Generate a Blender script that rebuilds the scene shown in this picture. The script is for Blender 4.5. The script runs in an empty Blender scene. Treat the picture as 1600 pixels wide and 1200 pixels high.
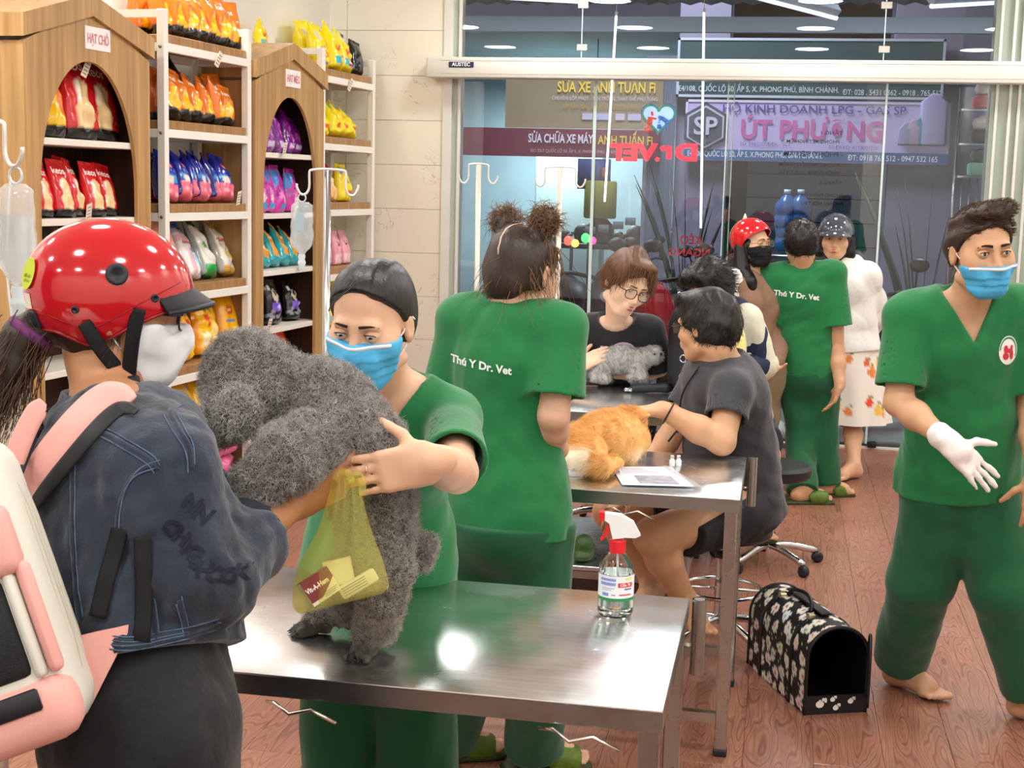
import bpy, bmesh, math, random
import numpy as np
from mathutils import Vector, Matrix

# ------------------------------------------------------------------ camera, world, lights, exposure
SC = bpy.context.scene
COL = SC.collection
F_PX, PITCH, ROLL, YAW, CAM_Z = 2211.15, math.radians(7.9375), math.radians(1.4376), math.radians(10.668), 1.65
def _basis():
    c, s = math.cos(PITCH), math.sin(PITCH)
    fw = np.array([0, c, -s]); rt = np.array([1., 0, 0]); up = np.array([0, s, c])
    r = rt*math.cos(ROLL)+up*math.sin(ROLL); u = -rt*math.sin(ROLL)+up*math.cos(ROLL)
    a = YAW; R = np.array([[math.cos(a), -math.sin(a), 0], [math.sin(a), math.cos(a), 0], [0, 0, 1]])
    return R@r, R@u, R@fw
CR, CU, CF = _basis()
CO = np.array([0, 0, CAM_Z])
cam_d = bpy.data.cameras.new('camera'); cam = bpy.data.objects.new('camera', cam_d); COL.objects.link(cam)
cam_d.sensor_width = 36.0; cam_d.lens = 36.0*F_PX/1600.0; cam_d.clip_start = .05; cam_d.clip_end = 200
cam.matrix_world = Matrix(((CR[0], CU[0], -CF[0], 0), (CR[1], CU[1], -CF[1], 0), (CR[2], CU[2], -CF[2], CAM_Z), (0, 0, 0, 1)))
SC.camera = cam
SC.view_settings.view_transform = 'Standard'; SC.view_settings.look = 'None'
SC.view_settings.gamma = 1; SC.view_settings.use_curve_mapping = False
SC.view_settings.exposure = 0.0
W = bpy.data.worlds.new('world'); SC.world = W; W.use_nodes = True
W.node_tree.nodes['Background'].inputs[0].default_value = (.10, .13, .20, 1)
W.node_tree.nodes['Background'].inputs[1].default_value = .55
def area_light(name, loc, size, power, color=(1, .97, .93), shape='DISK', size_y=None, rot=None):
    l = bpy.data.lights.new(name, 'AREA'); l.shape = shape; l.size = size; l.energy = power; l.color = color
    if size_y: l.size_y = size_y
    o = bpy.data.objects.new(name, l); COL.objects.link(o); o.location = loc
    if rot: o.rotation_euler = rot
    return o
CEIL = 3.25
for _ix in range(4):
    for _iy in range(6):
        area_light('ceiling_downlight', (-3.3+_ix*1.75, -1.2+_iy*2.0, CEIL-.02), .36, 20, (1.0, .985, .97))
for _ix in range(2):                                    # fluorescent battens under the street awning
    area_light('awning_light', (-2.2+_ix*3.4, 11.6, 3.4), 1.2, 70, (.72, .86, 1), 'RECTANGLE', .1)
area_light('street_lamp_light', (-2, 16, 6.5), 2.0, 520, (.75, .82, 1.0))
area_light('shop_interior_light', (-3.2, 20.5, 3.2), 1.5, 230, (.75, .95, 1.0))

# ------------------------------------------------------------------ helpers
def D(px, py, dep): return CO+(CR*(px-800)/F_PX+CU*(600-py)/F_PX+CF)*dep
def _ray(px, py): return CR*(px-800)/F_PX+CU*(600-py)/F_PX+CF
def atz(px, py, z): d = _ray(px, py); return CO+d*((z-CAM_Z)/d[2])
def aty(px, py, y): d = _ray(px, py); return CO+d*(y/d[1])
def V3(*a): return np.array(a, float)
def unit(v): v = np.asarray(v, float); return v/(np.linalg.norm(v)+1e-12)
rnd = random.Random(7)
WORLD = {}
def thing(name, label, cat, loc=(0, 0, 0), group=None):
    o = bpy.data.objects.new(name, None); COL.objects.link(o); o.location = tuple(loc)
    o.empty_display_size = .1
    o['label'] = label; o['category'] = cat
    if group: o['group'] = group
    WORLD[o.name] = np.array(loc, float)
    return o
def mk(name, verts, faces, mat=None, parent=None, smooth=True, label=None, cat=None, group=None, kind=None, sharp=None, cols=None, origin=None, fmat=None):
    verts = np.asarray(verts, float).reshape(-1, 3)
    off = WORLD.get(parent.name, np.zeros(3)) if parent else np.zeros(3)
    if origin is None:
        if not parent and cat: origin = np.array([(verts[:, 0].min()+verts[:, 0].max())/2, (verts[:, 1].min()+verts[:, 1].max())/2, verts[:, 2].min()])
        else: origin = off
    origin = np.asarray(origin, float)
    me = bpy.data.meshes.new(name)
    v = verts-origin
    if isinstance(faces, np.ndarray) and faces.ndim == 2:
        n = faces.shape[1]; me.vertices.add(len(v)); me.vertices.foreach_set('co', v.astype(np.float32).ravel())
        me.loops.add(faces.size); me.loops.foreach_set('vertex_index', faces.astype(np.int32).ravel())
        me.polygons.add(len(faces)); me.polygons.foreach_set('loop_start', np.arange(0, faces.size, n, dtype=np.int32))
        me.update(calc_edges=True)
    else:
        me.from_pydata(v.tolist(), [], [tuple(int(i) for i in f) for f in faces]); me.update()
    if smooth:
        me.polygons.foreach_set('use_smooth', np.ones(len(me.polygons), bool))
        if sharp is not None:
            try: me.set_sharp_from_angle(angle=math.radians(sharp))
            except Exception: pass
    if mat is not None:
        for m in (mat if isinstance(mat, (list, tuple)) else [mat]): me.materials.append(m)
    if fmat is not None: me.polygons.foreach_set('material_index', np.asarray(fmat, np.int32))
    if cols is not None:
        a = me.color_attributes.new('Col', 'FLOAT_COLOR', 'POINT')
        c = np.ones((len(v), 4), np.float32); c[:, :3] = cols; a.data.foreach_set('color', c.ravel())
    o = bpy.data.objects.new(name, me); COL.objects.link(o)
    if parent: o.parent = parent; o.location = tuple(origin-off)
    else: o.location = tuple(origin)
    WORLD[o.name] = origin
    if label: o['label'] = label
    if cat: o['category'] = cat
    if group: o['group'] = group
    if kind: o['kind'] = kind
    return o
def copy_tree(o, parent=None):
    c = o.copy(); COL.objects.link(c)
    if parent: c.parent = parent
    for ch in list(o.children): copy_tree(ch, c)
    return c

class MB:
    """collects verts / faces of one mesh"""
    def __init__(s): s.v = []; s.f = []
    def add(s, v, f):
        o = len(s.v); s.v += [tuple(map(float, p)) for p in v]; s.f += [tuple(i+o for i in q) for q in f]; return s
    def box(s, lo, hi, M=None):
        x0, y0, z0 = lo; x1, y1, z1 = hi
        v = np.array([(x0, y0, z0), (x1, y0, z0), (x1, y1, z0), (x0, y1, z0), (x0, y0, z1), (x1, y0, z1), (x1, y1, z1), (x0, y1, z1)], float)
        if M is not None: v = M(v)
        return s.add(v, [(0, 3, 2, 1), (4, 5, 6, 7), (0, 1, 5, 4), (1, 2, 6, 5), (2, 3, 7, 6), (3, 0, 4, 7)])
    def rbox(s, lo, hi, r=.005, seg=2, M=None):
        bm = bmesh.new(); bmesh.ops.create_cube(bm, size=1)
        lo = np.array(lo, float); hi = np.array(hi, float); c = (lo+hi)/2; d = hi-lo
        for v in bm.verts: v.co = (c[0]+v.co.x*d[0], c[1]+v.co.y*d[1], c[2]+v.co.z*d[2])
        bmesh.ops.bevel(bm, geom=bm.edges[:], offset=min(r, d.min()*.49), segments=seg, profile=.5, affect='EDGES')
        bm.verts.index_update(); v = np.array([p.co[:] for p in bm.verts]); f = [tuple(q.index for q in fa.verts) for fa in bm.faces]; bm.free()
        if M is not None: v = M(v)
        return s.add(v, f)
    def tube(s, pts, r, n=8, cap=True, closed=False, flat=1.0, nrm=None):
        pts = [np.asarray(p, float) for p in pts]; m = len(pts)
        rr = r if hasattr(r, '__len__') else [r]*m
        up = None; vs = []
        for i, p in enumerate(pts):
            if closed: t = unit(pts[(i+1) % m]-pts[i-1])
            else: t = unit(pts[min(i+1, m-1)]-pts[max(i-1, 0)])
            if nrm is not None: a = np.asarray(nrm, float)
            elif up is None: a = np.array([0, 0, 1.]) if abs(t[2]) < .9 else np.array([1., 0, 0])
            else: a = up
            a = unit(a-t*(a@t)); up = a; b = np.cross(t, a)
            for k in range(n):
                th = 2*math.pi*k/n; vs.append(p+(a*math.cos(th)*flat+b*math.sin(th))*rr[i])
        fs = []
        for i in range(m if closed else m-1):
            j = (i+1) % m
            for k in range(n):
                l = (k+1) % n; fs.append((i*n+k, i*n+l, j*n+l, j*n+k))
        if cap and not closed: fs += [tuple(range(n-1, -1, -1)), tuple(range((m-1)*n, m*n))]
        return s.add(vs, fs)
    def lathe(s, prof, c=(0, 0, 0), n=24, M=None, ax=2):
        vs = []; fs = []
        for r, z in prof:
            for k in range(n):
                th = 2*math.pi*k/n; vs.append((r*math.cos(th), r*math.sin(th), z))
        m = len(prof)
        for i in range(m-1):
            for k in range(n):
                l = (k+1) % n; fs.append((i*n+k, i*n+l, (i+1)*n+l, (i+1)*n+k))
        fs.append(tuple(range(n-1, -1, -1))); fs.append(tuple(range((m-1)*n, m*n)))
        v = np.array(vs)
        if M is not None: v = M(v)
        return s.add(v+np.array(c), fs)
    def prism(s, poly, z0, z1, M=None):
        n = len(poly); v = np.array([(x, y, z0) for x, y in poly]+[(x, y, z1) for x, y in poly], float)
        if M is not None: v = M(v)
        return s.add(v, [tuple(range(n-1, -1, -1)), tuple(range(n, 2*n))]+[(i, (i+1) % n, n+(i+1) % n, n+i) for i in range(n)])
    def ball(s, c, r, n=12, M=None):
        r = np.array(r if hasattr(r, '__len__') else [r]*3, float); vs = []; fs = []
        m = max(4, n//2+1)
        for i in range(m+1):
            ph = math.pi*i/m
            for k in range(n):
                th = 2*math.pi*k/n; vs.append((math.sin(ph)*math.cos(th), math.sin(ph)*math.sin(th), math.cos(ph)))
        for i in range(m):
            for k in range(n):
                l = (k+1) % n; fs.append((i*n+k, (i+1)*n+k, (i+1)*n+l, i*n+l))
        v = np.array(vs)*r
        if M is not None: v = v@np.asarray(M).T
        return s.add(v+np.asarray(c), fs)
    def out(s, name, mat=None, parent=None, **k): return mk(name, s.v, s.f, mat, parent, **k)
def frame(o, x, y, z):
    """maps local (n,3) verts with axes x,y,z to world"""
    o = np.asarray(o, float); A = np.array([x, y, z], float)
    return lambda v: np.asarray(v, float)@A+o
def spline(pts, n=8):
    P = [np.asarray(p, float) for p in pts]; out = []
    for i in range(len(P)-1):
        p0, p1, p2, p3 = P[max(i-1, 0)], P[i], P[i+1], P[min(i+2, len(P)-1)]
        for k in range(n):
            t = k/n; out.append(.5*((2*p1)+(-p0+p2)*t+(2*p0-5*p1+4*p2-p3)*t*t+(-p0+3*p1-3*p2+p3)*t**3))
    out.append(P[-1]); return out

# ------------------------------------------------------------------ materials
def lin(h):
    h = h.lstrip('#'); c = [int(h[i:i+2], 16)/255 for i in (0, 2, 4)]
    return tuple((x/12.92 if x <= .04045 else ((x+.055)/1.055)**2.4) for x in c)
_M = {}
def mat(name, color='#888888', rough=.5, metal=0, bump=None, var=None, vcol=False, emit=None, trans=0, ior=1.45, alpha=1, coat=0, sheen=0, sss=0, spec=.5, aniso=0, stretch=(1, 1, 1), rvar=None):
    if name in _M: return _M[name]
    m = bpy.data.materials.new(name); m.use_nodes = True; nt = m.node_tree; N = nt.nodes; L = nt.links; p = N['Principled BSDF']
    c = lin(color) if isinstance(color, str) else color
    p.inputs['Base Color'].default_value = (*c, 1); p.inputs['Roughness'].default_value = rough; p.inputs['Metallic'].default_value = metal
    p.inputs['Transmission Weight'].default_value = trans; p.inputs['IOR'].default_value = ior; p.inputs['Alpha'].default_value = alpha
    p.inputs['Coat Weight'].default_value = coat; p.inputs['Sheen Weight'].default_value = sheen; p.inputs['Specular IOR Level'].default_value = spec
    if coat: p.inputs['Coat Roughness'].default_value = .05
    if sss: p.inputs['Subsurface Weight'].default_value = sss; p.inputs['Subsurface Radius'].default_value = (.012, .005, .003); p.inputs['Subsurface Scale'].default_value = .6
    if aniso: p.inputs['Anisotropic'].default_value = aniso
    if emit: p.inputs['Emission Color'].default_value = (*(lin(emit[0]) if isinstance(emit[0], str) else emit[0]), 1); p.inputs['Emission Strength'].default_value = emit[1]
    tc = None
    def coord():
        nonlocal tc
        if tc is None:
            t = N.new('ShaderNodeTexCoord'); mp = N.new('ShaderNodeMapping'); mp.inputs['Scale'].default_value = stretch
            L.new(t.outputs['Object'], mp.inputs['Vector']); tc = mp.outputs['Vector']
        return tc
    src = None
    if vcol:
        a = N.new('ShaderNodeAttribute'); a.attribute_name = 'Col'; src = a.outputs['Color']; L.new(src, p.inputs['Base Color'])
    if var:      # (scale, amount[, detail])
        n = N.new('ShaderNodeTexNoise'); n.inputs['Scale'].default_value = var[0]; n.inputs['Detail'].default_value = var[2] if len(var) > 2 else 4
        L.new(coord(), n.inputs['Vector'])
        mr = N.new('ShaderNodeMapRange'); mr.inputs[1].default_value = .25; mr.inputs[2].default_value = .75
        mr.inputs[3].default_value = 1-var[1]; mr.inputs[4].default_value = 1+var[1]; L.new(n.outputs['Fac'], mr.inputs[0])
        mx = N.new('ShaderNodeMix'); mx.data_type = 'RGBA'; mx.blend_type = 'MULTIPLY'; mx.inputs['Factor'].default_value = 1
        if src is not None: L.new(src, mx.inputs['A'])
        else: mx.inputs['A'].default_value = (*c, 1)
        L.new(mr.outputs[0], mx.inputs['B']); L.new(mx.outputs['Result'], p.inputs['Base Color'])
    if rvar:
        n = N.new('ShaderNodeTexNoise'); n.inputs['Scale'].default_value = rvar[0]; n.inputs['Detail'].default_value = 5; L.new(coord(), n.inputs['Vector'])
        mr = N.new('ShaderNodeMapRange'); mr.inputs[1].default_value = .3; mr.inputs[2].default_value = .7
        mr.inputs[3].default_value = rvar[1]; mr.inputs[4].default_value = rvar[2]; L.new(n.outputs['Fac'], mr.inputs[0]); L.new(mr.outputs[0], p.inputs['Roughness'])
    if bump:     # list of (scale, strength, distance)
        prev = None
        for (sc, st, di) in (bump if isinstance(bump, list) else [bump]):
            n = N.new('ShaderNodeTexNoise'); n.inputs['Scale'].default_value = sc; n.inputs['Detail'].default_value = 4; L.new(coord(), n.inputs['Vector'])
            b = N.new('ShaderNodeBump'); b.inputs['Strength'].default_value = st; b.inputs['Distance'].default_value = di; L.new(n.outputs['Fac'], b.inputs['Height'])
            if prev is not None: L.new(prev, b.inputs['Normal'])
            prev = b.outputs['Normal']
        L.new(prev, p.inputs['Normal'])
    _M[name] = m; return m
def nodes_of(m): return m.node_tree.nodes, m.node_tree.links, m.node_tree.nodes['Principled BSDF']
def wood_mat(name, c1, c2, rough=.4, scale=(30, 30, 1.2), rings=False):
    if name in _M: return _M[name]
    m = mat(name, c1, rough); N, L, p = nodes_of(m)
    t = N.new('ShaderNodeTexCoord'); mp = N.new('ShaderNodeMapping'); mp.inputs['Scale'].default_value = scale; L.new(t.outputs['Object'], mp.inputs['Vector'])
    n = N.new('ShaderNodeTexNoise'); n.inputs['Scale'].default_value = 1; n.inputs['Detail'].default_value = 6; n.inputs['Distortion'].default_value = .5; L.new(mp.outputs[0], n.inputs['Vector'])
    r = N.new('ShaderNodeValToRGB'); r.color_ramp.elements[0].position = .3; r.color_ramp.elements[1].position = .7
    r.color_ramp.elements[0].color = (*lin(c2), 1); r.color_ramp.elements[1].color = (*lin(c1), 1); L.new(n.outputs['Fac'], r.inputs[0]); L.new(r.outputs[0], p.inputs['Base Color'])
    return m

# ------------------------------------------------------------------ signed-distance modelling (bodies, cloth, animals)
class Vol:
    def __init__(s, lo, hi, h):
        s.lo = np.array(lo, float); s.h = h; s.n = np.ceil((np.array(hi, float)-s.lo)/h).astype(int)+1
        s.d = np.full(s.n, .5, np.float32)
        s.ax = [(s.lo[i]+h*np.arange(s.n[i])).astype(np.float32) for i in range(3)]
    def _box(s, lo, hi):
        a = np.clip(np.floor((np.asarray(lo)-s.lo)/s.h).astype(int), 0, s.n); b = np.clip(np.ceil((np.asarray(hi)-s.lo)/s.h).astype(int)+1, 0, s.n)
        if (b <= a).any(): return None
        sl = tuple(slice(i, j) for i, j in zip(a, b))
        return sl, s.ax[0][sl[0]][:, None, None], s.ax[1][sl[1]][None, :, None], s.ax[2][sl[2]][None, None, :]
    def _mix(s, sl, b, k, op):
        a = s.d[sl]
        if op == 'u':
            h = np.maximum(k-np.abs(a-b), 0)/max(k, 1e-6); s.d[sl] = np.minimum(a, b)-h*h*k*.25
        elif op == 's':
            b = -b; h = np.maximum(k-np.abs(a-b), 0)/max(k, 1e-6); s.d[sl] = np.maximum(a, b)+h*h*k*.25
    def cap(s, a, b, ra, rb=None, k=.02, op='u', ax=None, f=1.0):
        """tapered capsule; ax,f squash the section along direction ax by factor f"""
        rb = ra if rb is None else rb; a = np.asarray(a, float); b = np.asarray(b, float); m = max(ra, rb)*max(f, 1)+k+3*s.h
        B = s._box(np.minimum(a, b)-m, np.maximum(a, b)+m)
        if B is None: return s
        sl, X, Y, Z = B; ba = b-a; L2 = max(ba@ba, 1e-9)
        t = np.clip(((X-a[0])*ba[0]+(Y-a[1])*ba[1]+(Z-a[2])*ba[2])/L2, 0, 1)
        qx = X-(a[0]+ba[0]*t); qy = Y-(a[1]+ba[1]*t); qz = Z-(a[2]+ba[2]*t)
        if ax is not None:
            n = unit(ax); q = (qx*n[0]+qy*n[1]+qz*n[2])*(1/f-1); qx = qx+n[0]*q; qy = qy+n[1]*q; qz = qz+n[2]*q
        d = np.sqrt(qx*qx+qy*qy+qz*qz)-(ra+(rb-ra)*t)
        if ax is not None: d = d*min(1, (1+f)/2)
        s._mix(sl, d.astype(np.float32), k, op); return s
    def path(s, pts, rs, k=.02, **kw):
        for i in range(len(pts)-1): s.cap(pts[i], pts[i+1], rs[i], rs[i+1], k if i == 0 else min(k, .015), **kw)
        return s
    def ell(s, c, r, R=None, k=.02, op='u'):
        c = np.asarray(c, float); r = np.asarray(r, float) if hasattr(r, '__len__') else np.array([r]*3, float); m = r.max()+k+3*s.h
        B = s._box(c-m, c+m)
        if B is None: return s
        sl, X, Y, Z = B; X = X-c[0]; Y = Y-c[1]; Z = Z-c[2]
        if R is None: u, v, w = X+0*Y+0*Z, Y+0*X, Z+0*X
        else: u, v, w = (X*q[0]+Y*q[1]+Z*q[2] for q in R)
        k0 = np.sqrt((u/r[0])**2+(v/r[1])**2+(w/r[2])**2); k1 = np.sqrt((u/r[0]**2)**2+(v/r[1]**2)**2+(w/r[2]**2)**2)+1e-9
        s._mix(sl, (k0*(k0-1)/k1).astype(np.float32), k, op); return s
    def box(s, c, hf, R=None, rd=.01, k=.01, op='u'):
        c = np.asarray(c, float); hf = np.asarray(hf, float); m = np.linalg.norm(hf)+k+3*s.h
        B = s._box(c-m, c+m)
        if B is None: return s
        sl, X, Y, Z = B; X = X-c[0]; Y = Y-c[1]; Z = Z-c[2]
        R = np.eye(3) if R is None else R
        q = [np.abs(X*a[0]+Y*a[1]+Z*a[2])-h+rd for a, h in zip(R, hf)]
        d = np.sqrt(sum(np.maximum(i, 0)**2 for i in q))+np.minimum(np.maximum(np.maximum(q[0], q[1]), q[2]), 0)-rd
        s._mix(sl, d.astype(np.float32), k, op); return s
    def cut(s, p, n, k=.0, where=None):
        """keep the side opposite to n"""
        p = np.asarray(p, float); n = unit(n)
        d = ((s.ax[0]-p[0])*n[0])[:, None, None]+((s.ax[1]-p[1])*n[1])[None, :, None]+((s.ax[2]-p[2])*n[2])[None, None, :]
        if where is not None:
            c, r = where; w = ((s.ax[0]-c[0])**2)[:, None, None]+((s.ax[1]-c[1])**2)[None, :, None]+((s.ax[2]-c[2])**2)[None, None, :] < r*r
            s.d = np.where(w, np.maximum(s.d, d), s.d).astype(np.float32)
        else: s.d = np.maximum(s.d, d.astype(np.float32))
        return s
    def grid(s): return s.ax[0][:, None, None], s.ax[1][None, :, None], s.ax[2][None, None, :]
    def noise(s, amp, freq, seed=0, n=5, scale=(1, 1, 1), ridge=False, mask=None):
        r = np.random.RandomState(seed); idx = np.nonzero(np.abs(s.d) < amp*3+2.5*s.h)
        X = s.ax[0][idx[0]]*scale[0]; Y = s.ax[1][idx[1]]*scale[1]; Z = s.ax[2][idx[2]]*scale[2]
        X = X-X.mean(); Y = Y-Y.mean(); Z = Z-Z.mean(); g = 0
        for i in range(n):
            v = unit(r.randn(3))*freq*(.6+.9*r.rand()); w = unit(r.randn(3))*freq*.45
            ph = X*v[0]+Y*v[1]+Z*v[2]+r.rand()*6.3+1.3*np.sin(X*w[0]+Y*w[1]+Z*w[2]+r.rand()*6.3)
            g = g+(1-2*np.abs(np.sin(ph*.5)) if ridge else np.sin(ph))
        g = g*amp/math.sqrt(n)
        if mask is not None: g = g*mask(s.ax[0][idx[0]], s.ax[1][idx[1]], s.ax[2][idx[2]])
        s.d[idx] += g.astype(np.float32); return s
    def mesh(s):
        d = s.d; n = s.n; lo = s.lo; h = s.h
        inside = d < 0; c = np.zeros(n-1, np.int8)
        sh = [(i, j, k) for i in (0, 1) for j in (0, 1) for k in (0, 1)]
        for i, j, k in sh: c += inside[i:n[0]-1+i, j:n[1]-1+j, k:n[2]-1+k]
        I = np.nonzero((c > 0) & (c < 8)); m = len(I[0])
        idx = np.full(n-1, -1, np.int32); idx[I] = np.arange(m)
        P = np.zeros((m, 3)); cnt = np.zeros(m)
        val = {q: d[I[0]+q[0], I[1]+q[1], I[2]+q[2]] for q in sh}
        for q in sh:
            for a in range(3):
                if q[a] == 0:
                    e = list(q); e[a] = 1; e = tuple(e); va, vb = val[q], val[e]; x = (va < 0) != (vb < 0)
                    t = np.where(x, va/np.where(x, va-vb, 1), 0)
                    for b in range(3): P[:, b] += np.where(x, q[b]+(t if b == a else 0), 0)
                    cnt += x
        P = P/cnt[:, None]; Vv = lo+(np.stack(I, 1)+P)*h
        Q = []
        for a in range(3):
            b, c2 = (a+1) % 3, (a+2) % 3
            s0 = [slice(0, n[0]), slice(0, n[1]), slice(0, n[2])]; s1 = list(s0); s0[a] = slice(0, n[a]-1); s1[a] = slice(1, n[a])
            x = inside[tuple(s0)] != inside[tuple(s1)]; E = np.stack(np.nonzero(x), 1)
            ok = (E[:, b] > 0) & (E[:, c2] > 0) & (E[:, b] < n[b]-1) & (E[:, c2] < n[c2]-1); E = E[ok]
            flip = inside[tuple(E.T)]
            def at(db, dc):
                e = E.copy(); e[:, b] -= db; e[:, c2] -= dc; return idx[tuple(e.T)]
            q = np.stack([at(1, 1), at(0, 1), at(0, 0), at(1, 0)], 1); q[~flip] = q[~flip][:, ::-1]; Q.append(q)
        return Vv, np.concatenate(Q)
    def out(s, name, mat=None, parent=None, **k):
        v, f = s.mesh(); return mk(name, v, f, mat, parent, **k)
def ray_bvh(o):
    from mathutils.bvhtree import BVHTree
    me = o.data; off = WORLD[o.name]
    return BVHTree.FromPolygons([tuple(np.array(v.co)+off) for v in me.vertices], [tuple(p.vertices) for p in me.polygons])
FONT = bpy.data.fonts.load('<builtin>')
def text_mesh(txt, size=1, bold=0.0, align='CENTER', extrude=0, spacing=1):
    cu = bpy.data.curves.new('lettering', 'FONT'); cu.body = txt; cu.size = size; cu.align_x = align; cu.align_y = 'CENTER'; cu.offset = bold*size; cu.extrude = extrude
    cu.resolution_u = 3; cu.space_character = spacing
    o = bpy.data.objects.new('lettering', cu); COL.objects.link(o)
    bpy.context.view_layer.update()
    me = bpy.data.meshes.new_from_object(o.evaluated_get(bpy.context.evaluated_depsgraph_get()))
    v = np.array([p.co[:] for p in me.vertices]).reshape(-1, 3); f = [tuple(p.vertices) for p in me.polygons]
    bpy.data.objects.remove(o); bpy.data.curves.remove(cu); bpy.data.meshes.remove(me)
    return v, f
def text_on(name, txt, o, x, y, size, m, parent=None, bold=.01, off=.0, fit=None, mirror=False, **k):
    """flat lettering at o with axes x (reading direction) and y (up)"""
    v, f = text_mesh(txt, size, bold); x = unit(x); y = unit(y)
    if not len(v): return None
    if fit: 
        w = v[:, 0].max()-v[:, 0].min(); v = v*np.array([fit/w, 1, 1])
    if mirror: v = v*np.array([-1, 1, 1])
    P = np.asarray(o)+v[:, :1]*x+v[:, 1:2]*y+np.cross(x, y)*off
    return mk(name, P, f, m, parent, smooth=False, **k)
def project(o, P, dirv, off=.002):
    """push points P along dirv onto object o's surface, minus off"""
    b = ray_bvh(o); d = unit(dirv); out = []; last = None
    for p in P:
        h = b.ray_cast(Vector(p-d*.6), Vector(d))
        if h[0] is None: out.append(None); continue
        out.append(np.array(h[0])-d*off)
    ok = [q for q in out if q is not None]
    mean = sum(((q-p)@d for q, p in zip(out, P) if q is not None))/max(len(ok), 1)
    return np.array([q if q is not None else p+d*mean for q, p in zip(out, P)])
def subdiv(v, f, maxlen):
    bm = bmesh.new(); vs = [bm.verts.new(p) for p in v]
    for q in f:
        try: bm.faces.new([vs[i] for i in q])
        except ValueError: pass
    bmesh.ops.triangulate(bm, faces=bm.faces[:])
    for _ in range(4):
        e = [e for e in bm.edges if e.calc_length() > maxlen]
        if not e: break
        bmesh.ops.subdivide_edges(bm, edges=e, cuts=1); bmesh.ops.triangulate(bm, faces=bm.faces[:])
    bm.verts.index_update(); V = np.array([p.co[:] for p in bm.verts]); Fc = [tuple(p.index for p in q.verts) for q in bm.faces]; bm.free()
    return V, Fc
def decal(name, v, f, o, x, y, dirv, surf, m, parent, off=.0025, maxlen=.012, **k):
    """2D mesh (v,f) placed at o in the x,y axes and wrapped onto surf along dirv"""
    v, f = subdiv(v, f, maxlen)
    P = np.asarray(o)+v[:, :1]*unit(x)+v[:, 1:2]*unit(y)
    return mk(name, project(surf, P, dirv, off), f, m, parent, smooth=False, **k)
def disc2(rx, ry, n=24): return np.array([(0, 0, 0)]+[(rx*math.cos(2*math.pi*i/n), ry*math.sin(2*math.pi*i/n), 0) for i in range(n)]), [(0, 1+i, 1+(i+1) % n) for i in range(n)]
def poly2(pts): return np.array([(x, y, 0) for x, y in pts]), [tuple(range(len(pts)))]
def strands(name, roots, dirs, lens, radius, mat, parent, nseg=4, curl=0, curl_n=2.0, grav=0, seed=0, kind=None, label=None, cols=None):
    """hair / fur as a curves object"""
    r = np.random.RandomState(seed); n = len(roots); off = WORLD.get(parent.name, np.zeros(3))
    t = np.linspace(0, 1, nseg+1)
    P = roots[:, None, :]+dirs[:, None, :]*(lens[:, None]*t[None])[:, :, None]
    if grav: P[:, :, 2] -= grav*(t[None]**2)*lens[:, None]
    if curl:
        a = np.cross(dirs, r.randn(n, 3)); a /= np.linalg.norm(a, axis=1)[:, None]+1e-9; b = np.cross(dirs, a)
        ph = r.rand(n)[:, None]*6.28+t[None]*6.28*curl_n; am = curl*np.sqrt(t)[None]
        P = P+a[:, None, :]*(am*np.cos(ph))[:, :, None]+b[:, None, :]*(am*np.sin(ph))[:, :, None]
    P = P-off
    cu = bpy.data.hair_curves.new(name); cu.add_curves([nseg+1]*n)
    cu.attributes['position'].data.foreach_set('vector', P.astype(np.float32).ravel())
    ra = cu.attributes.get('radius') or cu.attributes.new('radius', 'FLOAT', 'POINT')
    ra.data.foreach_set('value', (radius*(1-.8*t)[None].repeat(n, 0)).astype(np.float32).ravel())
    if cols is not None:
        ca = cu.attributes.new('Col', 'FLOAT_COLOR', 'CURVE'); c4 = np.ones((n, 4), np.float32); c4[:, :3] = cols; ca.data.foreach_set('color', c4.ravel())
    cu.materials.append(mat); o = bpy.data.objects.new(name, cu); COL.objects.link(o); o.parent = parent; WORLD[o.name] = off
    if kind: o['kind'] = kind
    if label: o['label'] = label
    return o
def scatter(v, q, n, seed=0, keep=None):
    """n random surface points + normals on quad mesh"""
    r = np.random.RandomState(seed); a, b, c, d = (v[q[:, i]] for i in range(4))
    nr = np.cross(c-a, d-b); ar = np.linalg.norm(nr, axis=1); nr = nr/(ar[:, None]+1e-12)
    w = ar.copy()
    if keep is not None: w = w*keep((a+b+c+d)/4, nr)
    i = r.choice(len(q), n, p=w/w.sum()); s, t = r.rand(n, 1), r.rand(n, 1)
    P = a[i]*(1-s)*(1-t)+b[i]*s*(1-t)+c[i]*s*t+d[i]*(1-s)*t
    return P, nr[i]
# ------------------------------------------------------------------ room shell
GY = 9.52
SA = math.radians(5.49); SD = V3(math.sin(SA), math.cos(SA), 0); SN = V3(math.cos(SA), -math.sin(SA), 0); S0 = V3(-2.765, 9.40, 0)
def PS(s, d, z): p = S0+SD*s-SN*d; return V3(p[0], p[1], z)          # along the shelf run, depth behind its face, height
M_white = mat('wall_paint', '#efece4', .75, var=(3, .02)); M_ceil = mat('ceiling_paint', '#f4f2ec', .8)
M_tile = mat('beige_wall_tile', '#ece5d2', .28, var=(7, .035)); M_grout = mat('grout', '#b8b2a2', .9)
N, L, p = nodes_of(M_tile)      # faint grey veins pressed in the tile
_t = N.new('ShaderNodeTexCoord'); _mp = N.new('ShaderNodeMapping'); _mp.inputs['Scale'].default_value = (1, 1, 1.3); _mp.inputs['Rotation'].default_value = (0, .6, 0)
_n = N.new('ShaderNodeTexNoise'); _n.inputs['Scale'].default_value = 4.2; _n.inputs['Detail'].default_value = 3; _n.inputs['Distortion'].default_value = 1.2
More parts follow.
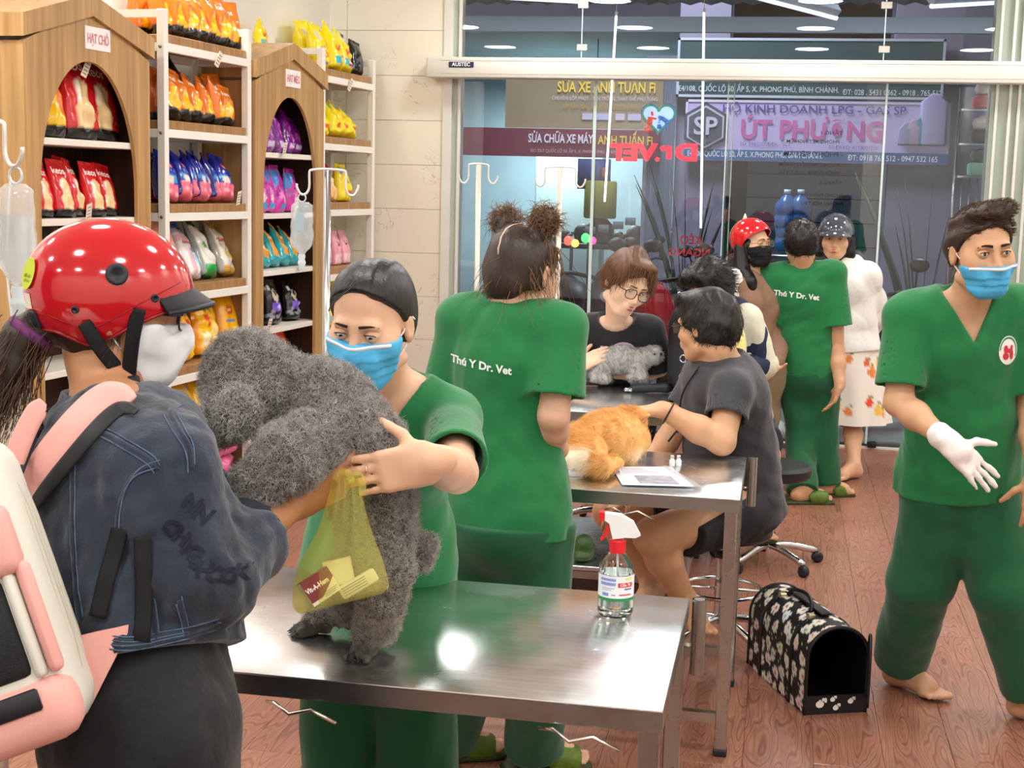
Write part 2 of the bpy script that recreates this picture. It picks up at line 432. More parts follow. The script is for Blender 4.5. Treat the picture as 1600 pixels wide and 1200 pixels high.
_r = N.new('ShaderNodeValToRGB'); _r.color_ramp.elements[0].position = .492; _r.color_ramp.elements[0].color = (1, 1, 1, 1); _r.color_ramp.elements[1].position = .5; _r.color_ramp.elements[1].color = (.68, .66, .62, 1)
_e = _r.color_ramp.elements.new(.508); _e.color = (1, 1, 1, 1)
L.new(_t.outputs['Object'], _mp.inputs[0]); L.new(_mp.outputs[0], _n.inputs['Vector']); L.new(_n.outputs['Fac'], _r.inputs[0])
_n2 = N.new('ShaderNodeTexNoise'); _n2.inputs['Scale'].default_value = 5; L.new(_t.outputs['Object'], _n2.inputs['Vector'])
_r2 = N.new('ShaderNodeValToRGB'); _r2.color_ramp.elements[0].position = .55; _r2.color_ramp.elements[1].position = .62; L.new(_n2.outputs['Fac'], _r2.inputs[0])
_mx = N.new('ShaderNodeMix'); _mx.data_type = 'RGBA'; _mx.blend_type = 'MULTIPLY'; L.new(_r2.outputs[0], _mx.inputs['Factor'])
_mx.inputs['A'].default_value = (*lin('#ece5d2'), 1); L.new(_r.outputs[0], _mx.inputs['B']); L.new(_mx.outputs['Result'], p.inputs['Base Color'])

# laminate floor: planks with cathedral grain running towards the glass
M_floor = mat('laminate', '#8a5040', .36, coat=.15); N, L, p = nodes_of(M_floor)
_t = N.new('ShaderNodeTexCoord'); _oi = N.new('ShaderNodeObjectInfo')
_off = N.new('ShaderNodeVectorMath'); _off.operation = 'MULTIPLY_ADD'
_cx = N.new('ShaderNodeCombineXYZ'); [L.new(_oi.outputs['Random'], _cx.inputs[i]) for i in range(3)]
_off.inputs[1].default_value = (9, 23, 5); L.new(_cx.outputs[0], _off.inputs[0]); L.new(_t.outputs['Object'], _off.inputs[2])
_mp = N.new('ShaderNodeMapping'); _mp.inputs['Scale'].default_value = (11, 1.5, 1); L.new(_off.outputs[0], _mp.inputs[0])
_n = N.new('ShaderNodeTexNoise'); _n.inputs['Scale'].default_value = 1; _n.inputs['Detail'].default_value = 1.5; L.new(_mp.outputs[0], _n.inputs['Vector'])
_mm = N.new('ShaderNodeMath'); _mm.operation = 'MULTIPLY'; _mm.inputs[1].default_value = 15; L.new(_n.outputs['Fac'], _mm.inputs[0])
_fr = N.new('ShaderNodeMath'); _fr.operation = 'PINGPONG'; _fr.inputs[1].default_value = .5; L.new(_mm.outputs[0], _fr.inputs[0])
_r = N.new('ShaderNodeValToRGB'); _r.color_ramp.elements[0].position = .0; _r.color_ramp.elements[0].color = (*lin('#7b4d3c'), 1); _r.color_ramp.elements[1].position = .22; _r.color_ramp.elements[1].color = (*lin('#a3705a'), 1)
_e = _r.color_ramp.elements.new(.5); _e.color = (*lin('#94634e'), 1); L.new(_fr.outputs[0], _r.inputs[0])
_mp2 = N.new('ShaderNodeMapping'); _mp2.inputs['Scale'].default_value = (120, 4, 1); L.new(_off.outputs[0], _mp2.inputs[0])
_n2 = N.new('ShaderNodeTexNoise'); _n2.inputs['Scale'].default_value = 1; _n2.inputs['Detail'].default_value = 3; L.new(_mp2.outputs[0], _n2.inputs['Vector'])
_mr = N.new('ShaderNodeMapRange'); _mr.inputs[1].default_value = .3; _mr.inputs[2].default_value = .7; _mr.inputs[3].default_value = .8; _mr.inputs[4].default_value = 1.15; L.new(_n2.outputs['Fac'], _mr.inputs[0])
_mr2 = N.new('ShaderNodeMapRange'); _mr2.inputs[3].default_value = .94; _mr2.inputs[4].default_value = 1.06; L.new(_oi.outputs['Random'], _mr2.inputs[0])
_m3 = N.new('ShaderNodeMath'); _m3.operation = 'MULTIPLY'; L.new(_mr.outputs[0], _m3.inputs[0]); L.new(_mr2.outputs[0], _m3.inputs[1])
_mx = N.new('ShaderNodeMix'); _mx.data_type = 'RGBA'; _mx.blend_type = 'MULTIPLY'; _mx.inputs['Factor'].default_value = 1; L.new(_r.outputs[0], _mx.inputs['A']); L.new(_m3.outputs[0], _mx.inputs['B']); L.new(_mx.outputs['Result'], p.inputs['Base Color'])
M_under = mat('floor_joint', '#573527', .8)
floor = MB().box((-4.6, -2.2, -.08), (2.6, GY-.02, -.006)).out('floor', M_under, smooth=False, kind='structure')
PW, PLN = .205, 1.28
_plank = MB().rbox((-PW/2+.0005, -PLN/2+.0005, -.006), (PW/2-.0005, PLN/2-.0005, 0), .0008, 1).out('plank', M_floor, floor, smooth=False, origin=(0, 0, 0))
_first = True
for i in range(34):
    x = -4.45+i*PW; o0 = (i*.47 % 1)*PLN
    for j in range(-1, 9):
        y0 = 1.25+j*PLN-o0; y1 = y0+PLN
        lim = -.75-.5*max(y1-2, 0)*1.0
        if y1 < 1.9 or y0 > GY-.05 or x < -.66*max(y1, 0)-.35 or x > .24*max(y1, 0)+.35 or x > 2.4: continue
        q = _plank if _first else _plank.copy()
        if not _first: COL.objects.link(q)
        _first = False
        ya, yb = y0, min(y1, GY-.03)
        q.location = (x-WORLD['floor'][0], (ya+yb)/2-WORLD['floor'][1], -WORLD['floor'][2]); q.scale = (1, (yb-ya)/PLN, 1)
MB().box((-4.8, -2.3, CEIL), (2.7, GY+.1, CEIL+.1)).out('ceiling', M_ceil, smooth=False, kind='structure')
WD = .37
a, b = PS(-9.2, WD, 0), PS(.13, WD, 0); nb = -SN*.12
MB().prism([(a[0], a[1]), (b[0], b[1]), (b[0]+nb[0], b[1]+nb[1]), (a[0]+nb[0], a[1]+nb[1])], 0, CEIL).out('wall_left', M_white, smooth=False, kind='structure')
MB().box((2.35, -2.2, 0), (2.47, GY, CEIL)).out('wall_right', M_white, smooth=False, kind='structure')
MB().box((-4.7, -2.32, 0), (2.47, -2.2, CEIL)).out('wall_back', M_white, smooth=False, kind='structure')
# tiled return wall beside the glass
XW0, XW1 = -3.16, -2.315
wf = MB().box((XW0, GY+.006, 0), (XW1, GY+.15, CEIL)).out('wall_front', M_grout, smooth=False, kind='structure')
tz = .3; xs = [XW0, XW0+.16, XW1]
for r_ in range(11):
    for c_ in range(2):
        x0, x1 = (xs[c_], xs[c_+1]); z0 = r_*tz-.02
        if z0 > CEIL: continue
        MB().rbox((x0+.001, GY-.004, max(z0, 0)+.0012), (x1-.001, GY+.006, min(z0+tz, CEIL)-.0012), .0012, 1).out('tile', M_tile, wf, smooth=False)
MB().box((1.62, GY-.0, 0), (2.47, GY+.14, CEIL)).out('wall_front_end', M_white, smooth=False, kind='structure')

# glass front: white trim, alloy frame, sliding-door header, panes, clamps
M_frame = mat('frame_alloy', '#dcdcd2', .38, var=(4, .03)); M_frameg = mat('frame_jamb', '#b9c2b6', .35, var=(6, .08)); M_glassedge = mat('glass_edge', '#bfe0d8', .15, alpha=1, emit=None)
M_glass = mat('clear_glass', (1, 1, 1), .0, trans=1, ior=1.5)
MB().box((XW1, GY-.02, 0), (-2.255, GY+.12, CEIL)).out('trim_1', M_frame, smooth=False, kind='structure')
jm = MB().box((-2.255, GY+.02, 0), (-2.20, GY+.12, CEIL)).out('trim_2', M_frameg, smooth=False, kind='structure')
MB().box((-2.215, GY-.005, 0), (-2.195, GY+.02, CEIL)).out('jamb_bead', M_frame, jm, smooth=False)
jr = MB().box((1.24, GY-.02, 0), (1.62, GY+.14, CEIL)).out('trim_3', mat('frame_olive', '#a9b5a6', .4, var=(5, .06)), smooth=False, kind='structure')
for q in (1.265, 1.345, 1.40, 1.47, 1.54): MB().box((q, GY-.05, 0), (q+.016, GY-.02, CEIL)).out('frame_rib', M_frame, jr, smooth=False)
hd = thing('door_header', 'long pale sliding door header box across the glass front with small blue plate', 'door header', (-.4, GY-.16, 2.35))
HZ = [(-2.385, 2.355, 2.485), (1.62, 2.355, 2.485)]
MB().rbox((-2.40, GY-.16, 2.36), (1.72, GY-.02, 2.495), .012, 2).out('housing', M_frame, hd, sharp=30)
for z_ in (2.385, 2.47): MB().box((-2.3, GY-.162, z_), (1.7, GY-.1595, z_+.002)).out('groove', mat('groove_grey', '#b9b8b0', .5), hd, smooth=False)
pl_ = MB().rbox((-2.245, GY-.166, 2.425), (-2.075, GY-.1595, 2.462), .003, 1).out('maker_plate', mat('plate_blue', '#141a4a', .3), hd, smooth=False)
text_on('plate_lettering', 'AUSTEC', (-2.16, GY-.1675, 2.444), (1, 0, 0), (0, 0, 1), .034, mat('white_print', '#f2f2f2', .5), pl_, bold=.02)
sill = MB().box((-2.2, GY-.07, 0), (1.26, GY+.02, .012)).out('trim_4', mat('sill_white', '#d9d9d2', .4), smooth=False, kind='structure')
MB().box((-2.2, GY-.035, .012), (1.26, GY-.02, .03)).out('floor_track', mat('track_dark', '#4d4f4d', .4, .6), sill, smooth=False)
MB().rbox((.605, GY-.10, .012), (.665, GY-.05, .05), .008, 2).out('floor_guide', mat('black_plastic', '#141414', .4), sill, sharp=30)
def pane(x0, x1, z0, z1, y, n): return MB().box((x0, y, z0), (x1, y+.010, z1)).out('window_%d' % n, M_glass, smooth=False, kind='structure')
pane(-2.20, -.92, .03, 2.37, GY+.012, 1); pane(.48, 1.25, .03, 2.37, GY+.012, 2)
d1 = pane(-1.28, -.36, .03, 2.37, GY-.03, 3); d1.name = 'door_1'; d2 = pane(-.40, .60, .03, 2.37, GY-.052, 4); d2.name = 'door_2'; WORLD['door_1'] = WORLD['window_3'] if 'window_3' in WORLD else np.zeros(3); WORLD['door_2'] = WORLD['window_4']
M_edge = mat('polished_glass_edge', '#c9ddd9', .1, spec=.8)
MB().box((-1.283, GY-.034, .03), (-1.262, GY-.018, 2.37)).out('edge_strip', M_edge, d1, smooth=False)
MB().box((.592, GY-.056, .03), (.606, GY-.036, 2.37)).out('edge_strip', M_edge, d2, smooth=False)
MB().box((-.405, GY-.058, .03), (-.398, GY-.036, 2.37)).out('edge_strip', M_edge, d2, smooth=False)
MB().box((-.365, GY-.036, .03), (-.358, GY-.018, 2.37)).out('edge_strip', M_edge, d1, smooth=False)
for i, (x0, x1) in enumerate([(-2.2, -1.385), (-1.38, .565), (.57, 1.25)]):
    w = pane(x0, x1, 2.49, CEIL, GY+.012, 5+i)
    if i: 
        for z_ in (2.555, 2.83): MB().rbox((x0-.035, GY+.004, z_), (x0+.035, GY+.03, z_+.045), .003, 1).out('glass_clamp', mat('steel_clamp', '#d5d2c8', .25, 1), w, smooth=False)
        MB().box((x0-.006, GY+.01, 2.49), (x0+.001, GY+.024, CEIL)).out('edge_strip', M_edge, w, smooth=False)
# mirrored shop sign hung against the glass: luminous heart and letters, seen from behind
M_red = mat('red_led', '#ff2040', .4, emit=('#ff1740', 1.1)); M_heart = mat('heart_glow', '#bcd8ff', .4, emit=('#9cc4ff', 1.0))
sg = thing('glass_sign', 'glowing heart emblem with red mirrored letters hanging on the glass front', 'sign', aty(1040, 250, GY+.06))
hc = aty(1029, 186, GY+.07); hs = .118
def heart(t): x = 16*math.sin(t)**3; y = 13*math.cos(t)-5*math.cos(2*t)-2*math.cos(3*t)-math.cos(4*t); return x/16, (y+2)/15
hp = [heart(2*math.pi*i/48) for i in range(48)]
def hframe(k, dy): return [(hc[0]+x*hs*k, hc[2]+y*hs*.9*k) for x, y in hp], dy
def xz_prism(poly, y0, y1, name, m, parent, **k):
    return MB().prism(poly, 0, 1, lambda v: np.stack([v[:, 0], y0+(y1-y0)*v[:, 2], v[:, 1]], 1)).out(name, m, parent, smooth=False, **k)
xz_prism(hframe(1, 0)[0], hc[1], hc[1]+.03, 'heart_panel', M_heart, sg)
for k, c, w in ((.93, '#2d9c68', .02), (1.02, '#2b6bb8', .012)):
    MB().tube([(hc[0]+x*hs*k*.97, hc[1]-.004, hc[2]+y*hs*.9*k*.97) for x, y in hp[(2 if c[1] == '2' and k < 1 else 0):]], w*.35, 6, closed=k > 1).out('heart_outline', mat('outline'+c, c, .4, emit=(c, .4)), sg)
def blob(name, pts, m, par, y=hc[1]-.012):
    mb = MB()
    for (x0, z0, x1, z1, r0, r1) in pts: mb.tube([(hc[0]+x0*hs, y, hc[2]+z0*hs), (hc[0]+x1*hs, y, hc[2]+z1*hs)], [r0*hs, r1*hs], 8)
    return mb.out(name, m, par)
Mfig = mat('figure_red', '#e0462c', .5, emit=('#e0462c', .5)); Mdog = mat('figure_blue', '#1f6fc0', .5, emit=('#1f6fc0', .5))
blob('kneeling_figure', [(-.42, .28, -.3, .3, .13, .12), (-.45, .1, -.5, -.35, .14, .17), (-.4, .05, -.1, .0, .07, .05), (-.5, -.4, -.75, -.62, .12, .07), (-.75, -.62, -.35, -.62, .07, .06)], Mfig, sg)
blob('dog_figure', [(.0, .12, .2, .05, .09, .1), (.2, .05, .5, -.15, .12, .13), (.52, -.15, .75, .0, .05, .03), (.45, -.2, .42, -.62, .08, .06), (.2, 0, .02, -.1, .06, .04)], Mdog, sg)
blob('cat_figure', [(.05, -.3, .08, -.55, .1, .14), (.03, -.18, .05, -.22, .09, .09)], Mdog, sg)
def mirrored(name, txt, px, py, w_px, h_px, m, par, y=GY+.06, bold=.0, depth=.02):
    c = aty(px, py, y); x0 = aty(px-w_px/2, py, y)[0]; x1 = aty(px+w_px/2, py, y)[0]
    v, f = text_mesh(txt, 1, bold, extrude=depth/2 if depth else 0)
    h = aty(px, py-h_px/2, y)[2]-aty(px, py+h_px/2, y)[2]
    cy = (v[:, 1].max()+v[:, 1].min())/2; cx = (v[:, 0].max()+v[:, 0].min())/2
    P = np.stack([c[0]-(v[:, 0]-cx)/(v[:, 0].max()-v[:, 0].min())*(x1-x0), y+v[:, 2], c[2]+(v[:, 1]-cy)/(v[:, 1].max()-v[:, 1].min())*h], 1)
    return mk(name, P, f, m, par, smooth=False)
for ch, px, w in (('D', 1072, 35), ('r', 1040, 19), ('.', 1027, 7), ('V', 1011, 33), ('E', 985, 22), ('T', 967, 28)):
    mirrored('sign_letter', ch, px, 238 if ch != '.' else 249, w, 28 if ch not in 'r.' else (21 if ch == 'r' else 7), M_red, sg, bold=.05)
# LED rods standing behind the glass
M_led = mat('led_rod', '#ffffff', .4, emit=('#f4fbff', 3.2))
for (xa, ya, xb, yb), nm in (((963, 25, 945, 315), 'white LED rod between the mirrored letters and the glass post'), ((1100, 20, 1095, 356), 'white LED rod beside the mirrored letter nearest the doors')):
    A = aty(xa, ya, GY+.10); B = aty(xb, yb, GY+.10)
    t = thing('led_rod', nm+', hung upright behind the glass', 'lamp', B)
    MB().tube([A, B], .007, 8).out('lit_tube', M_led, t); MB().tube([A+V3(0, .012, .03), B+V3(0, .012, -.01)], .009, 6).out('backing_strip', M_frame, t); MB().tube([A, (A[0], A[1], CEIL)], .002, 5).out('hanging_wire', M_frame, t)
# red sticker lettering on the door glass (reads mirrored from inside)
M_stk = mat('sticker_red', '#b3263a', .5, emit=('#a01020', .12)); M_stk2 = mat('sticker_maroon', '#8d1f33', .5); M_stk3 = mat('sticker_dark', '#2a2431', .5)
dt = thing('door_lettering', 'mirrored dark red lettering stuck on the sliding door glass', 'lettering', aty(1150, 390, GY-.02))
for t_, px, py, w, h in (('KÉO', 1079, 373, 32, 17), ('NGANG', 1077, 394, 64, 13)): mirrored('sticker_word', t_, px, py, w, h, M_stk, dt, GY-.019, .02, 0)
mirrored('sticker_word', 'KÉO N', 1146, 396, 22, 13, M_stk, dt, GY-.042, .02, 0)
lt = thing('room_list_lettering', 'mirrored list of clinic rooms lettered on the door glass', 'lettering', aty(1270, 250, GY-.03))
for i, (t_, py, w, m_) in enumerate((('TẦNG 1', 206, 34, M_stk2), ('- PHÒNG XÉT NGHIỆM', 221, 88, M_stk2), ('- PHÒNG SIÊU ÂM', 240, 92, M_stk3), ('- PHÒNG TRUYỀN NHIỄM', 256, 100, M_stk2), ('- PHÒNG SPA - CẮT TỈA', 268, 100, M_stk2), ('TẦNG 2', 284, 36, M_stk2), ('PHÒNG PHẪU THUẬT', 304, 80, M_stk2), ('PHÒNG NỘI TRÚ', 318, 66, M_stk3))):
    c = aty(1317-w/2, py, GY-.042); mirrored('sticker_line', t_, 1317-w/2, py, w, 9, m_, lt, GY-.042, .01, 0)
# ------------------------------------------------------------------ shelving along the left wall
M_rack = mat('rack_white', '#f1ede2', .45); M_wood = wood_mat('shelf_wood', '#b98d5c', '#8f6740', .38, (40, 40, 2.5)); M_woodd = wood_mat('panel_wood', '#c79f68', '#a27a49', .42, (26, 26, 1.3)); M_board = mat('cab_board_white', '#ece6da', .5)
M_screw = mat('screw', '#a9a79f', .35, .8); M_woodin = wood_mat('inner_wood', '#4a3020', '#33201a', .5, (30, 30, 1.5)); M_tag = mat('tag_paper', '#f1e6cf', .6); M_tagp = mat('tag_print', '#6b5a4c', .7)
def SF(s, d, z): return frame(PS(s, d, z), SD, -SN, (0, 0, 1))       # local x along the run, y into the shelf, z up
RZ = [2.309, 1.891, 1.476, 1.061, .639, .228]
def rack(s0, s1, label, post=.042):
    base = PS((s0+s1)/2, .17, 0); r = thing('display_rack', label, 'shelf rack', base)
    F = SF(0, 0, 0); dp = .35
    for s in (s0, s1-post):
        for d in (0, dp-post): MB().rbox((s, d, 0), (s+post, d+post, 2.47), .003, 1, F).out('post', M_rack, r, smooth=False)
        MB().box((s+.004, post, 2.43), (s+post-.004, dp-post, 2.468), F).out('top_bar', M_rack, r, smooth=False)
    for z in RZ:
        MB().rbox((s0+post, .002, z-.042), (s1-post, .03, z), .002, 1, F).out('front_rim', M_rack, r, smooth=False)
        MB().rbox((s0+post, dp-.03, z-.042), (s1-post, dp-.004, z), .002, 1, F).out('back_rim', M_rack, r, smooth=False)
        for s in (s0+.006, s1-post+.006): MB().box((s, post, z-.042), (s+.03, dp-post, z), F).out('side_rim', M_rack, r, smooth=False)
        MB().rbox((s0+post+.001, .012, z+.001), (s1-post-.001, dp-.02, z+.044), .003, 1, F).out('shelf_board', M_wood, r, smooth=False)
        MB().lathe([(0, 0), (.009, 0), (.009, .003), (0, .004)], n=10, M=lambda v, z=z: SF(s0-.0005, post*.5, z-.02)(np.stack([-v[:, 2], v[:, 0], v[:, 1]], 1))).out('screw', M_screw, r)
    return r
rack(-2.765, -1.825, 'nearer white metal rack of wooden shelves between the two kennel shaped cabinets')
rack(-.86, .015, 'white metal rack of wooden shelves against the beige tiled wall by the glass')
def arch_panel(sl, sr, ztop, zap, ac, ahw, asp, atop, F, y0, y1, r):
    """front panel with an arched opening"""
    N_ = 40; a = []
    for i in range(N_+1):
        t = math.pi*i/N_; a.append((ac-ahw*math.cos(t), asp+(atop-asp)*math.sin(t)))
    c = (sl+sr)/2
    def roof(s): return ztop+(zap-ztop)*(1-abs(s-c)/((sr-sl)/2))
    mb = MB(); top = [(s, roof(s)) for s, _ in a]
    inner = [(ac-ahw, .12)]+a+[(ac+ahw, .12)]; outer = [(sl, .12), (sl, roof(sl))]
    vs = []; fs = []
    def quad(p, q, r2, t):
        o = len(vs)
        for y in (y0, y1):
            for (s, z) in (p, q, r2, t): vs.append((s, y, z))
        for k in ((0, 1, 2, 3), (7, 6, 5, 4)): fs.append(tuple(o+i for i in k))
        for i in range(4): j = (i+1) % 4; fs.append((o+j, o+i, o+4+i, o+4+j))
    quad((sl, .0), (ac-ahw, .0), (ac-ahw, asp), (sl, asp)); quad((ac+ahw, .0), (sr, .0), (sr, asp), (ac+ahw, asp)); quad((ac-ahw, 0), (ac+ahw, 0), (ac+ahw, .1), (ac-ahw, .1))
    quad((sl, asp), (ac-ahw, asp), (ac-ahw, roof(ac-ahw)), (sl, roof(sl))); quad((ac+ahw, asp), (sr, asp), (sr, roof(sr)), (ac+ahw, roof(ac+ahw)))
    for i in range(N_): quad(a[i], a[i+1], (a[i+1][0], roof(a[i+1][0])), (a[i][0], roof(a[i][0])))
    mk('front_panel', F(np.array(vs)), fs, M_woodd, r, smooth=False)
def kennel(sl, sr, ac, ahw, atop, shelves, label, sign, sz):
    base = PS((sl+sr)/2, .18, 0); r = thing('kennel_cabinet', label, 'cabinet', base); F = SF(0, 0, 0); dp = .365
    arch_panel(sl, sr, 2.2, 2.395, ac, ahw, 1.58, atop, F, -.012, .006, r)
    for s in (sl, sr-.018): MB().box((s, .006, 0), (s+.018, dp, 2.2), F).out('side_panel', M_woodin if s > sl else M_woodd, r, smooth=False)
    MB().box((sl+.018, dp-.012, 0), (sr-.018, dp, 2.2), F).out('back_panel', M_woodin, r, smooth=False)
    for z in shelves: MB().rbox((sl+.019, .0065, z-.03), (sr-.019, dp-.013, z), .002, 1, F).out('shelf_board', M_board, r, smooth=False)
    c = (sl+sr)/2; hw = (sr-sl)/2
    for sg_ in (-1, 1):
        e = c+sg_*(hw+.02); poly = [(c, 2.45), (e, 2.31), (e, 2.215), (c, 2.355)]
        mb = MB(); vs = [(x, y, z) for y in (-.03, dp) for x, z in poly]
        mb.add(F(np.array(vs)), [(0, 1, 2, 3), (7, 6, 5, 4), (0, 4, 5, 1), (1, 5, 6, 2), (2, 6, 7, 3), (3, 7, 4, 0)]); mb.out('roof_slope', M_woodd, r, smooth=False)
    x0, z0 = sz; pw, ph = .225 if len(sign) else .2, .105
    sp = MB().box((x0-.1, -.0165, z0-.05), (x0+.1, -.0125, z0+.05), F).out('name_card', mat('card_white', '#f6f0ee', .5), r, smooth=False)
    text_on('card_lettering', sign, F(np.array([[x0, -.0185, z0-.004]]))[0], SD, (0, 0, 1), .06, mat('card_red', '#d8838c', .6), sp, bold=.02, fit=.17)
    return r
K1Z = [1.81, 1.46, 1.13, .79, .45, .12]
kennel(-3.92, -2.925, -3.43, .385, 2.155, K1Z, 'wooden kennel shaped cabinet with arched opening and a dog food card, nearest the helmeted customer', 'HẠT CHÓ', (-3.37, 2.26))
kennel(-1.80, -.868, -1.342, .36, 2.135, K1Z, 'wooden kennel shaped cabinet with arched opening and a cat food card, between two racks', 'HẠT MÈO', (-1.32, 2.245))

# pet food bags -----------------------------------------------------------
M_bag = mat('bag_film', '#ffffff', .24, vcol=True, coat=.35, bump=(60, .12, .004)); M_wprint = mat('bag_print_white', '#fbeee4', .4); M_dprint = mat('bag_print_red', '#c23a2a', .4)
def bag_mesh(w, h, d, layers, seed, topw=.8):
    r = np.random.RandomState(seed); nu, nv = 18, 26
    u = np.linspace(-1, 1, nu); v = np.linspace(0, 1, nv); U, Vv = np.meshgrid(u, v)
    prof = np.interp(v, [0, .06, .3, .62, .86, .93, 1], [.55, .9, 1, .85, .34, .05, .03])[:, None]
    wid = np.interp(v, [0, .1, .5, .85, 1], [.96, 1, 1, .93, topw+.12])[:, None]
    th = d/2*prof*np.power(np.clip(1-np.abs(U)**3.2, 0, 1), .55)+.0015
    X = U*w/2*wid; Z = Vv*h
    wr = np.zeros_like(U)
    for k in range(7):
        a = r.rand()*3.1; f = 4+9*r.rand(); wr += np.sin(f*(U*math.cos(a)*1.0+Vv*math.sin(a)*2.2)+r.rand()*6)*r.rand()
    wr = wr/7*.045
    skew = (r.rand()-.5)*.03*(v[:, None]**2); lean = .02*(v[:, None]**2)*(r.rand()-.3)
    pts = []; cols = []
    for side in (1, -1):
        yy = -side*(th+(wr if side > 0 else wr[::-1])*np.clip(1-U*U, .15, 1)*np.clip(prof, .4, 1))+lean
        pts.append(np.stack([X+skew, yy, Z+0*U], -1).reshape(-1, 3))
        c = np.zeros(U.shape+(3,)); c[:] = lin(layers[0])
        for L_ in layers[1:]:
            kind, *a, colr = L_; q = np.array(lin(colr))
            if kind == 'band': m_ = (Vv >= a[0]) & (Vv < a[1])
            elif kind == 'side': m_ = np.abs(U) > a[0]
            elif side < 0: continue
            elif kind == 'ell': m_ = ((U-a[0])/a[2])**2+((Vv-a[1])/a[3])**2 < 1
            elif kind == 'box': m_ = (np.abs(U-a[0]) < a[2]) & (np.abs(Vv-a[1]) < a[3])
            elif kind == 'dia': m_ = Vv > a[0]+a[1]*U
            elif kind == 'spots':
                rr = np.random.RandomState(a[1]); m_ = np.zeros(U.shape, bool)
                for _ in range(int(a[0])):
                    cx, cy = rr.rand()*1.7-.85, a[2]+(a[3]-a[2])*rr.rand(); m_ |= ((U-cx)/.17)**2+((Vv-cy)/.045)**2 < 1
            c[m_] = q
        cols.append(c.reshape(-1, 3))
    n = nu*nv; fs = []
    for j in range(nv-1):
        for i in range(nu-1):
            a = j*nu+i; fs.append((a, a+1, a+1+nu, a+nu)); fs.append((n+a, n+a+nu, n+a+nu+1, n+a+1))
    for j in range(nv-1):
        a, b = j*nu, j*nu+nu-1; fs.append((a, a+nu, n+a+nu, n+a)); fs.append((b, n+b, n+b+nu, b+nu))
    for i in range(nu-1): fs.append((i, n+i, n+i+1, i+1)); t = (nv-1)*nu+i; fs.append((t, t+1, n+t+1, n+t))
    P = np.concatenate(pts); P[:, 2] -= P[:, 2].min(); return P, fs, np.concatenate(cols)
FOX = [('ell', -.1, .36, .5, .22, '#f6c21c'), ('ell', -.15, .2, .62, .25, '#f6c21c'), ('ell', .18, .42, .16, .05, '#ffe98a'), ('band', .0, .13, '#15120f')]
